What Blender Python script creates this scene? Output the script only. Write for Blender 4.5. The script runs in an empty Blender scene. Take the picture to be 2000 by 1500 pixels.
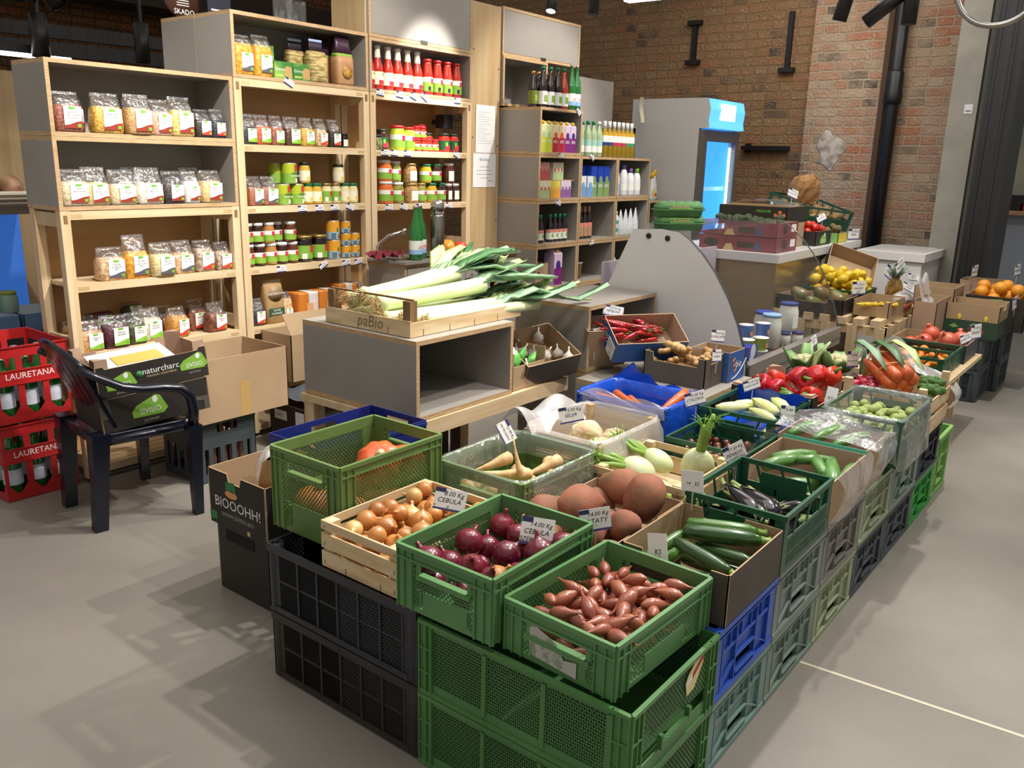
import bpy, math, random
from mathutils import Vector, Matrix, Euler
C = bpy.context.scene.collection
SC = bpy.context.scene
PI = math.pi
RND = random.Random(11)

# ---------- camera, world, room lights, exposure ----------
cd = bpy.data.cameras.new('camera'); cam = bpy.data.objects.new('camera', cd); C.objects.link(cam)
cd.sensor_width = 36.0; cd.lens = 36.0 * 1656.46 / 2000; cd.clip_start = .05; cd.clip_end = 60
yaw, pit, rol = .6556, .2565, .0252
f_ = Vector((-math.sin(yaw) * math.cos(pit), math.cos(yaw) * math.cos(pit), -math.sin(pit)))
r_ = Vector((math.cos(yaw), math.sin(yaw), 0)); u_ = r_.cross(f_)
r2 = math.cos(rol) * r_ + math.sin(rol) * u_; u2 = -math.sin(rol) * r_ + math.cos(rol) * u_
mw = Matrix((r2, u2, -f_)).transposed().to_4x4(); mw.translation = (0, 0, 1.5)
cam.matrix_world = mw
SC.camera = cam
w = bpy.data.worlds.new('room_ambient'); SC.world = w; w.use_nodes = True
w.node_tree.nodes['Background'].inputs[0].default_value = (1.0, .95, .88, 1)
w.node_tree.nodes['Background'].inputs[1].default_value = .30
SC.view_settings.view_transform = 'Standard'; SC.view_settings.look = 'None'
SC.view_settings.exposure = 0.42; SC.view_settings.gamma = 1; SC.view_settings.use_curve_mapping = False
try:
    SC.cycles.max_bounces = 6; SC.cycles.transparent_max_bounces = 16; SC.cycles.caustics_reflective = False; SC.cycles.caustics_refractive = False
except Exception: pass

def spot(loc, to, power, ang=60, blend=.4, col=(1, .95, .89), size=.04):
    l = bpy.data.lights.new('track_light', 'SPOT'); l.energy = power; l.spot_size = math.radians(ang); l.spot_blend = blend
    l.color = col; l.shadow_soft_size = size
    o = bpy.data.objects.new('track_light', l); C.objects.link(o); o.location = loc
    o.rotation_euler = (Vector(to) - Vector(loc)).to_track_quat('-Z', 'Y').to_euler(); return o
def area(loc, to, power, sx, sy, col=(1, .96, .91)):
    l = bpy.data.lights.new('soft_fill_light', 'AREA'); l.shape = 'RECTANGLE'; l.size = sx; l.size_y = sy; l.energy = power; l.color = col  # broad soft fill, added to lift the general light; not a fitted lamp
    o = bpy.data.objects.new('soft_fill_light', l); C.objects.link(o); o.location = loc
    o.rotation_euler = (Vector(to) - Vector(loc)).to_track_quat('-Z', 'Y').to_euler(); return o
# track spots over the stall and the shelves
spot((-1.0, 3.9, 3.4), (-1.35, 2.0, .5), 200, 72)
spot((-.3, 2.6, 3.5), (-1.25, 1.75, .5), 120, 75)
spot((-2.3, 3.2, 3.4), (-2.45, 2.6, .9), 125, 36, .5)
spot((-2.0, 1.5, 3.4), (-3.8, 2.1, 1.72), 210, 42, .5)
spot((-1.9, 2.9, 3.4), (-3.8, 3.1, 1.2), 190, 62, .5)
spot((-2.5, 4.3, 3.3), (-3.8, 4.02, 1.93), 420, 21, .45, (1, .97, .94))
spot((-2.2, 5.4, 3.4), (-3.6, 5.2, 1.4), 170, 60, .5)
spot((-1.7, 2.9, 3.5), (-3.2, 1.2, 0), 170, 66, .3)
spot((-.9, 5.4, 3.4), (-1.5, 5.4, .6), 170, 75)
spot((.3, 5.2, 3.5), (-.3, 3.9, 0), 150, 75)
spot((-.6, 7.0, 3.6), (-1.9, 8.0, 1.2), 60, 75, .8)
spot((-2.6, 6.3, 3.5), (-3.3, 8.0, 1.8), 40, 85, .8)
area((-1.4, 2.2, 3.7), (-1.6, 2.4, 0), 48, 3.0, 3.0)  # added fill panels overhead, one above the stall, one farther back
area((-2.2, 6.0, 3.8), (-2.2, 6.0, 0), 42, 2.5, 3.0)

# ---------- mesh builder ----------
class MB:
    def __init__(s): s.v = []; s.f = []; s.m = []; s.sm = []; s.T = None
    def add(s, vs, fs, mi=0, smooth=False):
        n = len(s.v)
        if s.T is not None: vs = [s.T @ Vector(v) for v in vs]
        s.v += [tuple(v) for v in vs]
        for k, f in enumerate(fs):
            s.f.append([n + i for i in f]); s.m.append(mi[k] if isinstance(mi, (list, tuple)) else mi); s.sm.append(smooth)
        return s
    def box(s, x0, y0, z0, x1, y1, z1, mi=0):
        v = [(x0, y0, z0), (x1, y0, z0), (x1, y1, z0), (x0, y1, z0), (x0, y0, z1), (x1, y0, z1), (x1, y1, z1), (x0, y1, z1)]
        return s.add(v, [(0, 3, 2, 1), (4, 5, 6, 7), (0, 1, 5, 4), (1, 2, 6, 5), (2, 3, 7, 6), (3, 0, 4, 7)], mi)
    def board(s, x0, y0, z0, x1, y1, z1, face=0, edge=1):
        d = (x1 - x0, y1 - y0, z1 - z0); a = d.index(min(d))
        e = [edge] * 6
        for i in ((4, 2), (3, 5), (0, 1))[a] if a != 0 else (3, 5): e[i] = face
        if a == 1:
            e = [edge] * 6; e[2] = face; e[4] = face
        return s.box(x0, y0, z0, x1, y1, z1, e)
    def bar(s, p, q, w, h, mi=0, up=(0, 0, 1)):
        p = Vector(p); q = Vector(q); d = (q - p)
        if d.length < 1e-6: return s
        d.normalize(); u = Vector(up)
        if abs(d.dot(u)) > .98: u = Vector((1, 0, 0))
        a = d.cross(u).normalized() * (w / 2); b = a.cross(d).normalized() * (h / 2)
        v = [p - a - b, p + a - b, p + a + b, p - a + b, q - a - b, q + a - b, q + a + b, q - a + b]
        return s.add(v, [(0, 1, 2, 3), (7, 6, 5, 4), (0, 4, 5, 1), (1, 5, 6, 2), (2, 6, 7, 3), (3, 7, 4, 0)], mi)
    def loft(s, secs, mi=0, cap0=True, cap1=True, smooth=True, closed=True, mis=None):
        n = len(secs[0]); v = [p for sec in secs for p in sec]; f = []; ms = []
        for i in range(len(secs) - 1):
            for j in range(n if closed else n - 1):
                k = (j + 1) % n
                f.append((i * n + j, i * n + k, (i + 1) * n + k, (i + 1) * n + j)); ms.append(mis[i] if mis else mi)
        if cap0: f.append(tuple(range(n - 1, -1, -1))); ms.append(mis[0] if mis else mi)
        if cap1: f.append(tuple(range((len(secs) - 1) * n, len(secs) * n))); ms.append(mis[-1] if mis else mi)
        return s.add(v, f, ms, smooth)
    def lathe(s, prof, n=16, mi=0, c=(0, 0, 0), mis=None, cap0=True, cap1=True, smooth=True):
        secs = [[(c[0] + r * math.cos(2 * PI * j / n), c[1] + r * math.sin(2 * PI * j / n), c[2] + z) for j in range(n)] for r, z in prof]
        return s.loft(secs, mi, cap0, cap1, smooth, mis=mis)
    def tube(s, pts, r, n=8, mi=0, flat=1.0):
        pts = [Vector(p) for p in pts]; secs = []
        rr = r if isinstance(r, (list, tuple)) else [r] * len(pts)
        pn = None
        for i, p in enumerate(pts):
            d = (pts[min(i + 1, len(pts) - 1)] - pts[max(i - 1, 0)]).normalized()
            if pn is None: pn = d.cross(Vector((0, 0, 1))) if abs(d.z) < .95 else d.cross(Vector((1, 0, 0)))
            a = (pn - d * pn.dot(d)).normalized(); pn = a; b = d.cross(a)
            secs.append([p + a * (rr[i] * math.cos(2 * PI * j / n)) + b * (rr[i] * flat * math.sin(2 * PI * j / n)) for j in range(n)])
        return s.loft(secs, mi)
    def prism(s, poly, z0, z1, mi=0, ax='z', edge=None):
        n = len(poly); e = mi if edge is None else edge
        P = {'z': lambda a, b, t: (a, b, t), 'y': lambda a, b, t: (a, t, b), 'x': lambda a, b, t: (t, a, b)}[ax]
        v = [P(a, b, z0) for a, b in poly] + [P(a, b, z1) for a, b in poly]
        f = [tuple(range(n - 1, -1, -1)), tuple(range(n, 2 * n))] + [(i, (i + 1) % n, n + (i + 1) % n, n + i) for i in range(n)]
        return s.add(v, f, [mi, mi] + [e] * n)
    def blob(s, fn, seg=16, rings=10, mi=0):
        # fn(theta 0..pi, phi) -> point ; closed smooth surface
        v = [fn(0, 0)]
        for i in range(1, rings):
            for j in range(seg): v.append(fn(PI * i / rings, 2 * PI * j / seg))
        v.append(fn(PI, 0)); f = []
        for j in range(seg):
            k = (j + 1) % seg; f.append((0, 1 + j, 1 + k))
            b = 1 + (rings - 2) * seg; f.append((b + j, len(v) - 1, b + k))
            for i in range(rings - 2):
                a = 1 + i * seg; f.append((a + j, a + seg + j, a + seg + k, a + k))
        return s.add(v, f, mi, True)
    def ell(s, c, rx, ry, rz, seg=14, rings=9, mi=0):
        return s.blob(lambda t, p: (c[0] + rx * math.sin(t) * math.cos(p), c[1] + ry * math.sin(t) * math.sin(p), c[2] + rz * math.cos(t)), seg, rings, mi)
    def grid(s, fn, nu, nv, mi=0, smooth=True):
        v = [fn(i / nu, j / nv) for i in range(nu + 1) for j in range(nv + 1)]
        f = [(i * (nv + 1) + j, (i + 1) * (nv + 1) + j, (i + 1) * (nv + 1) + j + 1, i * (nv + 1) + j + 1) for i in range(nu) for j in range(nv)]
        return s.add(v, f, mi, smooth)
    def text(s, t, size, c, mi=0, ux=(0, 1, 0), uy=(0, 0, 1), shear=0., align='C', wmul=1.0):
        vs, fs, W = tmesh(t); ux = Vector(ux); uy = Vector(uy); c = Vector(c)
        off = {'C': -W / 2, 'L': 0, 'R': -W}[align]
        s.add([c + ux * ((x + off + shear * y) * size * wmul) + uy * (y * size) for x, y in vs], fs, mi); return s
    def mesh(s, name, mats):
        me = bpy.data.meshes.new(name); me.from_pydata(s.v, [], s.f)
        for m in (mats if isinstance(mats, (list, tuple)) else [mats]): me.materials.append(m)
        me.polygons.foreach_set('material_index', s.m); me.polygons.foreach_set('use_smooth', s.sm); me.update(); return me
    def build(s, name, mats, parent=None, loc=(0, 0, 0), rot=(0, 0, 0)):
        o = bpy.data.objects.new(name, s.mesh(name, mats)); C.objects.link(o); o.location = loc; o.rotation_euler = rot
        if parent is not None: o.parent = parent
        return o
_tc = {}
def tmesh(t):
    if t not in _tc:
        cu = bpy.data.curves.new('t', 'FONT'); cu.body = t; cu.resolution_u = 2
        o = bpy.data.objects.new('t', cu); me = bpy.data.meshes.new_from_object(o)
        vs = [(v.co.x, v.co.y) for v in me.vertices]; fs = [tuple(p.vertices) for p in me.polygons]
        W = max([v[0] for v in vs] or [0])
        _tc[t] = (vs, fs, W); bpy.data.objects.remove(o); bpy.data.curves.remove(cu); bpy.data.meshes.remove(me)
    return _tc[t]
def tag(o, label=None, cat=None, group=None, kind=None):
    if label: o['label'] = label
    if cat: o['category'] = cat
    if group: o['group'] = group
    if kind: o['kind'] = kind
    return o
def thing(name, label, cat, loc=(0, 0, 0), rz=0, group=None, rot=None):
    o = bpy.data.objects.new(name, None); C.objects.link(o); o.location = loc; o.rotation_euler = rot or (0, 0, rz)
    o.empty_display_size = .05
    return tag(o, label, cat, group)
def dup(o, loc=None, rot=None, label=None, group=None, parent=None, scale=None):
    c = o.copy(); C.objects.link(c)
    if parent is not None: c.parent = parent
    if loc is not None: c.location = loc
    if rot is not None: c.rotation_euler = rot
    if scale is not None: c.scale = (scale,) * 3 if isinstance(scale, (int, float)) else scale
    if label: c['label'] = label
    if group: c['group'] = group
    for ch in KIDS(o): dup(ch, parent=c)
    return c
def KIDS(o): return list(o.children)
def struct(name, mb, mats, **k): return tag(mb.build(name, mats, **k), kind='structure')
def sec(w, d, z, p=4., n=16, cx=0, cy=0):
    out = []
    for j in range(n):
        a = 2 * PI * (j + .5) / n; c, s_ = math.cos(a), math.sin(a)
        out.append((cx + d / 2 * math.copysign(abs(c) ** (2 / p), c), cy + w / 2 * math.copysign(abs(s_) ** (2 / p), s_), z))
    return out
# ---------- materials ----------
def lin(h):
    h = h.lstrip('#'); r = []
    for i in (0, 2, 4):
        c = int(h[i:i + 2], 16) / 255; r.append(c / 12.92 if c <= .04045 else ((c + .055) / 1.055) ** 2.4)
    return (*r, 1)
_mc = {}
def mat(name, col, rough=.5, metal=0., col2=None, nscale=8., stretch=(1, 1, 1), lo=.35, hi=.65, bump=0., bscale=60., coat=0., rnd=0., spec=.5, alpha=1., emit=None, estr=0., sub=0.):
    if name in _mc: return _mc[name]
    m = bpy.data.materials.new(name); m.use_nodes = True; nt = m.node_tree; N = nt.nodes; L = nt.links
    b = N['Principled BSDF']; b.inputs['Roughness'].default_value = rough; b.inputs['Metallic'].default_value = metal
    b.inputs['Specular IOR Level'].default_value = spec; b.inputs['Coat Weight'].default_value = coat; b.inputs['Coat Roughness'].default_value = .12
    c1 = lin(col); b.inputs['Base Color'].default_value = c1
    if emit: b.inputs['Emission Color'].default_value = lin(emit); b.inputs['Emission Strength'].default_value = estr
    if sub: b.inputs['Subsurface Weight'].default_value = sub; b.inputs['Subsurface Radius'].default_value = (.02, .012, .006)
    out = None
    if col2 or bump:
        tc = N.new('ShaderNodeTexCoord'); mp = N.new('ShaderNodeMapping'); mp.inputs['Scale'].default_value = stretch
        src = tc.outputs['Object']
        oi = N.new('ShaderNodeObjectInfo'); va = N.new('ShaderNodeVectorMath'); va.operation = 'ADD'
        vm = N.new('ShaderNodeVectorMath'); vm.operation = 'SCALE'; cb = N.new('ShaderNodeCombineXYZ')
        L.new(oi.outputs['Random'], cb.inputs[0]); L.new(oi.outputs['Random'], cb.inputs[1]); L.new(cb.outputs[0], vm.inputs[0]); vm.inputs['Scale'].default_value = 37.
        L.new(src, va.inputs[0]); L.new(vm.outputs[0], va.inputs[1]); L.new(va.outputs[0], mp.inputs['Vector'])
    if col2:
        no = N.new('ShaderNodeTexNoise'); no.inputs['Scale'].default_value = nscale; no.inputs['Detail'].default_value = 4.
        L.new(mp.outputs[0], no.inputs['Vector'])
        mr = N.new('ShaderNodeMapRange'); mr.inputs['From Min'].default_value = lo; mr.inputs['From Max'].default_value = hi
        L.new(no.outputs['Fac'], mr.inputs['Value'])
        mx = N.new('ShaderNodeMix'); mx.data_type = 'RGBA'; mx.inputs['A'].default_value = c1; mx.inputs['B'].default_value = lin(col2)
        L.new(mr.outputs[0], mx.inputs['Factor']); out = mx.outputs['Result']
    if rnd:
        hs = N.new('ShaderNodeHueSaturation'); oi2 = N.new('ShaderNodeObjectInfo'); m1 = N.new('ShaderNodeMapRange')
        m1.inputs['To Min'].default_value = 1 - rnd; m1.inputs['To Max'].default_value = 1 + rnd
        m2 = N.new('ShaderNodeMapRange'); m2.inputs['To Min'].default_value = .5 - rnd * .04; m2.inputs['To Max'].default_value = .5 + rnd * .04
        L.new(oi2.outputs['Random'], m1.inputs['Value']); L.new(m1.outputs[0], hs.inputs['Value'])
        L.new(oi2.outputs['Random'], m2.inputs['Value']); L.new(m2.outputs[0], hs.inputs['Hue'])
        if out is not None: L.new(out, hs.inputs['Color'])
        else: hs.inputs['Color'].default_value = c1
        out = hs.outputs['Color']
    if out is not None: L.new(out, b.inputs['Base Color'])
    if bump:
        n2 = N.new('ShaderNodeTexNoise'); n2.inputs['Scale'].default_value = bscale; n2.inputs['Detail'].default_value = 3.
        L.new(mp.outputs[0], n2.inputs['Vector']); bp = N.new('ShaderNodeBump'); bp.inputs['Strength'].default_value = bump; bp.inputs['Distance'].default_value = .01
        L.new(n2.outputs['Fac'], bp.inputs['Height']); L.new(bp.outputs[0], b.inputs['Normal'])
    _mc[name] = m; return m
def film(name, tint=(1, 1, 1, 1), dens=.18, white=(.9, .9, .92, 1), gloss=.1, bump=.6, bscale=25., refl=.45):
    # thin clear plastic: transparent with a little milky diffuse and a crinkled gloss
    if name in _mc: return _mc[name]
    m = bpy.data.materials.new(name); m.use_nodes = True; nt = m.node_tree; N = nt.nodes; L = nt.links; N.clear()
    o = N.new('ShaderNodeOutputMaterial'); t = N.new('ShaderNodeBsdfTransparent'); t.inputs[0].default_value = tint
    d = N.new('ShaderNodeBsdfDiffuse'); d.inputs[0].default_value = white; g = N.new('ShaderNodeBsdfGlossy'); g.inputs['Roughness'].default_value = gloss
    fr = N.new('ShaderNodeLayerWeight'); fr.inputs[0].default_value = .35
    tc = N.new('ShaderNodeTexCoord'); no = N.new('ShaderNodeTexNoise'); no.inputs['Scale'].default_value = bscale; no.inputs['Detail'].default_value = 3
    bp = N.new('ShaderNodeBump'); bp.inputs['Strength'].default_value = bump; bp.inputs['Distance'].default_value = .02
    L.new(tc.outputs['Object'], no.inputs['Vector']); L.new(no.outputs['Fac'], bp.inputs['Height']); L.new(bp.outputs[0], g.inputs['Normal'])
    a = N.new('ShaderNodeMixShader'); a.inputs[0].default_value = dens; L.new(t.outputs[0], a.inputs[1]); L.new(d.outputs[0], a.inputs[2])
    k = N.new('ShaderNodeMath'); k.operation = 'MULTIPLY_ADD'; k.inputs[1].default_value = refl; k.inputs[2].default_value = refl * .11; L.new(fr.outputs['Facing'], k.inputs[0])
    c = N.new('ShaderNodeMixShader'); L.new(k.outputs[0], c.inputs[0]); L.new(a.outputs[0], c.inputs[1]); L.new(g.outputs[0], c.inputs[2])
    L.new(c.outputs[0], o.inputs[0]); _mc[name] = m; return m
def brickmat(name, c1, c2, mortar, smear, dark=1., pat=True):
    m = bpy.data.materials.new(name); m.use_nodes = True; nt = m.node_tree; N = nt.nodes; L = nt.links; b = N['Principled BSDF']
    b.inputs['Roughness'].default_value = .9; b.inputs['Specular IOR Level'].default_value = .2
    tc = N.new('ShaderNodeTexCoord'); no0 = N.new('ShaderNodeTexNoise'); no0.inputs['Scale'].default_value = 9.; no0.inputs['Detail'].default_value = 2
    L.new(tc.outputs['UV'], no0.inputs['Vector'])
    sb = N.new('ShaderNodeVectorMath'); sb.operation = 'SUBTRACT'; sb.inputs[1].default_value = (.5, .5, .5); L.new(no0.outputs['Color'], sb.inputs[0])
    sl = N.new('ShaderNodeVectorMath'); sl.operation = 'SCALE'; sl.inputs['Scale'].default_value = .022; L.new(sb.outputs[0], sl.inputs[0])
    ad = N.new('ShaderNodeVectorMath'); ad.operation = 'ADD'; L.new(tc.outputs['UV'], ad.inputs[0]); L.new(sl.outputs[0], ad.inputs[1])
    br = N.new('ShaderNodeTexBrick'); br.inputs['Scale'].default_value = 1.; br.inputs['Brick Width'].default_value = .235; br.inputs['Row Height'].default_value = .078
    br.inputs['Mortar Size'].default_value = .0095; br.inputs['Mortar Smooth'].default_value = .35; br.inputs['Bias'].default_value = 0.
    br.inputs['Color1'].default_value = (0, 0, 0, 1); br.inputs['Color2'].default_value = (1, 1, 1, 1); br.inputs['Mortar'].default_value = (.5, .5, .5, 1)
    br.offset = .5; br.squash = .55; br.squash_frequency = 2
    L.new(ad.outputs[0], br.inputs['Vector'])
    cr = N.new('ShaderNodeValToRGB'); e = cr.color_ramp.elements; e[0].color = lin(c1); e[1].color = lin(c2); e[0].position = .05; e[1].position = .6
    x = e.new(.8); x.color = lin(smear); x = e.new(.96); x.color = lin('#4a3f3a'); L.new(br.outputs['Color'], cr.inputs['Fac'])
    no = N.new('ShaderNodeTexNoise'); no.inputs['Scale'].default_value = 3.2; no.inputs['Detail'].default_value = 6; no.inputs['Roughness'].default_value = .7; L.new(tc.outputs['UV'], no.inputs['Vector'])
    mr = N.new('ShaderNodeMapRange'); mr.inputs['From Min'].default_value = .36; mr.inputs['From Max'].default_value = .62; mr.inputs['To Max'].default_value = .85; L.new(no.outputs['Fac'], mr.inputs['Value'])
    m1 = N.new('ShaderNodeMix'); m1.data_type = 'RGBA'; L.new(mr.outputs[0], m1.inputs['Factor']); L.new(cr.outputs[0], m1.inputs['A']); m1.inputs['B'].default_value = lin(smear)
    n3 = N.new('ShaderNodeTexNoise'); n3.inputs['Scale'].default_value = 45.; n3.inputs['Detail'].default_value = 3; L.new(tc.outputs['UV'], n3.inputs['Vector'])
    m3 = N.new('ShaderNodeMapRange'); m3.inputs['From Min'].default_value = .62; m3.inputs['From Max'].default_value = .68; m3.inputs['To Max'].default_value = .6; L.new(n3.outputs['Fac'], m3.inputs['Value'])
    mw_ = N.new('ShaderNodeMix'); mw_.data_type = 'RGBA'; L.new(m3.outputs[0], mw_.inputs['Factor']); L.new(m1.outputs['Result'], mw_.inputs['A']); mw_.inputs['B'].default_value = lin('#b8a890')
    m2 = N.new('ShaderNodeMix'); m2.data_type = 'RGBA'; L.new(br.outputs['Fac'], m2.inputs['Factor']); L.new(mw_.outputs['Result'], m2.inputs['A']); m2.inputs['B'].default_value = lin(mortar)
    L.new(m2.outputs['Result'], b.inputs['Base Color'])
    bp = N.new('ShaderNodeBump'); bp.inputs['Strength'].default_value = .8; bp.inputs['Distance'].default_value = .015
    mm = N.new('ShaderNodeMath'); mm.operation = 'MULTIPLY_ADD'; mm.inputs[1].default_value = -1.; L.new(br.outputs['Fac'], mm.inputs[0]); L.new(n3.outputs['Fac'], mm.inputs[2])
    L.new(mm.outputs[0], bp.inputs['Height']); L.new(bp.outputs[0], b.inputs['Normal']); return m
def uvwall(o, ax):
    me = o.data; uv = me.uv_layers.new(name='UVMap')
    for lp in me.loops:
        c = me.vertices[lp.vertex_index].co; uv.data[lp.index].uv = (c[ax], c[2])
M = {}
def mm(k, *a, **kw): M[k] = mat(k, *a, **kw); return M[k]
mm('gray_laminate', '#9a948c', .38, col2='#928c84', nscale=3, spec=.4)
mm('ply_edge', '#c4a680', .55, col2='#a8865c', nscale=6, stretch=(3, 3, 60))
mm('ply_face', '#c6ab82', .5, col2='#ae8d5e', nscale=2.2, stretch=(7, 7, .7), lo=.3, hi=.75, coat=.15)
mm('pine', '#d8c19c', .5, col2='#c4a374', nscale=2.0, stretch=(14, 14, 1.0), lo=.4, hi=.75, coat=.1)
mm('pine_h', '#d8c19c', .5, col2='#c6a67a', nscale=2.0, stretch=(14, 1., 14), lo=.4, hi=.75, coat=.1)
mm('pine_back', '#bf9c6c', .5, col2='#a9834f', nscale=1.8, stretch=(6, .9, 6), lo=.3, hi=.75, coat=.15)
mm('pale_wood', '#dcc7a2', .65, col2='#c9ab7c', nscale=3, stretch=(12, 1.5, 12))
mm('pale_wood_x', '#dcc7a2', .65, col2='#c9ab7c', nscale=3, stretch=(1.5, 12, 12))
mm('post_wood', '#8a6a45', .7, col2='#6f5132', nscale=8, stretch=(6, 6, 1))
mm('card', '#ad9474', .85, col2='#a3886a', nscale=3, spec=.2)
mm('card_pink', '#b0937d', .85, col2='#a58872', nscale=3, spec=.2)
mm('card_dark', '#2b2723', .6, col2='#322d28', nscale=5, spec=.35)
mm('card_gray', '#57504a', .65, col2='#4c4640', nscale=5, spec=.35)
mm('card_edge', '#b89a78', .9)
mm('white', '#e8e6e2', .5); mm('paper', '#e9e8e6', .7); mm('black', '#101010', .5); mm('ink', '#1c1a1e', .7); mm('navy', '#2c2f5c', .6)
mm('black_plastic', '#17181c', .38, col2='#1d1f24', nscale=10)
mm('crate_black', '#22242a', .42, col2='#2a2c33', nscale=9)
mm('crate_brown', '#2a2421', .5, col2='#352d28', nscale=9)
mm('chair_navy', '#0d1020', .25, spec=.6)
mm('green_a', '#4c7d44', .42, col2='#57884e', nscale=5, bump=.04, bscale=30)
mm('green_b', '#5f7c42', .45, col2='#69874b', nscale=5)
mm('green_c', '#568650', .45, col2='#62925b', nscale=4)
mm('green_dk', '#174a33', .4, col2='#1d563c', nscale=6)
mm('green_lt', '#7aa85a', .5); mm('green_br', '#2f8f3c', .45)
mm('blue_cr', '#2a55b4', .42); mm('navy_cr', '#202a72', .4)
mm('teal', '#6f8c86', .5, col2='#7a9790', nscale=6); mm('teal_g', '#718378', .5, col2='#7c8e82', nscale=6)
mm('cgray', '#73807b', .5, col2='#7f8b85', nscale=6); mm('cbrown', '#716e68', .5, col2='#7b7872', nscale=6)
mm('khaki', '#8c9678', .5, col2='#97a183', nscale=6); mm('cdark', '#3a4346', .5, col2='#434d50', nscale=6); mm('cnavy', '#232b36', .5)
mm('red_cr', '#b02224', .35, col2='#ba2a2a', nscale=4)
mm('steel', '#a8a49e', .28, 1., col2='#98948e', nscale=4, stretch=(1, 1, 20)); mm('alu', '#b9b6b2', .35, .8); mm('chrome', '#d0d0d0', .12, 1.)
mm('white_enamel', '#d9d7d5', .3); mm('gray_enamel', '#b9b6b3', .4)
mm('dark_metal', '#2a2a2b', .5, .3, col2='#353535', nscale=2, stretch=(20, 20, .5))
mm('pipe_black', '#0c0c0d', .45)
mm('concrete', '#aaa698', .8, col2='#9a968a', nscale=4, bump=.15, bscale=25)
mm('rust_edge', '#4a3420', .8)
mm('lamp_glow', '#ffffff', .5, emit='#fff2e0', estr=14.); mm('lamp_black', '#141414', .45)
mm('led_glow', '#ffffff', .5, emit='#fff6ea', estr=7.)
mm('blue_glow', '#5aa0e8', .4, emit='#4b9cf5', estr=1.3); mm('ice_glow', '#dff2ff', .4, emit='#cfeaff', estr=6.); mm('fridge_in_glow', '#4a9ae0', .5, emit='#2f9df0', estr=.95)
CLEAR = film('clear_film', dens=.045, gloss=.1, bump=.9, bscale=30, refl=.6); MILKY = film('milky_film', dens=.4, gloss=.22, white=(.88, .85, .83, 1), bump=.5, bscale=14)
POLY = film('poly_film', dens=.10, gloss=.14, bump=.7, bscale=18)
PANE = film('clear_pane', dens=.012, gloss=.03, bump=0., refl=.16)
mm('blue_bag', '#1746b0', .22, col2='#1c50c4', nscale=6, coat=.3, bump=.5, bscale=22)
mm('glass_green', '#1d6a2c', .08, spec=.7, coat=.5)
# ---------- the setting ----------
def floor_mat():
    m = bpy.data.materials.new('polished_concrete'); m.use_nodes = True; nt = m.node_tree; N = nt.nodes; L = nt.links; b = N['Principled BSDF']
    tc = N.new('ShaderNodeTexCoord'); n1 = N.new('ShaderNodeTexNoise'); n1.inputs['Scale'].default_value = 1.3; n1.inputs['Detail'].default_value = 6
    n2 = N.new('ShaderNodeTexNoise'); n2.inputs['Scale'].default_value = 60; L.new(tc.outputs['Object'], n1.inputs['Vector']); L.new(tc.outputs['Object'], n2.inputs['Vector'])
    r = N.new('ShaderNodeValToRGB'); e = r.color_ramp.elements; e[0].position = .3; e[0].color = lin('#827d74'); e[1].position = .72; e[1].color = lin('#979187'); L.new(n1.outputs['Fac'], r.inputs['Fac'])
    mx = N.new('ShaderNodeMix'); mx.data_type = 'RGBA'; mx.blend_type = 'MULTIPLY'; mx.inputs['Factor'].default_value = .12; L.new(r.outputs[0], mx.inputs['A']); L.new(n2.outputs['Color'], mx.inputs['B']); L.new(mx.outputs['Result'], b.inputs['Base Color'])
    m2 = N.new('ShaderNodeMapRange'); m2.inputs['To Min'].default_value = .28; m2.inputs['To Max'].default_value = .48; L.new(n1.outputs['Fac'], m2.inputs['Value']); L.new(m2.outputs[0], b.inputs['Roughness'])
    b.inputs['Specular IOR Level'].default_value = .4; return m
mb = MB(); mb.box(-9.5, -1.5, -.1, 4.5, 12, 0); struct('floor', mb, floor_mat())
mb = MB(); mb.bar((-.706, 2.44, .0005), (2.6, 2.66, .0005), .012, .001); struct('trim_1', mb, mat('pale_joint', '#c9c2ac', .6))
BR1 = brickmat('brick_brown', '#8a5c42', '#7c5e44', '#806649', '#886d50'); BR2 = brickmat('brick_pale', '#a06248', '#94705a', '#a59078', '#a8937a')  # darker brown brick for the main wall, paler brick for the pier
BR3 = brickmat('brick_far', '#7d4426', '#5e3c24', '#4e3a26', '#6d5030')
def brickwall(name, x0, y0, x1, y1, z1, mt, ax, z0=0):
    mb = MB(); mb.box(x0, y0, z0, x1, y1, z1); o = struct(name, mb, mt); uvwall(o, ax); return o
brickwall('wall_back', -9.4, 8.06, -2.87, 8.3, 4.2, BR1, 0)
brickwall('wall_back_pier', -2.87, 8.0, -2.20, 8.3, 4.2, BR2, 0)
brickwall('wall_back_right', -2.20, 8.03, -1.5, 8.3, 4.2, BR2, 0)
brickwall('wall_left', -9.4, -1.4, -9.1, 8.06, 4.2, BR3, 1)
mb = MB(); mb.box(-9.09, -1.4, 2.92, -8.55, 8.05, 3.2); struct('trim_2', mb, mat('beam_dark', '#2b2118', .8))
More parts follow.
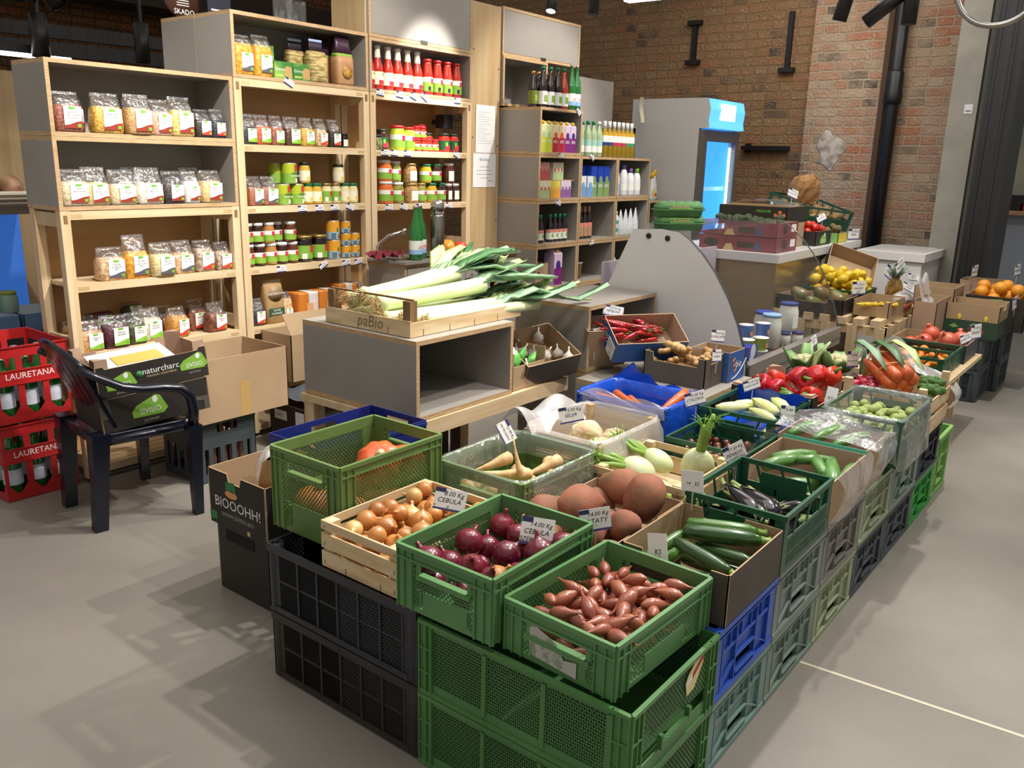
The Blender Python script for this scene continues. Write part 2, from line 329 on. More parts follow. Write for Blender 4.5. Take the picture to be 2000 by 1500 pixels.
# downpipe with collar
t = thing('downpipe', 'black cast iron downpipe with a collar on the brick wall', 'pipe', (-2.12, 7.95, 0))
mb = MB(); mb.lathe([(.055, 0), (.055, 4.1)], 20); mb.build('pipe', M['pipe_black'], t)
mb = MB(); mb.lathe([(.07, 2.05), (.075, 2.09), (.075, 2.14), (.068, 2.16), (.068, 2.3), (.056, 2.32)], 20); mb.build('collar', M['pipe_black'], t)
mb = MB(); mb.box(-.12, .03, 0, -.075, .04, 4.1); mb.build('rust_edge_strip', M['rust_edge'], t)
mb = MB(); mb.box(-1.60, 7.62, 0, -1.40, 8.0, 4.2); mb.box(-1.40, 7.70, 0, -1.34, 8.0, 4.2)
struct('pillar_concrete', mb, M['concrete'])
t = thing('wall_sticker', 'small white square sticker on the concrete pillar', 'sticker', (-1.46, 7.617, 1.98))
mb = MB(); mb.box(-.03, -.001, -.035, .03, .002, .035); mb.box(-.02, -.002, -.02, .02, -.001, -.01, 1); mb.build('sticker_sheet', [M['paper'], M['cgray']], t)
mb = MB(); mb.box(-1.335, 7.45, 0, -1.12, 8.0, 4.2); mb.box(-1.30, 7.44, 0, -1.28, 7.45, 4.2); mb.box(-1.2, 7.44, 0, -1.18, 7.45, 4.2); struct('pillar_steel', mb, M['dark_metal'])
# wall irons
for x, z, hh in ((-4.05, 2.66, .36), (-3.1, 2.62, .5)):
    mb = MB(); mb.box(x - .022, 8.02, z - hh / 2, x + .022, 8.06, z + hh / 2); mb.box(x - .07, 8.0, z - hh / 2 - .02, x + .07, 8.06, z - hh / 2 + .02)
    if hh < .4: mb.box(x - .07, 8.0, z + hh / 2 - .02, x + .07, 8.06, z + hh / 2 + .02)
    tag(mb.build('wall_anchor', M['pipe_black']), 'black iron wall anchor shaped like an I, whole, on the brick wall' if hh < .4 else 'black iron wall anchor cut off by the top of the picture', 'wall anchor')
mb = MB(); mb.box(-3.45, 7.98, 1.66, -3.0, 8.06, 1.70); mb.box(-3.42, 8.0, 1.64, -3.38, 8.06, 1.72); tag(mb.build('iron_bar', M['pipe_black']), 'short black iron bar fixed to the brick wall beside the fridge', 'bar')
mb = MB()
mb.blob(lambda t_, p: (.12 * math.sin(t_) * math.cos(p) * (1 + .25 * math.sin(3 * p + 1) + .1 * math.sin(7 * p)), -.006 * math.cos(t_), .16 * math.sin(t_) * math.sin(p) * (1 + .2 * math.sin(4 * p))), 40, 8)
tag(mb.build('plaster_patch', mat('plaster', '#b7ada0', .9, col2='#8c7f72', nscale=18, lo=.4, hi=.6), loc=(-2.62, 8.0, 1.66)), 'patch of pale plaster left on the brick wall', 'plaster patch')
# ---------- furniture ----------
T = .018
GL = [M['gray_laminate'], M['ply_edge']]
def plybox(name, label, cat, x0, x1, y0, y1, z0, z1, group=None, back=True, door=None, face=None):
    # open towards +X ; boards laminated grey with a plywood edge
    ms = [M[face], M['ply_edge']] if face else GL
    t = thing(name, label, cat, ((x0 + x1) / 2, (y0 + y1) / 2, z0), group=group)
    dx, dy, h = (x1 - x0) / 2, (y1 - y0) / 2, z1 - z0
    for nm, b in (('side_panel', (-dx, -dy, T, dx, -dy + T, h - T)), ('side_panel', (-dx, dy - T, T, dx, dy, h - T)),
                  ('top_panel', (-dx, -dy, h - T, dx, dy, h)), ('bottom_panel', (-dx, -dy, 0, dx, dy, T))):
        mb = MB(); mb.board(*b); mb.build(nm, ms, t)
    if back:
        mb = MB(); mb.board(-dx, -dy + T, T, -dx + .012, dy - T, h - T); mb.build('back_panel', ms, t)
    if door:
        mb = MB(); mb.board(dx - T, -dy + T + .002, T + .002, dx - .001, dy - T - .002, h - T - .002); d = mb.build('door', [M['gray_laminate'], M['gray_laminate']], t)
        mb = MB(); mb.box(dx - .001, -.03, T - .012, dx + .004, .03, T + .008); mb.build('door_catch', M['steel'], t)
    return t
def pine_unit(label, y0, y1, H, shelves, bottom=True):
    xf, xb, P = -3.81, -4.10, .042
    t = thing('pine_shelving_unit', label, 'shelving unit', (xf, (y0 + y1) / 2, 0)); w = (y1 - y0) / 2; D = xb - xf
    for px in (-P, D):
        for py in (-w, w - P):
            mb = MB(); mb.box(px, py, 0.02 if px == -P else .02, px + P, py + P, H)
            if px == -P: mb.box(-.0005, py + .012, H - .055, .0008, py + .03, H - .018, 1)
            o = mb.build('post', [M['pine'], M['post_wood']], t)
            mb2 = MB(); mb2.lathe([(.012, -.02), (.014, 0), (.006, 0), (.006, .02)], 10, c=(px + P / 2, py + P / 2, .02)); mb2.build('levelling_foot', M['black'], o)
    for py in (-w + .008, w - P + .008):
        for z in (H - .07, H * .5, .06):
            mb = MB(); mb.box(D + P, py, z, -P, py + .022, z + .06); mb.build('side_rail', M['pine'], t)
    for z in shelves:
        mb = MB(); mb.box(-.03, -w + P, z - .036, .0, w - P, z); mb.box(-.0005, -w + P + .004, z - .028, .0008, -w + P + .05, z - .012, 1); mb.box(-.0005, w - P - .05, z - .028, .0008, w - P - .004, z - .012, 1); mb.build('front_rail', [M['pine_h'], M['ply_face']], t)
        mb = MB(); n = 4
        for i in range(n):
            a = D + .01 + i * (-.035 - D - .01) / n; mb.box(a, -w + P, z - .022, a + (-.035 - D - .01) / n - .008, w - P, z - .002)
        mb.build('shelf_slats', M['pine_h'], t)
    mb = MB(); mb.box(D - .008, -w + .01, .06, D - .001, w - .01, H - .01); mb.build('back_panel', M['pine_back'], t)
    return t
U1 = (1.737, 2.632); U2 = (2.64, 3.537); U3 = (3.547, 4.442)
pine_unit('low pine shelving unit at the left end under two grey boxes', *U1, 1.245, (1.243, .925, .610, .07))
pine_unit('tall pine shelving unit with jars and cans, second from the left', *U2, 1.868, (1.868, 1.552, 1.242, .925, .608, .07))
pine_unit('tall pine shelving unit above the sink, third from the left', *U3, 1.868, (1.868, 1.548, 1.232, .70, .35))
plybox('plywood_box', 'upper grey plywood box with grain bags on the left shelving', 'shelf box', -4.11, -3.81, *U1, 1.558, 1.870)
plybox('plywood_box', 'lower grey plywood box with rice bags on the left shelving', 'shelf box', -4.11, -3.81, *U1, 1.246, 1.557)
plybox('plywood_box', 'grey plywood box with pasta and corn flakes on the second unit', 'shelf box', -4.11, -3.81, *U2, 1.870, 2.180)
plybox('plywood_box', 'grey plywood box with ketchup bottles under a closed cabinet', 'shelf box', -4.11, -3.81, *U3, 1.870, 2.165)
plybox('plywood_box', 'grey plywood box standing behind the pasta box, seen from its side', 'shelf box', -4.42, -4.115, *U2, 1.872, 2.180)
t = plybox('wall_cabinet', 'closed grey cabinet with door above the ketchup bottles', 'cabinet', -4.11, -3.81, *U3, 2.167, 2.70, door=True)
mb = MB(); mb.box(-.15, -.46, 0, .13, -.4485, .533); mb.build('pine_side_panel', M['ply_face'], t)
plybox('wall_cabinet', 'closed grey cabinet with door above the juice bottles', 'cabinet', -4.11, -3.81, 4.757, 5.69, 2.195, 2.50, door=True)
plybox('plywood_box', 'open grey plywood box behind the row of juice bottles', 'shelf box', -4.11, -3.80, 4.757, 5.27, 1.868, 2.193)
t = thing('pine_partition', 'tall knotty pine plywood panel with papers pinned on it', 'panel', (-3.82, 4.60, 0))
mb = MB(); mb.box(-.02, -.148, 0, 0, .148, 2.49); mb.build('board', M['ply_face'], t)
for y, z in ((-.13, 2.2), (.13, 2.1), (-.13, 1.65), (.13, 1.6), (.13, 1.1)):
    mb = MB(); mb.lathe([(.005, 0), (.005, .002)], 8); mb.build('screw', M['dark_metal'], t, (0, y, z), (0, PI / 2, 0))
# cube boxes, second row of the shop shelving
CX0, CX1 = -4.0, -3.49
cols = [(4.775, 5.285), (5.29, 5.80), (5.805, 6.315)]
desc = [['with a cardboard box and purple carton', 'with seven dark syrup bottles with green caps', 'with small juice boxes', 'with tall juice cartons', None],
        ['with a paper tub', 'with four dark bottles with paper necks', 'with blue milk cartons', None],
        ['with pump bottles', 'with white refill pouches', 'with white detergent bottles', None]]
for ci, (a, b) in enumerate(cols):
    for lv in range(6 if ci == 0 else 5):
        z0 = .003 + lv * .3095; dd = desc[ci][lv - 2] if 0 <= lv - 2 < len(desc[ci]) else None
        nm = ('left', 'middle', 'right')[ci]
        if lv < 2: dd = 'at the floor' if lv == 0 else 'second from the floor'
        plybox('cube_box', f'grey plywood cube box of the {nm} column {dd}', 'shelf box', CX0, CX1, a, b, z0, z0 + .3075)
mb = MB(); mb.board(-3.91, 5.82, 1.553, -3.89, 6.33, 2.152); tag(mb.build('grey_board', GL), 'grey board standing behind the vinegar and oil bottles', 'board')
plybox('cube_box', 'grey plywood box at the end carrying the spray bottles', 'shelf box', -3.9, -3.49, 6.33, 6.58, .9, 1.215)
plybox('cube_box', 'grey plywood box at the end near the floor', 'shelf box', -3.9, -3.49, 6.33, 6.58, .003, .897)
# sink cabinet
t = thing('sink_cabinet', 'grey two-door sink cabinet with a steel basin', 'cabinet', (-3.66, 4.05, 0))
mb = MB(); mb.board(-.15, -.535, .1, .15, -.517, .885); mb.build('side_panel', GL, t)
mb = MB(); mb.board(-.15, .517, .1, .15, .535, .885); mb.build('side_panel', GL, t)
mb = MB(); mb.board(-.15, -.517, .1, .15, .517, .118); mb.build('bottom_panel', GL, t)
mb = MB(); mb.box(-.15, -.535, .885, .15, .535, .905); mb.build('top_frame', M['ply_edge'], t)
mb = MB(); mb.box(-.16, -.55, .905, .17, .01 - .22, .92); mb.box(-.16, -.21 + .0, .905, .17, .55, .92); mb.build('worktop', mat('worktop', '#8f8a83', .3, col2='#857f77', nscale=5), t)
for s in (-1, 1):
    y0, y1 = (-.512, -.003) if s < 0 else (.003, .512)
    mb = MB(); cy, cz, R0 = (-.28 if s < 0 else .28), .72, .035
    # door leaf with a round finger hole
    n = 24; ring = [(cy + R0 * math.cos(2 * PI * k / n), cz + R0 * math.sin(2 * PI * k / n)) for k in range(n)]
    def sq(k):
        a = 2 * PI * k / n; c, s_ = math.cos(a), math.sin(a); q = .06 / max(abs(c), abs(s_)); return (cy + q * c, cz + q * s_)
    for k in range(n):
        k2 = (k + 1) % n; p = [ring[k], ring[k2], sq(k2), sq(k)]
        mb.add([(.152, *q) for q in p] + [(.134, *q) for q in p], [(0, 3, 2, 1), (4, 5, 6, 7), (0, 1, 5, 4)], [0, 0, 1])
    for b in ((y0, .125, cy - .06, .88), (cy + .06, .125, y1, .88), (cy - .06, .125, cy + .06, cz - .06), (cy - .06, cz + .06, cy + .06, .88)): mb.box(.134, b[0], b[1], .152, b[2], b[3])
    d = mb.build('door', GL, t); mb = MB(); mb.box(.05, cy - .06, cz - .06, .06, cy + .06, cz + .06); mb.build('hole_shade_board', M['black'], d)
mb = MB(); mb.lathe([(.004, 0), (.006, .02), (.008, .025), (.004, .03)], 10); mb.build('knob', M['chrome'], t, (.152, .06, .80), (0, PI / 2, 0))
mb = MB(); mb.box(-.10, -.53, .86, .06, -.24, .865); mb.box(-.11, -.54, .92, .07, -.53, .926); mb.box(.06, -.54, .92, .08, -.22, .926); mb.box(-.11, -.24, .92, .07, -.22, .926); mb.build('basin', M['steel'], t)
mb = MB(); mb.tube([(-.13, -.47, .92), (-.13, -.47, 1.0), (-.10, -.42, 1.05), (-.02, -.38, 1.075)], .011, 10); mb.ell((-.01, -.375, 1.08), .018, .018, .018); mb.build('tap', M['chrome'], t)
# bench with the leek cabinet
t = thing('wooden_bench', 'long wooden bench carrying the leek cabinet', 'bench', (-2.45, 2.75, 0))
mb = MB(); mb.box(-.36, -.56, .505, .31, .46, .533); mb.build('seat_board', M['pine_h'], t)
mb = MB(); mb.box(.28, -.56, .47, .312, .46, .532); mb.build('front_rail', M['pine_h'], t)
for x, y in ((-.35, -.55), (.24, -.55), (-.35, .39), (.24, .39)):
    mb = MB(); mb.box(x, y, 0, x + .06, y + .06, .505); mb.build('leg', M['pine'], t)
for i in range(9):
    mb = MB(); mb.box(-.3, -.4 + i * .09, .05, -.285, -.34 + i * .09, .49); mb.build('back_slat', mat('slat_dark', '#4d3826', .7, col2='#3d2c1d'), t)
plybox('display_cube', 'grey plywood display cabinet, open at the right, under the leek crate', 'cabinet', -2.80, -2.148, 2.208, 2.795, .535, .848)
plybox('display_cube', 'grey plywood display cabinet behind the chilli and ginger boxes', 'cabinet', -2.48, -2.085, 3.28, 3.925, .548, .86)
t = plybox('low_platform', 'low grey plywood platform under the ginger box', 'platform', -2.07, -1.468, 3.17, 3.76, .23, .545)
for x, y in ((-.28, -.28), (.22, -.28), (-.28, .22), (.22, .22)):
    mb = MB(); mb.box(x, y, -.23, x + .06, y + .06, 0); mb.build('leg', M['pine'], t)
plybox('display_cube', 'low grey plywood cabinet that the upper display cabinet stands on', 'cabinet', -2.48, -2.085, 3.28, 3.925, .003, .546)
# fridge
t = thing('glass_door_fridge', 'tall grey glass-door drinks fridge with a lit blue sign', 'fridge', (-3.5, 6.95, 0))
mb = MB(); X0, X1, Y0, Y1 = -.36, .27, -.34, .36
for b in ((X0, Y0, 0, X1, Y0 + .04, 1.80), (X0, Y1 - .04, 0, X1, Y1, 1.80), (X0, Y0, 0, X0 + .04, Y1, 1.8), (X0, Y0, 0, X1, Y1, .3), (X0, Y0, 1.80, X1 + .04, Y1, 2.035)): mb.box(*b)
mb.build('cabinet_body', M['gray_enamel'], t)
mb = MB(); mb.box(X0 + .041, Y0 + .041, .301, X0 + .05, Y1 - .041, 1.79); mb.box(X0 + .05, Y0 + .041, .301, X1 - .03, Y0 + .046, 1.79); mb.box(X0 + .05, Y1 - .046, .301, X1 - .03, Y1 - .041, 1.79); mb.build('inner_liner', M['fridge_in_glow'], t)  # liner glows by itself to carry the LED light inside
mb = MB(); pr = [(X1 + .04, 1.80), (X1 + .085, 1.805), (X1 + .075, 1.86), (X1 + .085, 1.95), (X1 + .065, 2.03), (X1 + .04, 2.035)]
mb.add([(a, Y0 + .01, b) for a, b in pr] + [(a, Y1 - .01, b) for a, b in pr], [(i, i + 1, i + 7, i + 6) for i in range(5)] + [tuple(range(5, -1, -1)), tuple(range(6, 12))], [0] * 5 + [1, 1]); mb.build('lit_sign', [M['blue_glow'], M['gray_enamel']], t)
mb = MB(); mb.box(X1 + .077, -.13, 1.87, X1 + .087, .15, 2.0); mb.build('sign_lamp_glow', mat('sign_hot', '#d8ecff', .4, emit='#b9deff', estr=2.2), t)
mb = MB()
for b in ((X1 + .003, Y0, .3, X1 + .045, Y0 + .075, 1.79), (X1 + .003, Y1 - .06, .3, X1 + .045, Y1, 1.79), (X1 + .003, Y0 + .075, .3, X1 + .045, Y1 - .06, .38), (X1 + .003, Y0 + .075, 1.70, X1 + .045, Y1 - .06, 1.79)): mb.box(*b)
d = mb.build('door', mat('door_frame', '#5d5a57', .4), t)
mb = MB(); mb.box(X1 + .02, Y0 + .075, .38, X1 + .026, Y1 - .06, 1.70); mb.build('glass_pane', PANE, d)
mb = MB(); mb.box(X1 + .0, Y1 - .1, .4, X1 + .015, Y1 - .085, 1.66); mb.build('led_strip', M['ice_glow'], t)
for z in (.7, 1.0, 1.3):
    mb = MB(); [mb.box(X0 + .06 + i * .05, Y0 + .05, z, X0 + .068 + i * .05, Y1 - .05, z + .006) for i in range(11)]; mb.box(X1 - .05, Y0 + .05, z - .003, X1 - .04, Y1 - .05, z + .03); mb.build('wire_shelf', mat('rack_glow', '#9fd8ff', .3, emit='#6cc4ff', estr=.6), t)  # racks glow as well, the cabinet light put into their material
t2 = thing('snack_bag', 'dark blue snack bag on a shelf inside the lit fridge', 'bag', (-3.45, 7.0, 1.307)); mb = MB(); mb.loft([sec(.14, .06, z, 3, 12) for z in (0, .1)] + [sec(.15, .01, .2, 3, 12)]); mb.build('pouch', mat('snack_blue', '#123a8c', .4), t2)
t2 = thing('snack_bag', 'pale snack bag leaning beside the dark blue one inside the fridge', 'bag', (-3.42, 6.82, 1.307)); mb = MB(); mb.loft([sec(.14, .06, z, 3, 12) for z in (0, .1)] + [sec(.15, .01, .2, 3, 12)]); mb.build('pouch', mat('snack_pale', '#8fb3d8', .4), t2)
# deli counter
t = thing('deli_counter', 'refrigerated deli counter with curved glass and a white end panel', 'counter', (0, 0, 0))
prof = [(-2.265, 1.172), (-2.10, 1.184), (-2.0, 1.174), (-1.94, 1.138), (-1.865, 1.072), (-1.788, .985), (-1.709, .866), (-1.649, .745), (-1.613, .647), (-1.583, .54)]
mb = MB(); mb.prism(prof + [(-1.583, .02), (-2.46, .02), (-2.46, .74)], 3.955, 3.985, 0, 'y', 1); mb.build('end_panel', [M['white_enamel'], mat('panel_edge', '#33312f', .5)], t)
mb = MB()
for x, z in ((-2.17, 1.145), (-2.06, 1.14)): mb.lathe([(.014, 0), (.014, .006), (.010, .009)], 14, c=(0, 0, 0)); mb.T = None; vs = mb.v[-14 * 3:]; mb.v[-14 * 3:] = [(a + x, 3.955 - c, b + z) for a, b, c in vs]
mb.build('panel_bolts', M['black'], t)
mb = MB(); n = len(prof) - 1
for i in range(1, n):
    (a, b), (c, d_) = prof[i], prof[i + 1] if i < n else prof[i]
    mb.add([(a - .01, 3.99, b), (c - .01, 3.99, d_), (c - .01, 5.42, d_), (a - .01, 5.42, b)], [(0, 1, 2, 3)], 0, True)
mb.build('curved_glass', PANE, t)
mb = MB(); mb.tube([(a - .01, 5.42, b) for a, b in prof[1:]], .004, 6); mb.build('glass_edge', mat('glass_edge', '#56635c', .2), t)
mb = MB(); mb.box(-2.46, 3.99, 1.165, -2.02, 5.42, 1.172); mb.build('glass_top', PANE, t)
mb = MB(); mb.box(-2.46, 3.99, .02, -1.62, 5.42, .47); mb.build('base', M['cdark'], t)
mb = MB(); mb.box(-1.62, 3.99, .44, -1.572, 5.42, .545); mb.box(-1.571, 3.99, .48, -1.568, 5.42, .484, 1); mb.build('front_rail', [M['alu'], M['cdark']], t)
mb = MB(); mb.box(-2.46, 3.99, .471, -1.63, 5.42, .478); mb.build('display_deck', M['steel'], t)
mb = MB(); mb.box(-2.47, 3.99, .48, -2.45, 5.42, .98); mb.build('rear_panel', mat('rear_lilac', '#b8aebc', .3), t)
# long chest cabinets beyond
t = thing('chest_freezer', 'long chest freezer with a white lid carrying fruit boxes', 'freezer', (-2.46, 6.2, 0))
mb = MB(); mb.box(-.42, -.75, 0, .42, 1.0, .90); mb.build('body', mat('mirror_tan', '#a08a62', .22, .55, col2='#8c7856', nscale=1.2), t)
mb = MB(); mb.box(-.44, -.77, .90, .44, 1.02, .955); mb.build('lid', M['white_enamel'], t)
mb = MB(); mb.box(.42, .12, .0, .424, .13, .9); mb.build('panel_seam', M['black'], t)
t = thing('chest_freezer', 'white chest freezer below the downpipe, behind the pineapple', 'freezer', (-1.62, 7.3, 0))
mb = MB(); mb.box(-.33, -.34, 0, .13, .34, .84); mb.build('body', M['white_enamel'], t)
mb = MB(); mb.box(-.35, -.36, .84, .15, .36, .90); mb.box(-.31, -.32, .90, .11, .32, .905, 1); mb.build('lid', [M['white_enamel'], M['gray_enamel']], t)
# track spotlights and the linear lamp at the top of the picture
def lamp(label, p, q, lit=True, r=.035):
    t = thing('track_spotlight', label, 'lamp', p); d = Vector(q) - Vector(p); L_ = d.length; rot = d.to_track_quat('Z', 'Y').to_euler()
    mb = MB(); mb.lathe([(r, -.24), (r, 0), (r - .004, 0), (r - .006, -.02)], 20, cap0=True, cap1=False); mb.build('housing', M['lamp_black'], t, rot=rot)
    mb = MB(); mb.lathe([(r - .005, -.012), (.001, -.008)], 18); mb.build('lens', M['lamp_glow'] if lit else M['black'], t, rot=rot)
    mb = MB(); mb.bar(tuple(d.normalized() * -.2), tuple(d.normalized() * -.2 + Vector((0, 0, .5))), .02, .02); mb.build('stem', M['lamp_black'], t); return t
lamp('lit black spotlight, leftmost of the two above the juice cabinet', (-3.31, 4.6, 2.40), (-3.22, 4.35, 1.9), True)
lamp('black spotlight pointing straight down above the juice bottles', (-3.0, 4.6, 2.36), (-3.03, 4.57, 1.8), True)
lamp('black spotlight left of the downpipe, tilted left', (-1.53, 4.6, 2.22), (-1.61, 4.62, 1.9), True)
lamp('black spotlight beside the downpipe, tilted low to the left and unlit', (-1.40, 4.6, 2.205), (-1.58, 4.6, 2.07), False)
lamp('black spotlight in front of the downpipe', (-1.20, 4.6, 2.18), (-1.21, 4.6, 1.8), True)
lamp('black spotlight at the top left corner, leftmost of the pair', (-5.5, 2.44, 2.33), (-5.49, 2.43, 1.9), False, .06)
lamp('black spotlight at the top left corner, right one of the pair', (-5.5, 2.64, 2.33), (-5.3, 2.8, 2.0), False, .06)
lamp('black spotlight hanging above the left end of the shelving', (-5.5, 2.50, 2.03), (-5.5, 2.5, 1.6), False, .05)
lamp('black spotlight hanging left of the pasta box', (-5.5, 3.14, 2.06), (-5.5, 3.14, 1.6), False, .045)
t = thing('linear_lamp', 'white linear lamp cut off by the top of the picture', 'lamp', (-2.5, 5.2, 2.53))
mb = MB(); mb.box(-.64, -.04, .02, .62, .04, .09); mb.build('housing', M['white'], t); mb = MB(); mb.box(-.63, -.036, .0, .61, .036, .02); mb.build('diffuser', M['led_glow'], t)
t = thing('linear_lamp', 'thin bright linear lamp above the left end of the shelving', 'lamp', (-5.6, 2.3, 2.03))
mb = MB(); mb.box(-.03, -.5, .02, .03, .42, .07); mb.build('housing', M['dark_metal'], t); mb = MB(); mb.box(-.025, -.49, 0, .027, .41, .02); mb.build('diffuser', M['led_glow'], t)
for i, (y0, y1, z0, z1) in enumerate(((1.6, 4.2, 2.30, 2.33), (1.6, 4.2, 2.14, 2.19))):
    mb = MB(); mb.bar((-6.2 if i else -6.6, y0, z0), (-6.2 if i else -6.6, y1, z0 + .03), .06, .09); tag(mb.build('lighting_track', M['dark_metal']), ('upper', 'lower')[i] + ' dark lighting track at top left', 'track')
mb = MB(); mb.tube([(-.905 - .11 * 0 + .0 + (-.0), 4.5, 2.3)] + [(-.81 + .175 * math.cos(a), 4.5, 2.31 + .175 * math.sin(a)) for a in [math.radians(185 + 8.5 * i) for i in range(21)]], .013, 8)
tag(mb.build('cable_loop', M['steel']), 'grey flexible conduit hanging in a loop at top right', 'cable')
# ---------- crates, boxes ----------
def faces4(lx, ly):
    # (matrix mapping local u(along) , v(up) , n(out) -> crate space, width) for the four walls; crate centred, base z=0
    for a, W, D in ((0, lx, ly), (PI / 2, ly, lx), (PI, lx, ly), (-PI / 2, ly, lx)):
        yield Matrix.Rotation(a, 4, 'Z') @ Matrix.Translation((0, -D / 2, 0)) @ Matrix.Rotation(PI / 2, 4, 'X'), W
# in that frame: x = along, y = up, z = inwards? (rotation X 90: y->z up, z->-y out)
def lattice(mb, x0, y0, x1, y1, sp, t, th=.003, k=1.0, z=-.004):
    # diagonal bars clipped to a rectangle; k = slope
    W, H = x1 - x0, y1 - y0
    n = int((W + H / k) / sp) + 2
    for sgn in (1, -1):
        for i in range(-n, n + 1):
            c = i * sp   # line: x = c + sgn * y / k
            ys = [0, H] + ([(0 - c) * k * sgn, (W - c) * k * sgn])
            lo, hi = max(0, min(ys[2], ys[3])), min(H, max(ys[2], ys[3]))
            if hi - lo < 1e-4: continue
            a = (x0 + c + sgn * lo / k, y0 + lo); b = (x0 + c + sgn * hi / k, y0 + hi)
            d = Vector((b[0] - a[0], b[1] - a[1])).normalized() * (t / 2); px, py = -d.y, d.x
            v = [(a[0] + px, a[1] + py, z), (a[0] - px, a[1] - py, z), (b[0] - px, b[1] - py, z), (b[0] + px, b[1] + py, z)]
            v += [(p, q, z + th) for p, q, _ in v]
            mb.add(v, [(4, 5, 6, 7), (3, 2, 1, 0), (0, 1, 5, 4), (2, 3, 7, 6)])
_jk = [0]
def P(mb, x0, y0, x1, y1, z0=-.004, z1=0., mi=0):
    _jk[0] = (_jk[0] + 1) % 11; e = _jk[0] * 4e-5; mb.box(x0 + e, y0, z0 - e, x1 - e, y1 - e, z1 - e, mi)
_cm = {}
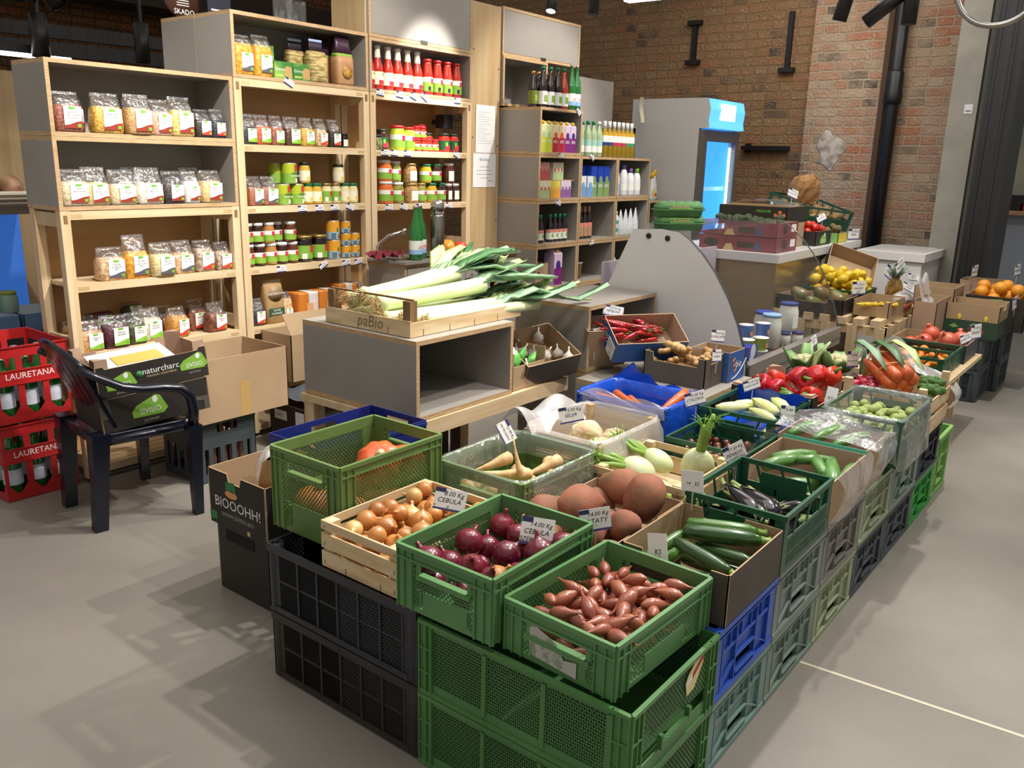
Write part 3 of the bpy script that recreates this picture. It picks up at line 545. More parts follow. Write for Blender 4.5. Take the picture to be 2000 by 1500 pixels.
def crate_mesh(style, lx, ly, h, m, sp=.0125):
    key = (style, lx, ly, h, m)
    if key in _cm: return _cm[key]
    mb = MB(); ix, iy = lx / 2, ly / 2
    # floor grid
    mb.box(-ix + .004, -iy + .004, .004, ix - .004, iy - .004, .010)
    rim = .012
    for fi, (Mx, W) in enumerate(faces4(lx, ly)):
        mb.T = Mx; w = W / 2; short = (W == min(lx, ly)) and lx != ly
        if style == 'E':      # green stacking crate with lattice walls
            cw = .052
            P(mb, -w, 0, w, .012); P(mb, -w, h - .034, w, h, -.004, .0)
            P(mb, -w, h - .012, w, h, -.002, .006); P(mb, -w, h - .036, w, h - .031, -.002, .005)
            for s in (-1, 1):
                a, b = sorted((s * w, s * (w - cw))); P(mb, a, 0, b, h)
                for o in (0, .022, cw - .004): a, b = sorted((s * (w - o), s * (w - o - .004))); P(mb, a, 0, b, h, 0, .005)
            if short:
                hh = .075; z0, z1 = h - .066, h - .043
                P(mb, -hh - .01, z0 - .012, hh + .01, z0, -.004, .005); P(mb, -hh - .012, z0, -hh, h - .03); P(mb, hh, z0, hh + .012, h - .03)
                P(mb, -hh, z0 - .002, hh, z0 + .003, -.012, .006)
                P(mb, -w * .45, .012, w * .55, h * .36 if h > .15 else z0 - .012)
                lattice(mb, -w + cw, h * .36 if h > .15 else .012, w - cw, z0 - .012, sp, .0028, .003, 1.2)
                for s in (-1, 1):
                    a, b = sorted((s * (hh + .012), s * (w - cw))); lattice(mb, a, z0 - .012, b, h - .034, sp, .0028, .003, 1.2)
                    a, b = sorted((s * w * .5, s * (w - cw))); lattice(mb, a, .012, b, h * .36, sp, .0028, .003, 1.2)
                for x in (-w * .48, w * .5): P(mb, x, .02, x + .004, h * .33, 0, .004)
            else:
                q = w - cw
                lattice(mb, -q, h * .42, q, h - .034, sp, .0028, .003, 1.2)
                P(mb, -q * .55, .012, q * .55, h * .42)
                for s in (-1, 1): a, b = sorted((s * q * .55, s * q)); lattice(mb, a, .012, b, h * .42, sp, .0028, .003, 1.2)
        elif style == 'B':    # big base crate, lattice in panels
            cw = .045
            P(mb, -w, 0, w, .02); P(mb, -w, h - .022, w, h); P(mb, -w, h - .010, w, h, 0, .007); P(mb, -w, 0, w, .012, 0, .005)
            for s in (-1, 1):
                a, b = sorted((s * w, s * (w - cw))); P(mb, a, 0, b, h)
                for o in (0, cw * .5, cw - .004): a, b = sorted((s * (w - o), s * (w - o - .004))); P(mb, a, 0, b, h, 0, .006)
                for zz in (.3, .62): a, b = sorted((s * w, s * (w - cw))); P(mb, a, h * zz, b, h * zz + .004, 0, .006)
            if short:
                q = w - cw; hh = .06; zs = .3 * h
                P(mb, -hh, zs - .016, hh, zs, -.004, .008); P(mb, -hh - .012, zs - .016, -hh, zs + .02, -.004, .008); P(mb, hh, zs - .016, hh + .012, zs + .02, -.004, .008)
                P(mb, -q, .02, q, zs - .016); lattice(mb, -q, zs + .02, q, h - .022, sp, .0028, .003, 1.2)
                P(mb, -hh, zs, hh, zs + .02, -.03, -.026, 1)
            else:
                q = w - cw
                for i in range(3):
                    a, b = -q + 2 * q * i / 3, -q + 2 * q * (i + 1) / 3
                    lattice(mb, a, .03, b - .006, h - .022, sp, .0034, .003, 1.3); P(mb, b - .012, .02, b, h - .02, -.004, .003)
                P(mb, -q, .02, q, .034)
        elif style == 'K':    # black rounded crate, many small lattice panels
            cw = .05
            P(mb, -w, 0, w, .012); P(mb, -w + .0, h - .024, w, h, -.003, .004); P(mb, -w + .03, .004, w - .03, .022, 0, .004)
            q = w - cw; n = 6 if not short else 4
            for i in range(n):
                a, b = -q + 2 * q * i / n, -q + 2 * q * (i + 1) / n
                for z0, z1 in ((.022, h * .5 - .004), (h * .5 + .002, h - .024)): lattice(mb, a + .004, z0, b - .004, z1, .0125, .0035, .003, 1.35 if i > 2 else .35)
                P(mb, b - .004, .012, b + .004, h - .02, -.004, .002)
            P(mb, -q, h * .5 - .004, q, h * .5 + .002)
            P(mb, -w, .012, -q, h - .02); P(mb, q, .012, w, h - .02)
            for s in (-1, 1):
                mb.lathe([(.018, 0), (.022, .01), (.022, h - .02), (.018, h)], 10, 0, (s * (w - .02), 0, 0)); vs = mb.v[-40:]
                T_ = Mx; iT = T_.inverted()
                out = []
                for p in vs:
                    l = iT @ Vector(p); l = Vector((l.x, l.z, -l.y - .016)); out.append(tuple(T_ @ l))
                mb.v[-40:] = out
        elif style == 'R':    # ribbed grey reusable crate
            cw = .035
            P(mb, -w, 0, w, .016, -.01, .004); P(mb, -w, h - .016, w, h, -.01, .006); P(mb, -w, h - .03, w, h - .026, -.01, .004)
            for s in (-1, 1): a, b = sorted((s * w, s * (w - cw))); P(mb, a, .01, b, h - .01, -.01, 0)
            q = w - cw; hh = .062; z0, z1 = h * .17, h * .36
            P(mb, -q, z1, q, h - .014, -.012, -.009)
            for a, b in ((-q, -hh), (hh, q)): P(mb, a, .012, b, z1, -.012, -.009)
            P(mb, -hh, .012, hh, z0, -.012, -.009); P(mb, -hh, z0, hh, z1, -.03, -.028, 1)
            for x in (-hh - .006, hh, -q * .98, q * .95): P(mb, x, .012, x + .006, h - .016, -.012, .001)
            for x in (-.03, .03, -.1, .1): P(mb, x, h * .62, x + .004, h - .016, -.012, -.002)
            P(mb, -q, h * .58, q, h * .62, -.012, -.001); P(mb, -hh, z1, hh, z1 + .006, -.012, .001); P(mb, -hh, z0 - .006, hh, z0, -.012, .004)
            for s in (-1, 1): mb.bar((s * hh, z1, -.004), (s * q, .02, -.004), .004, .008)
        elif style == 'V':    # dark green vegetable crate: vent slots below, open handle band above
            P(mb, -w, 0, w, .014); P(mb, -w, h - .016, w, h, -.006, .004); P(mb, -w, h * .52, w, h * .58)
            for s in (-1, 1): a, b = sorted((s * w, s * (w - .03))); P(mb, a, 0, b, h)
            n = int(W / .012)
            for i in range(n): x = -w + .03 + (W - .06) * i / n; P(mb, x, .012, x + .0065, h * .53)
            P(mb, -w, h * .26, w, h * .30)
            for x in (-.55, 0, .55): mb.bar((w * x - .012, h * .56, -.002), (w * x + .012, h - .01, -.002), .008, .004)
            if short: P(mb, -w * .5, h * .4, w * .5, h * .8)
        elif style == 'D':    # red bottle crate with windows
            P(mb, -w, 0, w, h * .10); P(mb, -w, h * .86, w, h); P(mb, -w, h * .52, w, h * .68); P(mb, -w, h * .985, w, h, 0, .006); P(mb, -w, h * .5, w, h * .52, 0, .004); P(mb, -w, h * .68, w, h * .70, 0, .004)
            xs = [-w + W * i / 3 for i in range(4)]
            for i, x in enumerate(xs): P(mb, max(-w, x - .014), 0, min(w, x + .014), h)
            for i in range(3):
                for s in (-1, 1):
                    x = xs[i] + .014 if s < 0 else xs[i + 1] - .014
                    mb.add([(x, h * .10, -.004), (x - s * .028, h * .10, -.004), (x, h * .10 + .035, -.004), (x, h * .10, 0), (x - s * .028, h * .10, 0), (x, h * .10 + .035, 0)], [(0, 1, 2), (5, 4, 3), (1, 4, 5, 2)])
        elif style == 'G':    # grey solid crate with slots
            P(mb, -w, h * .55, w, h - .06); P(mb, -w, 0, w, h * .14); P(mb, -w, h - .02, w, h); P(mb, -w, h * .14, -w + .03, h); P(mb, w - .03, h * .14, w, h)
            n = 5
            for i in range(1, n): x = -w + W * i / n; P(mb, x - .012, h * .14, x + .012, h * .56)
            P(mb, -w, h - .06, -.055, h - .02); P(mb, .055, h - .06, w, h - .02); P(mb, -w, h - .02, w, h - .008, 0, .004)
        mb.T = None
    _cm[key] = mb.mesh('crate_body', [M[m], M['black']]); return _cm[key]
def crate(name, label, style, m, x0, x1, y0, y1, z0, z1, rz=0, group=None, cat='crate', rot=None):
    lx, ly = round(x1 - x0, 3), round(y1 - y0, 3)
    me = crate_mesh(style, lx, ly, round(z1 - z0, 3), m)
    o = bpy.data.objects.new(name, me); C.objects.link(o); o.location = ((x0 + x1) / 2, (y0 + y1) / 2, z0); o.rotation_euler = rot or (0, 0, rz)
    return tag(o, label, cat, group)
# base stacks (z 0 - .42)
crate('plastic_crate', 'bottom green lattice crate at the front right corner of the stall', 'B', 'green_a', -1.307, -.712, 1.350, 1.755, .002, .207)
gb = crate('plastic_crate', 'upper green lattice base crate with a torn sticker, front right corner of the stall', 'B', 'green_a', -1.307, -.708, 1.350, 1.758, .209, .413)
mb = MB(); mb.prism([(-.0, .115), (.035, .12), (.075, .17), (.075, .2), (.06, .205), (.0, .17), (-.012, .15)], .3015, .3025, 0, 'x'); mb.prism([(.022, .165), (.075, .195), (.075, .18), (.022, .15)], .3026, .303, 1, 'x'); mb.prism([(-.008, .15), (.02, .165), (.02, .15), (-.008, .138)], .3026, .303, 2, 'x')
mb.build('torn_sticker', [mat('sticker_cream', '#e3d59a', .6), mat('sticker_red', '#b5342c', .6), M['paper']], gb, (.0, .05, 0))
crate('plastic_crate', 'lower black lattice crate on the floor at the front of the stall', 'K', 'crate_brown', -1.905, -1.312, 1.352, 1.752, .002, .213)
crate('plastic_crate', 'upper black lattice crate on top of another at the front of the stall', 'K', 'crate_black', -1.908, -1.314, 1.349, 1.752, .216, .428)
rows = [(1.763, 2.143, 'teal', 'pale teal', 'blue_cr', 'bright blue'), (2.150, 2.545, 'teal_g', 'grey-teal', 'cgray', 'grey'), (2.552, 2.945, 'khaki', 'dusty olive', 'cbrown', 'brownish grey'),
        (2.952, 3.345, 'cdark', 'dark slate', 'khaki', 'light khaki green'), (3.352, 3.765, 'cdark', 'dark slate', 'teal_g', 'khaki grey'), (3.772, 4.165, 'green_br', 'bright green', 'cnavy', 'dark navy')]
under = ['zucchini box', 'aubergine crate', 'front cucumber box', 'rear cucumber box', 'sprouts crate', 'broccoli crate']
for i, (a, b, m0, n0, m1, n1) in enumerate(rows):
    crate('plastic_crate', f'{n0} ribbed crate on the floor below the {under[i]}', 'R', m0, -1.307, -.712, a, b, .002, .207)
    crate('plastic_crate', f'{n1} ribbed crate, second from the floor, below the {under[i]}', 'R', m1, -1.307, -.709, a, b, .209, .415)
crate('plastic_crate', 'light green crate at the far end of the stall on the floor', 'R', 'green_lt', -1.2, -.715, 4.19, 4.49, .002, .30)
for i, (a, b, *_r) in enumerate(rows[:3]):
    for k in (0, 1): crate('plastic_crate', f'hidden dark base crate of the inner stack, {("lower", "upper")[k]}, behind the {under[i]} stack', 'R', 'cdark', -1.905, -1.312, a, b, .002 + .207 * k, .207 + .207 * k)
# top crates of the front
pc = crate('plastic_crate', 'deep green lattice crate holding the pumpkins', 'E', 'green_b', -1.988, -1.688, 1.436, 1.842, .430, .683)
crate('plastic_crate', 'green lattice crate holding the red onions', 'E', 'green_c', -1.372, -1.072, 1.342, 1.748, .430, .598)
_cm.clear()
sc_ = crate('plastic_crate', 'shallow green lattice crate holding the shallots', 'E', 'green_c', -1.046 - .005, -.746 - .005, 1.368, 1.775, .416, .547, rz=-.045)
mb = MB(); mb.prism([(-.075, .02), (.055, .012), (.055, .05), (.02, .042), (.0, .075), (-.045, .088), (-.06, .1), (-.075, .085)], -.2072, -.2064, 0, 'y'); mb.build('torn_paper', mat('torn_paper', '#b9b8b0', .8, col2='#8f9a86', nscale=40, lo=.5, hi=.6), sc_)
crate('plastic_crate', 'deep navy blue crate behind the pumpkin crate', 'G', 'navy_cr', -2.28, -1.995, 1.64, 2.10, .35, .605)
crate('plastic_crate', 'dark box-like crate supporting the navy blue crate', 'G', 'cdark', -2.28, -1.995, 1.64, 2.10, .003, .345)
psn = crate('plastic_crate', 'pale green lattice crate lined with clear film, holding the parsnips', 'E', 'green_b', -1.740, -1.400, 1.885, 2.285, .418, .578)
crate('plastic_crate', 'dark green crate holding the aubergines', 'V', 'green_dk', -.998, -.702, 2.140, 2.530, .418, .592)
crate('plastic_crate', 'dark green crate holding the chestnuts', 'V', 'green_dk', -1.335, -1.03, 2.655, 2.950, .418, .555)
crate('plastic_crate', 'dark green crate lined with blue film, holding the chicory', 'V', 'green_dk', -1.355, -1.055, 2.965, 3.345, .418, .60)
crate('plastic_crate', 'dark green crate lined with clear film, holding the sprouts', 'V', 'green_dk', -.955, -.665, 3.17, 3.61, .45, .628)
mb = MB(); mb.box(-.955, 3.30, .4165, -.72, 3.6, .449); tag(mb.build('cardboard_sheet', M['card_dark']), 'dark cardboard sheet under the sprouts crate', 'sheet')
crate('plastic_crate', 'deep blue crate wrapped in blue film, holding the loose carrots', 'E', 'blue_cr', -1.80, -1.41, 2.775, 3.065, .418, .612)
# wooden crates
def wood_crate(label, x0, x1, y0, y1, z0, h, slats, post=.03, posth=None, rz=0, front_low=False, grp=None, tops=None):
    t = thing('wooden_crate', label, 'wooden crate', ((x0 + x1) / 2, (y0 + y1) / 2, z0), rz); w, d = (x1 - x0) / 2, (y1 - y0) / 2; ph = posth or h
    for sx in (-1, 1):
        for sy in (-1, 1):
            a, b = sorted((sx * (w - .007), sx * (w - .007 - post))); c, e = sorted((sy * (d - .007), sy * (d - .007 - post)))
            mb = MB(); mb.box(a, c, .004, b, e, ph); mb.build('corner_post', M['pale_wood'] if tops is None else M[tops], t)
    for z, hh in slats:
        for s in (-1, 1):
            a, b = sorted((s * d, s * (d - .006))); mb = MB(); mb.box(-w, a, z, w, b, z + hh)
            for x in (-w + .012, w - .016): mb.box(x, s * d - .001 if s > 0 else -d - .0006, z + hh * .2, x + .002, s * d + .0006 if s > 0 else -d, z + hh * .45, 1)
            mb.build('slat', [M['pale_wood_x'], M['dark_metal']], t)
            a, b = sorted((s * w, s * (w - .006))); mb = MB(); mb.box(a, -d + .006, z, b, d - .006, z + hh); mb.build('slat', M['pale_wood'], t)
    mb = MB(); mb.box(-w + .004, -d + .004, 0, w - .004, d - .004, .006); mb.build('floor_board', M['pale_wood'], t)
    for x, y in ((-w * .35, -d - .001), (w * .55, -d - .001)):
        mb = MB(); mb.box(x, y, .0, x + .0015, y + .0008, .02); mb.build('staple', M['dark_metal'], t)
    return t
wood_crate('slatted pale wooden crate holding the brown onions', -1.676, -1.384, 1.356, 1.76, .430, .132, [(.0, .045), (.054, .042), (.108, .024)], grp=None)
wood_crate('low pale wooden crate holding the fennel', -1.398, -1.075, 2.272, 2.645, .42, .115, [(.01, .06), (.088, .024)])
wood_crate('pale wooden crate lined with milky film, holding the celeriac', -1.725, -1.408, 2.32, 2.745, .42, .17, [(.0, .09), (.095, .065)], posth=.17)
wood_crate('pale wooden crate with broccoli, carrots and radishes', -1.03, -.69, 3.655, 4.12, .418, .19, [(.02, .055), (.10, .06)], posth=.225)
# cardboard boxes
def cbox(label, x0, x1, y0, y1, z0, z1, out='card_dark', inn='card', rz=0, dips=(), low=None, rot=None, name='cardboard_box', t_=.004, loc=None, thick=None, corner=None):
    # open box; dips: {side: (a,b,depth)} cut-outs in the rim ; sides -y +x +y -x
    w, d, h = (x1 - x0) / 2, (y1 - y0) / 2, z1 - z0; t = thing(name, label, 'cardboard box', loc or ((x0 + x1) / 2, (y0 + y1) / 2, z0), rz, rot=rot)
    dips = dict(dips); mb = MB(); low = low or {}
    for k, (Mx, W) in zip(('f', 'r', 'b', 'l'), faces4(w * 2, d * 2)):
        mb.T = Mx; hh = low.get(k, h); ww = W / 2
        if k in dips:
            a, b, dp = dips[k]; poly = [(-ww, 0), (ww, 0), (ww, hh), (b, hh), (b - .008, hh - dp), (a + .008, hh - dp), (a, hh), (-ww, hh)]
        else: poly = [(-ww, 0), (ww, 0), (ww, hh), (-ww, hh)]
        n = len(poly); v = [(x, y, 0) for x, y in poly] + [(x, y, -t_) for x, y in poly]
        mb.add(v, [tuple(range(n)), tuple(range(2 * n - 1, n - 1, -1))] + [(i, n + i, n + (i + 1) % n, (i + 1) % n) for i in range(n)], [0, 1] + [2] * n)
    mb.T = None; mb.box(-w + .002, -d + .002, 0, w - .002, d - .002, t_, 1); mb.box(-w + .002, -d + .002, -.0005, w - .002, d - .002, .0, 0)
    mb.build('box_body', [M[out], M[inn], M['card_edge']], t)
    if corner:
        for sx in (-1, 1):
            for sy in (-1, 1):
                mb = MB(); a, b = sx * (w - t_), sy * (d - t_); mb.prism([(a, b), (a - sx * .05, b), (a, b - sy * .05)] if sx * sy > 0 else [(a, b), (a, b - sy * .05), (a - sx * .05, b)], .01, h - .002 + corner); mb.build('corner_gusset', M[inn], t)
    return t
cbox('dark cardboard box holding the sweet potatoes', -1.375, -1.06, 1.80, 2.26, .416, .50, 'card_dark', 'card')
cbox('dark grey cardboard box holding the zucchini', -1.0, -.703, 1.785, 2.135, .418, .555, 'card_gray', 'card', dips={'f': (-.09, .10, .035), 'b': (-.04, .09, .03)}, rz=.0)
cbox('brown cardboard box in crinkled clear film, holding the front cucumbers', -1.0, -.708, 2.555, 2.905, .418, .565, 'card', 'card_pink', low={'f': .09})
mb = MB(); mb.box(-.998, 2.906, .548, -.71, 2.9085, .578); tag(mb.build('cardboard_strip', mat('mint', '#57b39a', .5)), 'mint green cardboard rim strip between the two cucumber boxes', 'strip')
cbox('brown cardboard box in clear film, holding the rear cucumbers', -1.02, -.71, 2.915, 3.16, .418, .575, 'card', 'card_pink', low={'f': .10})
pb = cbox('black cardboard box with tall pink corners, holding the red peppers', -1.415, -1.065, 3.40, 3.86, .418, .592, 'card_dark', 'card_pink', dips={'f': (-.12, .10, .05), 'r': (-.16, .16, .05), 'b': (-.11, .11, .06), 'l': (-.16, .16, .05)}, corner=.012)
gx = cbox('dark grey cardboard box holding the ginger roots', -1.835, -1.532, 3.375, 3.565, .5465, .682, 'card_gray', 'card', dips={'f': (-.11, .12, .04), 'r': (-.05, .05, .03)})
def bio_print(t, fx, fy, fz, s, sc=1., W=.2):
    mb = MB(); ux, uy = Vector(fx), Vector(fy); c = Vector(fz)
    mb.text('bio', .06 * sc, c, 0, ux, uy)
    for k in range(3): mb.add([c + ux * (-.085 * sc + .012 * k * sc) + uy * ((.05 - .03 * k) * sc), c + ux * (-.05 * sc + .012 * k * sc) + uy * ((.062 - .03 * k) * sc), c + ux * (-.045 * sc + .012 * k * sc) + uy * ((.052 - .03 * k) * sc), c + ux * (-.075 * sc + .01 * k * sc) + uy * ((.035 - .03 * k) * sc)], [(0, 3, 2, 1)], 1)
    pts = [c + ux * ((-.08 + .018 * k) * sc) + uy * ((-.055 + .0009 * k * k) * sc) for k in range(11)]
    for p, q in zip(pts, pts[1:]): mb.bar(p, q, .004 * sc, .0005, 0)
    return mb.build('printed_logo', [M['paper'], mat('print_orange', '#e08a2c', .6)], t)
mm('card_blue', '#2c5a9e', .55)
bx = cbox('blue cardboard box printed bio, standing right of the ginger', -1.70, -1.505, 3.572, 3.74, .5465, .685, 'card_blue', 'card')
bio_print(bx, (0, 1, 0), (0, 0, 1), (.0985, .015, .06), 1, .85)
cx = cbox('blue cardboard box printed bio, tilted forward and full of red chillies', 0, .20, 0, .36, 0, .115, 'card_blue', 'card_pink', loc=(-1.93, 3.50, .665), rot=(.0, .55, -.62), low={'f': .115})
bio_print(cx, (1, 0, 0), (0, 0, 1), (-.02, -.1815, .06), 1, .8)
mb = MB(); mb.box(.01, -.183, .005, .09, -.1805, .085); mb.text('1Kg', .025, (.06, -.1835, .012), 1, (1, 0, 0), (0, 0, 1)); [mb.box(.016, -.1835, .075 - .008 * i, .075, -.1831, .0775 - .008 * i, 2) for i in range(5)]
mb.build('paper_label', [M['paper'], M['ink'], mat('print_gray', '#9b9a9c', .7)], cx)
cbox('brown cardboard box leaning in the dark display cabinet behind the chillies', -.07, .07, -.12, .12, 0, .20, 'card', 'card', loc=(-2.13, 3.43, .585), rot=(0, .35, -.5))
gl = cbox('tilted cardboard box with garlic next to the leek cabinet', 0, .26, 0, .30, 0, .11, 'card_gray', 'card', loc=(-2.25, 3.09, .60), rot=(.1, .42, -.25))
g2 = cbox('cardboard box marked 16.50 with green sachets, beside the leek cabinet', -2.42, -2.16, 2.815, 3.05, .536, .70, 'card', 'card', low={'r': .105})
mb = MB(); mb.text('16.50 /P', .042, (.1305, .0, .045), 0, (0, 1, 0), (0, 0, 1), .2); mb.build('handwriting', M['ink'], g2)
# boxes around the chair and shelves
def patch(mb, ux, uy, c, poly, mi): mb.add([Vector(c) + Vector(ux) * a + Vector(uy) * b for a, b in poly], [tuple(range(len(poly)))], mi)
LOGO = [(-.075, -.035), (.055, -.04), (.078, -.02), (.05, .042), (.03, .05), (-.055, .018), (-.078, -.005)]
def leaf_logo(mb, c, s, ux=(0, 1, 0), uy=(0, 0, 1), n=(1, 0, 0), words=True, txt='SIVISIO', gi=0, wi=1):
    c = Vector(c); n = Vector(n)
    patch(mb, ux, uy, c, [(a * s, b * s) for a, b in LOGO], gi)
    mb.text(txt, .036 * s, c + n * .0006 + Vector(uy) * (-.026 * s), wi, ux, uy, 0, 'C', .85)
    patch(mb, ux, uy, c + n * .0006, [((.025 + .012 * math.cos(a)) * s, (.03 + .016 * math.sin(a)) * s) for a in [k * PI / 5 for k in range(10)]], wi)
    if words: mb.text('BIOOOHH!', .013 * s, c + n * .0006 + Vector(uy) * (-.06 * s), 2, ux, uy)
LM = [mat('logo_green', '#7fb23c', .6), M['paper'], mat('print_dim', '#a9a49c', .7), mat('print_tan', '#c9b183', .7), mat('leaf_green', '#2f7d3f', .6)]
b0 = cbox('upper black cardboard box printed with green logos on the dark plastic chair', -3.52, -3.23, 1.575, 2.035, .56, .69, 'card_dark', 'card_pink', dips={'l': (-.14, .12, .05), 'r': (-.2, .2, .012)}, corner=.03, rot=(.07, 0, -.12))
mb = MB(); leaf_logo(mb, (.1455, -.135, .055), .78); leaf_logo(mb, (.1455, .17, .072), .78); mb.text('naturcharc', .036, (.1455, .028, .065), 1); mb.text('ORGANIC VEGETABLES', .012, (.1455, .03, .05), 3)
mb.lathe([(.018, 0), (.018, .001)], 14, 4, (0, 0, 0)); vs = mb.v[-28:]; mb.v[-28:] = [(.1455 + c, -.062 + a * .8, .07 + b * .8) for a, b, c in vs]; mb.build('printed_logo', LM, b0)
b1 = cbox('lower black cardboard box printed with one green logo on the dark plastic chair', -3.51, -3.22, 1.575, 2.025, .418, .558, 'card_dark', 'card', rot=(.07, 0, -.12))
mb = MB(); leaf_logo(mb, (.1455, -.03, .07), .95); mb.build('printed_logo', LM, b1); mb = MB(); mb.prism([(.2, .0), (.222, .0), (.222, .06), (.16, .06), (.17, .045), (.2, .04)], .145, .1465, 0, 'x'); mb.build('locking_flap', M['card_gray'], b1); mb = MB(); mb.prism([(-.2, .06), (-.222, .06), (-.222, .136), (-.19, .136), (-.185, .08)], .145, .1465, 0, 'x'); mb.build('locking_flap', M['card_gray'], b1)
mb = MB(); mb.box(-.10, -.19, 0, .10, .12, .002); mb.build('sheet', M['paper'], tag(bpy.data.objects.new('paper_sheets', None), 'white papers lying in the black box on the chair', 'paper'))
ps = bpy.data.objects['paper_sheets']; C.objects.link(ps); ps.location = (-3.38, 1.80, .672); ps.rotation_euler = (.08, .1, -.2)
mb = MB(); mb.box(-.02, -.11, .003, .09, .08, .005); mb.build('yellow_sheet', mat('yellow_paper', '#e2b65c', .7), ps)
bb = cbox('black cardboard box printed BIOOOHH! with paper bags, left of the stall', -2.515, -2.195, 1.552, 1.86, .252, .452, 'card_dark', 'card', dips={'f': (-.05, .03, .03)})
mb = MB(); U, V_ = (1, 0, 0), (0, 0, 1); Y0 = -.1546
mb.text('BIOOOHH!', .052, (.0, Y0, .072), 1, U, V_); mb.text('WWW.SIVISIO.BIO', .022, (.0, Y0, .04), 2, U, V_)
patch(mb, U, V_, (-.03, Y0, .16), [(-.03, -.02), (.028, -.022), (.024, .015), (-.028, .012)], 4); patch(mb, U, V_, (-.14, Y0, .03), [(-.02, -.015), (.02, -.015), (.02, .015), (-.02, .015)], 4)
patch(mb, U, V_, (-.03, Y0, .128), [(.035 * math.cos(a), .014 * math.sin(a)) for a in [k * PI / 8 for k in range(16)]], 5); patch(mb, U, V_, (.06, Y0, .012), [(-.008, -.008), (.008, -.008), (.008, .008), (-.008, .008)], 3)
mb.build('printed_logo', LM + [mat('hole_orange', '#d99a62', .7)], bb)
b2 = cbox('plain black cardboard box under the one printed BIOOOHH!', -2.495, -2.19, 1.562, 1.86, .003, .250, 'card_dark', 'card')
mb = MB(); mb.box(-.10, -.151, .195, .06, -.1485, .232, 0); mb.build('grip_hole', mat('hole_dark', '#140a08', .9), b2)
for nm, lab, loc, rz in (('paper_bag', 'brown paper bag standing in the black printed box', (-2.28, 1.68, .36), .3), ('paper_bag', 'crumpled brown paper bag behind another in the black printed box', (-2.27, 1.78, .37), 1.1)):
    t = thing(nm, lab, 'bag', loc, rz); mb = MB(); mb.loft([sec(.15, .09, 0, 6, 14), sec(.155, .095, .08, 5, 14), sec(.14, .08, .14, 3, 14), sec(.14, .03, .16, 2, 14)], cap1=False); mb.build('paper', mat('kraft', '#b98c5c', .85, col2='#a67a4c', nscale=9, bump=.5, bscale=30), t)
t = thing('plastic_bag', 'crumpled milky plastic bag in the black printed box', 'bag', (-2.40, 1.74, .37)); mb = MB(); mb.blob(lambda a, p: (.06 * math.sin(a) * math.cos(p) * (1 + .2 * math.sin(5 * p)), .06 * math.sin(a) * math.sin(p), .07 * math.cos(a) + .05 + .02 * math.sin(4 * p)), 20, 12); mb.build('film', MILKY, t)
# big plain box on the grey crate under the shelving
gcr = crate('plastic_crate', 'dark grey slotted plastic crate under the big cardboard box', 'G', 'cdark', -3.70, -3.40, 2.06, 2.37, .003, .295)
bg = cbox('large plain brown cardboard box on the dark grey crate', -3.72, -3.36, 2.0, 2.545, .30, .597, 'card', 'card', low={'b': .297})
mb = MB(); mb.box(.1795, .0, .0, .1805, .05, .17); mb.build('packing_tape', mat('tape', '#b7935c', .3), bg)
for i, y in enumerate((2.10, 2.16, 2.22, 2.28, 2.33)):
    t = thing('corked_bottle', 'bottle with pale paper sleeve inside the dark grey crate', 'bottle', (-3.46, y, .012), group='bottles in the dark grey crate')
    mb = MB(); mb.lathe([(.02, 0), (.022, .01), (.022, .15), (.01, .19), (.01, .24)], 12); mb.build('sleeve', mat('sleeve_pink', '#caa089', .8, col2='#9d7460', nscale=40), t); mb = MB(); mb.lathe([(.009, .24), (.009, .265)], 10); mb.build('cork', M['pale_wood'], t)
b3 = cbox('brown cardboard box with open flap beside the leek cabinet', -3.80, -3.55, 2.72, 3.20, .345, .595, 'card', 'card')
mb = MB(); mb.add([(.125, -.24, .25), (.125, .24, .25), (.09, .22, .36), (.085, -.26, .36), (.121, -.24, .25), (.121, .24, .25), (.086, .22, .36), (.081, -.26, .36)], [(0, 1, 2, 3), (7, 6, 5, 4), (0, 3, 7, 4), (3, 2, 6, 7), (1, 5, 6, 2)]); mb.build('flap', M['card'], b3); mb = MB(); mb.box(.1245, -.03, 0, .1255, .06, .2); mb.build('packing_tape', mat('tape', '#b7935c', .3), b3)
b4 = cbox('black eco cardboard box under the crumpled dark cloth', -3.62, -3.28, 2.62, 2.98, .12, .255, 'card_dark', 'card')
mb = MB(); patch(mb, (0, 1, 0), (0, 0, 1), (.1705, .05, .07), [(a * .6, b * .6) for a, b in LOGO], 0); patch(mb, (1, 0, 0), (0, 0, 1), (-.08, -.1805, .07), [(-.05, -.02), (.05, -.02), (.05, .03), (-.05, .03)], 1); patch(mb, (1, 0, 0), (0, 0, 1), (.08, -.1805, .07), [(-.04, -.03), (.03, -.03), (.03, .045), (-.04, .045)], 1); mb.text('eco', .03, (-.09, -.181, .068), 2, (1, 0, 0), (0, 0, 1)); mb.build('printed_logo', [LM[0], M['paper'], M['ink']], b4)
cbox('lower black cardboard box under the eco box', -3.62, -3.28, 2.62, 2.98, .003, .118, 'card_dark', 'card')
t = thing('dark_cloth', 'crumpled dark grey cloth lying on the eco box', 'cloth', (-3.44, 2.82, .256))
mb = MB(); rr = random.Random(3); hh = [[rr.random() for _ in range(12)] for _ in range(12)]
mb.grid(lambda u, v: ((u - .5) * .38, (v - .5) * .40, .035 + .05 * hh[int(u * 11)][int(v * 11)] * (1 - max(abs(u - .5), abs(v - .5)) ** 2 * 3.)), 11, 11); mb.build('fabric', mat('cloth_dk', '#3b3e45', .7, col2='#4b4f57', nscale=8, bump=.5, bscale=20), t)
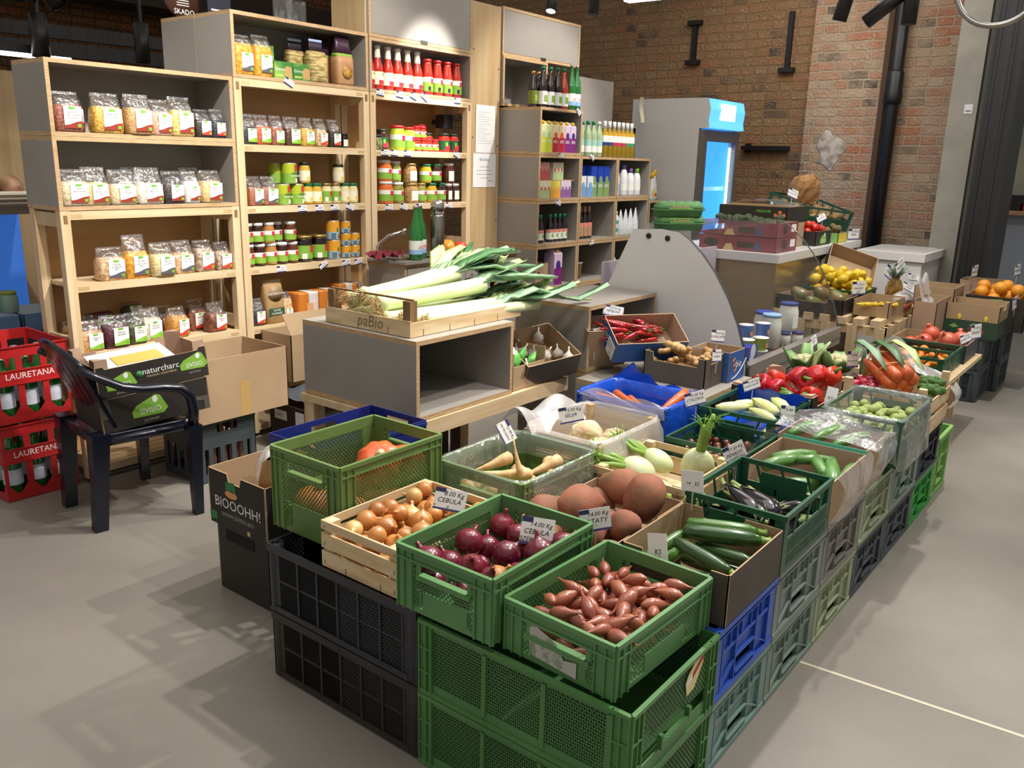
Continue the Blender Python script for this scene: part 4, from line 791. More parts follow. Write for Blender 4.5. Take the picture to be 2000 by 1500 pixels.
# red bottle crates at left
for k in (0, 1):
    z0 = .003 + k * .342; xo = -.02 * k
    rc = crate('bottle_crate', ('lower', 'upper')[k] + ' red bottle crate lettered LAURETANA at the left edge', 'D', 'red_cr', -4.23 + xo, -3.83 + xo, 1.395 + .015 * k, 1.705 + .015 * k, z0, z0 + .338)
    mb = MB(); mb.text('LAURETANA', .038, (.2005, -.01, .338 * .575), 0, wmul=.95);  mb.build('lettering', M['paper'], rc)
    for i in range(3):
        for j in range(2):
            t = thing('water_bottle', f'green glass bottle standing in the {("lower", "upper")[k]} red crate', 'bottle', (-3.895 + xo - j * .1, 1.45 + .015 * k + i * .10, z0 + .012), group=f'bottles in the {("lower", "upper")[k]} red crate')
            mb = MB(); mb.lathe([(.034, 0), (.039, .008), (.039, .15), (.034, .19), (.018, .24), (.014, .28)], 16); mb.build('glass', M['glass_green'], t)
            mb = MB(); mb.lathe([(.0395, .05), (.0395, .12)], 16, cap0=False, cap1=False); mb.build('paper_label', mat('water_label', '#cfd6e2', .6), t); mb = MB(); mb.lathe([(.015, .275), (.015, .295)], 12); mb.build('cap', M['alu'], t)
# ---------- goods on the shelves (front faces +X) ----------
def grain_mat(k, c, c2, sc=90, b=.6): return mat('grain_' + k, c, .55, col2=c2, nscale=sc, lo=.42, hi=.58, bump=b, bscale=sc, coat=.35)
G_ = dict(buck=('#a2604a', '#7f4636'), bulg=('#d9b04f', '#b98a33'), cous=('#c29a66', '#a57c48'), barl=('#d3a990', '#b78a70'), mill=('#dcc27c', '#c6a65a'), dark=('#3a2d24', '#241b16'), blk=('#232226', '#39383e'),
          rice=('#d9c7a6', '#c2ab84'), whit=('#e4dccc', '#cfc4b0'), brck=('#2b2420', '#453a34'), flour=('#e6e2dc', '#d8d2ca'), amar=('#dcbf8a', '#c6a566'), oats=('#d7b892', '#b28c62'), corn=('#e0a83a', '#c2821c'), pale=('#dfd2a2', '#cdbb82'),
          sun=('#b7a08a', '#86705c'), chick=('#cda06c', '#a97b48'), purp=('#3d1622', '#59202f'), mung=('#49502a', '#2f3518'), wbean=('#e3d9c2', '#cdbf9f'), oran=('#d4964a', '#b57a34'), almo=('#8a5236', '#5f3420'), lent=('#c4643a', '#a54f2c'), brow=('#5b3a28', '#40281b'), yell=('#e0b64c', '#c3923a'), coco=('#a5674a', '#92573c'))
WED = dict(r=mat('wedge_red', '#8e2c20', .5), s=mat('wedge_slate', '#5a5560', .5), g=mat('wedge_green', '#86bf3e', .5), R=mat('wedge_scarlet', '#d0392b', .5), v=mat('wedge_violet', '#7c3470', .5))
LOGOG = mat('label_green', '#6fae2e', .5); PAP = M['paper']
def bag(label, X, y, z, w, d, h, fill, g, lines, wk='r', rz=0, lie=None, lw=.62, grp=None):
    t = thing('grain_bag', label, 'bag', (X, y, z), rz, grp, rot=lie)
    c = G_[g]; hf = h * fill; rr = random.Random(int(abs(y) * 1e4 + z * 1e3))
    def wob(p, a): return tuple(q + rr.uniform(-a, a) for q in p)
    mb = MB(); S = [sec(w * .92, d * .9, 0, 5, 18), sec(w, d, .008, 5, 18), sec(w * 1.03, d * 1.08, hf * .45, 4, 18), sec(w * .99, d * 1.0, hf * .85, 4, 18), sec(w * .92, d * .75, hf, 4, 18)]
    S = [[wob(p, .0016) if i else p for p in s_] for i, s_ in enumerate(S)]; mb.loft(S); mb.build('contents', grain_mat(g, *c, sc=60 if g in ('corn', 'chick', 'wbean', 'oats', 'almo', 'sun') else 110), t)
    mb = MB(); S = [sec(w * .97, d * .92, hf * .93, 4, 18), sec(w * .96, d * .7, hf + (h - hf) * .35, 3, 18), sec(w * .95, d * .25, hf + (h - hf) * .72, 2.5, 18), sec(w * .95, .004, h - .012, 2, 18), sec(w * .95, .003, h, 2, 18)]
    S = [[wob(p, .004) if 0 < i < 3 else p for p in s_] for i, s_ in enumerate(S)]; mb.loft(S, cap0=False, cap1=False); mb.build('clear_top', CLEAR, t)
    mb = MB(); L = w * lw; H = min(hf * .8, L * 1.25); x = d * .5 * 1.1 + .0015; z0 = hf * .13; ux, uy = (0, 1, 0), (0, 0, 1); yo = w * .08
    patch(mb, ux, uy, (x, yo, z0), [(-L / 2, 0), (L / 2, 0), (L / 2, H), (-L / 2, H)], 0)
    patch(mb, ux, uy, (x + .0005, yo, z0), [(-L / 2, 0), (L / 2, 0), (L / 2, H * .34), (L * .2, H * .30), (-L * .2, H * .17), (-L / 2, H * .13)], 1)
    patch(mb, ux, uy, (x + .0006, yo, z0), [(-L * .2, H * .84), (L * .12, H * .87), (L * .16, H * .97), (-L * .2, H * .98)], 2)
    patch(mb, ux, uy, (x + .0008, yo, z0), [(L * .24, H * .05), (L * .44, H * .05), (L * .44, H * .2), (L * .24, H * .2)], 2)
    for k, s_ in enumerate(lines): mb.text(s_, min(L * .15, L * 1.1 / max(len(s_), 5)), (x + .0006, yo, z0 + H * (.68 - .13 * k)), 3 if wk != 'R' else 1, ux, uy)
    mb.build('paper_label', [PAP, WED[wk], LOGOG, M['ink']], t); return t
SX = -3.875
Z1, Z2, Z3, Z4 = 1.578, 1.266, .926, .611
bag('bag of reddish buckwheat on the top left shelf, first from the left', SX + .01, 1.83, Z1, .12, .08, .165, .68, 'buck', ['KASZA', 'GRYCZANA', 'PALONA BIO'])
bag('bag of brown grain pushed back between buckwheat and bulgur', SX - .10, 1.90, Z1, .11, .07, .14, .8, 'cous', ['KASZA'])
bag('bag of yellow bulgur on the top left shelf', SX + .01, 2.005, Z1, .135, .08, .17, .66, 'bulg', ['KASZA', 'BULGUR BIO'])
bag('bag of brown wholegrain couscous sagging over the shelf edge', SX + .035, 2.138, Z1 - .001, .125, .08, .175, .66, 'cous', ['KUSKUS', 'RAZOWY BIO'])
bag('bag of pinkish pearl barley beside the couscous', SX + .01, 2.258, Z1, .105, .08, .16, .66, 'barl', ['KASZA', 'JECZMIENNA', 'BIO'])
bag('bag of pale yellow millet, third from the right on the top left shelf', SX, 2.37, Z1, .12, .09, .18, .66, 'mill', ['KASZA', 'JAGLANA BIO'])
bag('small bag of dark chia seeds with red label', SX, 2.485, Z1, .085, .07, .13, .66, 'dark', ['NASIONA', 'CHIA BIO'], 'R')
bag('small bag of black poppy seeds at the right end of the top left shelf', SX, 2.568, Z1, .078, .07, .135, .66, 'blk', ['MAK', 'NIEBIESKI', 'BIO'], 'R')
bag('bag of brown rice, first from the left in the lower grey box', SX + .01, 1.825, Z2, .125, .085, .155, .66, 'rice', ['RYZ', 'BRAZOWY BIO'])
bag('bag of brown rice with folded top, second in the lower grey box', SX, 1.925, Z2, .115, .085, .165, .6, 'amar', ['RYZ', 'BRAZOWY BIO'])
bag('bag of rice, third from the left in the lower grey box', SX, 2.05, Z2, .125, .085, .155, .58, 'rice', ['RYZ', 'SUSHI BIO'])
bag('bag of white rice, fourth from the left in the lower grey box', SX, 2.18, Z2, .13, .085, .165, .58, 'whit', ['RYZ', 'BIALY BIO'])
bag('bag of black rice in the lower grey box', SX, 2.30, Z2, .105, .085, .15, .62, 'brck', ['RYZ CZARNY', 'BIO'])
bag('bag of white coconut flour in the lower grey box', SX, 2.395, Z2, .085, .085, .15, .68, 'flour', ['MAKA', 'KOKOSOWA', 'BIO'])
bag('bag of yellow amaranth at the right end of the lower grey box', SX, 2.508, Z2, .115, .085, .155, .66, 'amar', ['AMARANTUS', 'BIO'])
bag('bag standing behind the rice bags in the lower grey box', SX - .1, 2.16, Z2, .115, .075, .165, .6, 'flour', ['RYZ'])
bag('bag standing behind the amaranth in the lower grey box', SX - .1, 2.46, Z2, .115, .075, .165, .6, 'whit', ['KASZA'])
bag('bag of barley flakes, first on the middle pine shelf', SX + .01, 1.96, Z3, .125, .085, .15, .68, 'oats', ['PLATKI', 'JECZMIENNE', 'BIO'], 's')
bag('tall bag of yellow corn flakes on the middle pine shelf', SX + .01, 2.078, Z3, .115, .09, .20, .62, 'corn', ['PLATKI', 'KUKURYDZIANE', 'BIO'], 's')
bag('bag of pale millet flakes hanging over the middle pine shelf edge', SX + .03, 2.20, Z3, .115, .09, .16, .64, 'pale', ['PLATKI', 'JAGLANE BIO'], 's')
bag('bag of buckwheat flakes on the middle pine shelf', SX, 2.325, Z3, .11, .085, .16, .62, 'oats', ['PLATKI', 'GRYCZANE BIO'], 's')
bag('bag of sunflower seeds on the middle pine shelf', SX, 2.44, Z3, .105, .085, .155, .72, 'sun', ['SLONECZNIK', 'BIO'], 'R')
bag('bag of seeds at the right end of the middle pine shelf', SX, 2.55, Z3, .09, .08, .14, .66, 'sun', ['SIEMIE BIO'], 'R')
bag('bag of chickpeas with green label on the lowest shelf', SX + .01, 1.835, Z4, .105, .08, .14, .64, 'chick', ['CIECIERZYCA', 'BIO'], 'g')
bag('bag of dark purple adzuki beans on the lowest shelf', SX + .015, 1.95, Z4, .115, .085, .15, .7, 'purp', ['FASOLA', 'ADZUKI'], 'g')
bag('bag of mung beans with green label on the lowest shelf', SX, 2.055, Z4, .095, .08, .15, .66, 'mung', ['FASOLA', 'MUNG BIO'], 'g')
bag('bag of white beans with green label on the lowest shelf', SX - .03, 2.15, Z4, .105, .08, .16, .66, 'wbean', ['FASOLA', 'BIALA BIO'], 'g')
bag('dark purple bag lying flat behind the bean bags', SX - .11, 2.0, Z4 + .10, .10, .06, .15, .8, 'purp', ['FASOLA'], 'g', lie=(PI / 2, 0, .2))
bag('bag of mung beans lying behind the upright bean bags', SX - .11, 2.13, Z4 + .06, .10, .06, .13, .8, 'mung', ['FASOLA'], 'g', lie=(.0, -.5, 0))
bag('leaning bag of orange grain with red label on the lowest shelf', SX, 2.275, Z4, .10, .085, .15, .7, 'oran', ['PESTKI', 'BIO'], 'R', .2)
bag('bag of orange grain behind the leaning one', SX - .10, 2.265, Z4, .095, .07, .145, .74, 'brow', ['PESTKI'], 'R')
bag('bag of almonds with red label at the right end of the lowest shelf', SX, 2.49, Z4, .105, .085, .15, .64, 'almo', ['MIGDALY', 'BIO'], 'R', .1)
bag('bag of brown nuts behind the almonds', SX - .095, 2.44, Z4, .10, .07, .16, .7, 'almo', ['ORZECHY'], 'R')
bag('bag of hazelnut-brown beans seen behind the left shelf post', SX - .14, 1.815, Z4, .05, .07, .12, .8, 'chick', ['SOJA'], 'g')
ZA, ZB, ZC, ZD, ZE = 1.889, 1.553, 1.243, .926, .609
bag('bag of corn flakes at the left end of the pasta box', SX, 2.735, ZA, .11, .08, .19, .78, 'corn', ['PLATKI', 'KUKURYDZIANE', 'BIO'], 's')
bag('bag of corn flakes, second from the left in the pasta box', SX, 2.85, ZA, .11, .08, .20, .76, 'corn', ['PLATKI', 'KUKURYDZIANE', 'BIO'], 's')
for k, (y, w_, g, ln, wk) in enumerate(((2.745, .085, 'blk', ['SOCZEWICA', 'CZARNA BIO'], 'g'), (2.83, .09, 'lent', ['SOCZEWICA', 'CZERWONA', 'BIO'], 'g'), (2.92, .08, 'buck', ['SOCZEWICA', 'ZIELONA BIO'], 'g'), (3.02, .095, 'brow', ['SOCZEWICA', 'BRAZOWA BIO'], 'g'), (3.12, .085, 'yell', ['SOCZEWICA', 'ZOLTA BIO'], 'g'), (3.215, .08, 'oats', ['SEZAM', 'BIO'], 'R'), (3.31, .08, 'dark', ['SEZAM', 'CZARNY BIO'], 'R'))):
    nm = ['black lentils', 'red lentils', 'reddish lentils', 'brown lentils', 'yellow lentils', 'pale sesame', 'black sesame'][k]
    bag(f'bag of {nm} on the second unit under the pasta box', SX, y, ZB, w_, .075, .15, .62, g, ln, wk)
for k, y in enumerate((2.765, 2.86)): bag(f'bag of reddish cocoa powder, {("left", "right")[k]} one of the pair beside the bean cans', SX, y, ZC, .095, .075, .15, .62, 'coco', ['KAKAO', 'BIO'], 's', .1 - .2 * k)
bag('black bag with red label at the left end of the sugar shelf', SX + .01, 2.735, ZE, .085, .075, .145, .66, 'blk', ['WIORKI', 'BIO'], 'R')
bag('small bag with violet label beside the tall sugar pouch', SX, 2.935, ZE, .07, .07, .16, .75, 'oats', ['CUKIER', 'BIO'], 'v')
# jars, cans and bottles
def cpatch(mb, r, a0, a1, z0, z1, mi, n=6):
    v = [(r * math.cos(a0 + (a1 - a0) * i / n), r * math.sin(a0 + (a1 - a0) * i / n), z) for z in (z0, z1) for i in range(n + 1)]
    mb.add(v, [(i, i + 1, n + 2 + i, n + 1 + i) for i in range(n)], mi, True)
LABW = mat('label_white', '#e4e6dc', .5); LABG = mat('label_leaf', '#7fa83a', .5); REDSQ = mat('label_red', '#c8283a', .5); LABC = mat('label_cream', '#e6dfc4', .5)
_jc = {}
def jar(label, X, y, z, r, h, content, lid, lab='wg', name='glass_jar', cat='jar', grp=None, a=0., lidh=.014, neck=.86, words=None):
    key = (r, h, content, lid, lab, lidh, neck, words, name)
    if key in _jc: return dup(_jc[key], (X, y, z), (0, 0, a), label, grp)
    t = thing(name, label, cat, (X, y, z), a, grp); hb = h - lidh
    mb = MB(); mb.lathe([(r * .9, 0), (r, .006), (r, hb * .78), (r * neck, hb * .93), (r * neck, hb)], 18); mb.build('glass', M[content], t)
    mb = MB(); q = r * neck * 1.06; mb.lathe([(q, hb - .001), (q, h - .002), (q * .94, h)], 18); mb.build('lid', M[lid], t)
    if lab:
        mb = MB(); z0, z1, R = hb * .14, hb * .70, r + .0007
        if lab == 'wg': mb.lathe([(R, z0), (R, z0 + (z1 - z0) * .62), (R, z1)], 18, mis=[1, 0], cap0=False, cap1=False); cpatch(mb, R + .0006, -.1, .6, z1 - (z1 - z0) * .48, z1 - (z1 - z0) * .06, 2)
        elif lab == 'g': mb.lathe([(R, z0), (R, z1)], 18, 1, cap0=False, cap1=False); cpatch(mb, R + .0006, .1, .8, z1 - (z1 - z0) * .5, z1, 2); cpatch(mb, R + .0006, -.9, -.3, z0, z0 + (z1 - z0) * .4, 0)
        elif lab == 'c': mb.lathe([(R, z0), (R, z1)], 18, 3, cap0=False, cap1=False); cpatch(mb, R + .0006, -.2, .5, z0 + .004, z0 + (z1 - z0) * .42, 4)
        elif lab == 't': mb.lathe([(R, z0), (R, z1)], 18, 5, cap0=False, cap1=False); cpatch(mb, R + .0006, -.5, .6, z0, z0 + (z1 - z0) * .5, 2); cpatch(mb, R + .0008, -.5, -.1, z0 + (z1 - z0) * .4, z0 + (z1 - z0) * .8, 1)
        elif lab == 'h': cpatch(mb, R, -.7, .7, z0, z1, 0)
        if words: mb.text(words, r * .42, (R + .001, 0, z0 + (z1 - z0) * .32), 0 if lab != 'c' else 6, wmul=.9)
        mb.build('paper_label', [LABW, LABG, REDSQ, LABC, mat('label_yellow', '#e3c14a', .5), mat('label_dkgreen', '#14502c', .5), M['ink']], t)
    _jc[key] = t; return t
mm('c_brown', '#5a2a17', .12, coat=.6); mm('c_choc', '#31140e', .12, coat=.6); mm('c_nut', '#a8743c', .15, coat=.6); mm('c_must', '#c9a53e', .15, coat=.5); mm('c_mayo', '#d9cf9c', .15, coat=.5); mm('c_honey', '#170d08', .1, coat=.7)
mm('c_red', '#b32a1c', .12, coat=.6); mm('c_beans', '#c39a68', .15, coat=.5, col2='#8d6638', nscale=70); mm('c_corn', '#d8b02c', .15, coat=.5, col2='#b98a18', nscale=80); mm('c_dark', '#3c1d1c', .12, coat=.6); mm('c_olive', '#9a9440', .15, coat=.5, col2='#6d7030', nscale=60); mm('c_carrot', '#d2692a', .15, coat=.5); mm('c_green', '#3b4a26', .12, coat=.6, col2='#8d9a68', nscale=50); mm('c_lime', '#a9b82e', .4)
mm('lid_white', '#e2e0dc', .4); mm('lid_red', '#c01f22', .3, coat=.4); mm('lid_green', '#0f6a45', .3, coat=.4); mm('lid_dkgreen', '#12291c', .35); mm('lid_gold', '#b99a5c', .3, .8); mm('lid_black', '#16181a', .35); mm('lid_yellow', '#d8a91e', .4); mm('lid_cloth', '#e8e4d8', .8)
for k, y in enumerate((2.717, 2.787, 2.861, 2.933, 3.004)): jar(f'jar of nut spread with white lid, number {k + 1} from the left in the front row'.replace('number 1', 'leftmost').replace('number 2', 'second').replace('number 3', 'third').replace('number 4', 'fourth').replace('number 5', 'rightmost'), SX, y, ZD, .033, .115, ('c_brown', 'c_choc', 'c_nut', 'c_choc', 'c_brown')[k], 'lid_white')
for k, y in enumerate((2.715, 2.78, 2.852, 2.925, 2.995)): jar(['leftmost', 'second', 'third', 'fourth, darkest', 'rightmost'][k] + ' jar of nut spread stacked on the front row of white-lidded jars', SX - (.03 if k == 3 else 0), y, ZD + .1155, .032, .11, ('c_choc', 'c_choc', 'c_nut', 'c_choc', 'c_brown')[k], 'lid_white')
for k, y in enumerate((3.086, 3.192)): jar(('left', 'right')[k] + ' one of the two big dark honey jars with gold lids', SX, y, ZD, .047, .145, 'c_honey', 'lid_gold', 'g', neck=.92)
def can(label, X, y, z, r, h, kind, a=0.):
    key = ('can', r, h, kind)
    if key in _jc: return dup(_jc[key], (X, y, z), (0, 0, a), label)
    t = thing('food_can', label, 'can', (X, y, z), a)
    mb = MB(); mb.lathe([(r * .96, 0), (r, .004), (r, h - .004), (r * .96, h)], 18); mb.build('tin', M['alu'], t); mb = MB()
    if kind == 'coco':
        mb.lathe([(r + .0006, .004), (r + .0006, h * .42), (r + .0006, h - .004)], 18, mis=[1, 0], cap0=False, cap1=False); cpatch(mb, r + .0012, -.9, -.2, h * .06, h * .36, 2); cpatch(mb, r + .0012, .1, .7, h * .08, h * .3, 3); cpatch(mb, r + .0012, -.1, .25, h * .4, h * .62, 4)
        mb.build('printed_wrap', [mat('can_yellow', '#dd9d2e', .4), mat('can_sky', '#9fb6bf', .4), mat('can_sea', '#4f7286', .4), mat('can_brown', '#8a5a3a', .4), mat('can_palm', '#5d7a32', .4)], t)
    else:
        mb.lathe([(r + .0006, .004), (r + .0006, h * .52), (r + .0006, h - .004)], 18, mis=[1, 0], cap0=False, cap1=False); cpatch(mb, r + .0012, .0, 1.1, h * .5, h * .85, 1); cpatch(mb, r + .0016, .1, .7, h * .6, h * .92, 2)
        cpatch(mb, r + .0012, .2, .8, h * .06, h * .26, 3); mb.text('WEISSE', r * .36, (r + .002, .008, h * .46), 4); mb.text('BOHNEN', r * .36, (r + .002, .008, h * .34), 3); mb.build('printed_wrap', [M['c_lime'], LABG, REDSQ, LABW, M['ink']], t)
        mb = None
    _jc[key] = t; return t
for k, (y, z, s) in enumerate(((3.30, ZD, 1), (3.297, ZD + .1105, 1))): can(('lower', 'upper')[k] + ' big coconut milk can at the right of the honey jars', SX, y, z, .039, .11, 'coco')
for y, k in ((3.392, 0), (3.392, 1), (3.392, 2), (3.462, 0), (3.462, 1)): can(('bottom', 'middle', 'top')[k] + f' small coconut milk can in the {("left", "right")[y > 3.43]} stack of small ones', SX, y, ZD + .0715 * k, .031, .071, 'coco')
for (y, z, lb) in ((2.955, ZC, 'left of the two lower'), (3.047, ZC, 'right of the two lower'), (3.005, ZC + .1105, 'upper')): can(lb + ' lime green can of white beans', SX, y, z, .04, .11, 'bean')
can('plain-sided lime can behind the upper white bean can', SX - .07, 2.965, ZC + .1105, .04, .11, 'bean', 2.4)
can('lime can standing behind the two lower white bean cans', SX - .085, 2.985, ZC, .04, .11, 'bean', 2.4)
for k, (y, c, l, lb) in enumerate(((3.122, 'c_must', 'lid_green', 'c'), (3.187, 'c_must', 'lid_green', 'c'), (3.257, 'c_mayo', 'lid_gold', 'g'), (3.325, 'c_mayo', 'lid_gold', 'g'), (3.39, 'c_mayo', 'lid_green', 'c'), (3.455, 'c_mayo', 'lid_green', 'c'))):
    nm = ['left mustard jar with green lid in the lower row', 'right mustard jar with green lid in the lower row', 'left mayonnaise jar with gold lid', 'right mayonnaise jar with gold lid', 'left pale dressing jar with green lid', 'right pale dressing jar with green lid at the end of the row'][k]
    jar(nm, SX, y, ZC, .031, .112, c, l, lb)
jar('mustard jar with black lid standing on top of the mustard row', SX, 3.108, ZC + .1125, .031, .112, 'c_must', 'lid_dkgreen', 'c')
jar('pale dressing jar with black lid standing on top at the right', SX, 3.35, ZC + .1125, .033, .105, 'c_mayo', 'lid_dkgreen', 'c')
jar('small dark jar at the back right of the lentil shelf', SX - .05, 3.44, ZB, .026, .08, 'c_honey', 'lid_black', 'h')
# ketchup and passata
def bottle(label, X, y, z, prof, liquid, cap, labm, lz, capz, neckm=None, nz=None, words=None, cat='bottle', name='glass_bottle', grp=None, extra=None, a=0.):
    key = ('b', tuple(prof), liquid, cap, labm, words)
    if key in _jc: return dup(_jc[key], (X, y, z), (0, 0, a), label, grp)
    t = thing(name, label, cat, (X, y, z), a, grp); mb = MB(); mb.lathe(prof, 18); mb.build('glass', M[liquid], t)
    R = max(p[0] for p in prof) + .0008; mb = MB(); mb.lathe([(capz[2], capz[0]), (capz[2], capz[1] - .002), (capz[2] * .9, capz[1])], 16); mb.build('cap', M[cap], t)
    if labm:
        mb = MB(); ms = [M[q] for q in labm]; n = len(ms); zs = [lz[0] + (lz[1] - lz[0]) * i / n for i in range(n + 1)]; mb.lathe([(R, q) for q in zs], 18, mis=list(range(n)), cap0=False, cap1=False); ms = ms + [M['ink'], REDSQ, LABG]
        if extra: [cpatch(mb, R + .0007, e[0], e[1], lz[0] + (lz[1] - lz[0]) * e[2], lz[0] + (lz[1] - lz[0]) * e[3], n + e[4]) for e in extra]
        if words: mb.text(words, R * .62, (R + .0012, 0, lz[0] + (lz[1] - lz[0]) * .42), n + (1 if words == 'LIEZ' else 0), wmul=.9)
        mb.build('paper_label', ms, t)
    if neckm: mb = MB(); mb.lathe([(nz[2], nz[0]), (nz[3], nz[1])], 16, cap0=False, cap1=False); mb.build('neck_label', M[neckm], t)
    _jc[key] = t; return t
M['lw'] = LABW; M['lg'] = LABG; M['lc'] = LABC; mm('l_palered', '#d98a78', .5); mm('l_blue', '#8fb4dc', .5); mm('l_brown', '#b58a6a', .6); mm('l_olive', '#6d7a24', .5)
KP = [(.030, 0), (.034, .006), (.034, .105), (.030, .135), (.018, .175), (.0145, .22), (.0145, .235)]
for k, y in enumerate((3.60, 3.669, 3.753, 3.834, 3.917, 4.002)): bottle(['leftmost', 'second', 'third', 'fourth', 'fifth', 'sixth and last'][k] + ' ketchup bottle with white cap', SX, y, ZA, KP, 'c_red', 'lid_white', ('lc',), (.028, .10), (.228, .246, .0185), 'lc', (.178, .228, .0185, .0155), extra=[(-.5, .6, .02, .35, 1), (.2, .7, .72, .9, 2)])
PP = [(.032, 0), (.037, .006), (.037, .105), (.032, .14), (.026, .185), (.025, .20)]
for k, y in enumerate((4.09, 4.18, 4.272, 4.36)): bottle(['first', 'second', 'third', 'fourth'][k] + ' tomato passata jar with red lid, right of the ketchup', SX, y, ZA, PP, 'c_red', 'lid_red', ('lg', 'lg', 'lw'), (.022, .105), (.197, .212, .029), extra=[(-.1, .5, .55, .9, 1), (-.6, -.1, .05, .35, 0)])
# third unit: pickles
Z3B, Z3C = 1.549, 1.233
for k, (y, X, r, h, c, l, lb, dz, nm) in enumerate((
    (3.655, SX, .032, .085, 'c_green', 'lid_dkgreen', None, 0, 'small jar of stuffed olives at the left of the red-lidded jars'), (3.725, SX - .03, .036, .12, 'c_dark', 'lid_dkgreen', 't', 0, 'dark jar with green lid behind the stuffed olives'),
    (3.825, SX, .048, .145, 'c_lime', 'lid_red', 'wg', 0, 'large lime-labelled jar with red lid, left one'), (3.918, SX, .043, .14, 'c_lime', 'lid_red', 'wg', 0, 'large lime-labelled jar with red lid, right one'),
    (3.985, SX + .012, .028, .075, 'c_red', 'lid_red', 'wg', 0, 'first small red-lidded jar of the front row'), (4.042, SX + .012, .028, .075, 'c_red', 'lid_red', 'wg', 0, 'second small red-lidded jar of the front row'), (4.10, SX, .028, .075, 'c_red', 'lid_red', 'wg', 0, 'third small red-lidded jar of the front row'), (4.158, SX, .028, .075, 'c_red', 'lid_red', 'wg', 0, 'fourth small red-lidded jar of the front row'),
    (4.0, SX - .01, .029, .075, 'c_red', 'lid_red', 'wg', .0755, 'left small red-lidded jar on top of the front row'), (4.058, SX - .015, .029, .075, 'c_red', 'lid_red', 'wg', .0755, 'right small red-lidded jar on top of the front row'),
    (4.125, SX - .09, .034, .165, 'c_carrot', 'lid_red', 'h', 0, 'tall red-lidded jar behind the small ones'),
    (4.245, SX, .04, .115, 'c_red', 'lid_dkgreen', 't', 0, 'left tomato jar with dark lid and green label'), (4.335, SX, .038, .115, 'c_red', 'lid_dkgreen', 't', 0, 'right tomato jar with dark lid and green label'), (4.19, SX - .09, .036, .115, 'c_red', 'lid_dkgreen', 't', 0, 'tomato jar with dark lid half hidden behind the other two'),
    (3.61, SX, .03, .125, 'c_carrot', 'lid_white', 'wg', -.316, 'orange jar at the left end of the pickle shelf'), (3.722, SX, .047, .13, 'c_carrot', 'lid_white', 'wg', -.316, 'wide jar of orange pickles in the lower row'), (3.824, SX, .038, .125, 'c_olive', 'lid_white', 'wg', -.316, 'jar of olive green pickles in the lower row'),
    (3.932, SX + .01, .045, .12, 'c_beans', 'lid_gold', 'h', -.316, 'jar of beans in the lower row'), (4.03, SX, .037, .12, 'c_olive', 'lid_gold', 'wg', -.316, 'jar of chopped pickles beside the lower bean jar'), (4.122, SX, .041, .12, 'c_corn', 'lid_green', 'wg', -.316, 'jar of corn with green lid in the lower row'), (4.214, SX, .037, .12, 'c_dark', 'lid_green', 'wg', -.316, 'jar of beetroot with green lid in the lower row'),
    (4.285, SX + .005, .027, .115, 'c_dark', 'lid_cloth', 'h', -.316, 'narrow preserve jar with cloth lid in the lower row'), (4.35, SX, .034, .115, 'c_dark', 'lid_cloth', 'h', -.316, 'wider preserve jar with cloth lid in the lower row'),
    (3.722, SX - .01, .045, .125, 'c_carrot', 'lid_white', 'wg', -.185, 'wide jar of orange pickles stacked on top'), (3.815, SX - .01, .035, .125, 'c_olive', 'lid_white', 'wg', -.190, 'jar of dark green pickles stacked on top'),
    (3.932, SX, .044, .12, 'c_beans', 'lid_gold', 'h', -.1955, 'jar of beans stacked on the other bean jar'), (4.072, SX, .04, .118, 'c_corn', 'lid_green', 'wg', -.1955, 'jar of corn with green lid stacked on top'), (4.17, SX, .037, .118, 'c_dark', 'lid_green', 'wg', -.1955, 'jar of beetroot with green lid stacked on top'), (4.30, SX - .01, .04, .13, 'c_brown', 'lid_cloth', 'h', -.2005, 'preserve jar with cloth lid stacked on top at the right'),
    (3.87, SX - .09, .036, .125, 'c_beans', 'lid_gold', 'h', -.316, 'bean jar pushed to the back of the pickle shelf'))):
    jar(nm, X, y, Z3B + dz, r, h, c, l, lb)
t = thing('black_speaker', 'small black box speaker mounted high inside the third unit', 'speaker', (-3.96, 4.335, 1.70)); mb = MB(); mb.box(-.03, -.045, 0, .04, .045, .085); mb.box(.04, -.04, .005, .043, .04, .08); mb.bar((-.03, .0, .04), (-.09, .0, .04), .03, .03); mb.build('cabinet_shell', M['black_plastic'], t)
# pasta box goods
def packet(label, name, cat, X, y, z, w, d, h, parts, rz=0):
    t = thing(name, label, cat, (X, y, z), rz)
    for nm, secs, m in parts:
        mb = MB(); mb.loft([sec(w * a, d * b, h * c, 4, 16) for a, b, c in secs], cap1=secs[-1][1] > .02 or True); mb.build(nm, m, t)
    return t
QG = mat('quin_green', '#3f7a34', .5, col2='#7fae4a', nscale=14, lo=.45, hi=.6); QT = mat('quin_tan', '#b9935e', .6)
for k, (y, X, z) in enumerate(((2.965, SX + .01, ZA), (3.085, SX + .01, ZA), (2.93, SX - .08, ZA + .001))):
    t = thing('burger_mix_box', ['left green food carton at the front of the pasta box', 'right green food carton at the front of the pasta box', 'green food carton standing upright behind the front ones'][k], 'carton', (X, y, z)); w_, h_ = (.115, .085) if k < 2 else (.09, .165)
    mb = MB(); mb.box(-.03, -w_ / 2, 0, .03, w_ / 2, h_); mb.build('carton', QG, t)
    mb = MB(); patch(mb, (0, 1, 0), (0, 0, 1), (.0305, .0, 0), [(.005, .01), (.05, .008), (.052, .06), (.02, .065), (.005, .05)], 0); patch(mb, (0, 1, 0), (0, 0, 1), (.0305, .0, 0), [(-.05, .012), (-.005, .012), (-.005, .02), (-.05, .02)], 1); mb.text('Quinoa', .02, (.031, -.025, .04), 2); mb.build('print', [QT, mat('quin_yellow', '#c9c06a', .6), M['paper']], t)
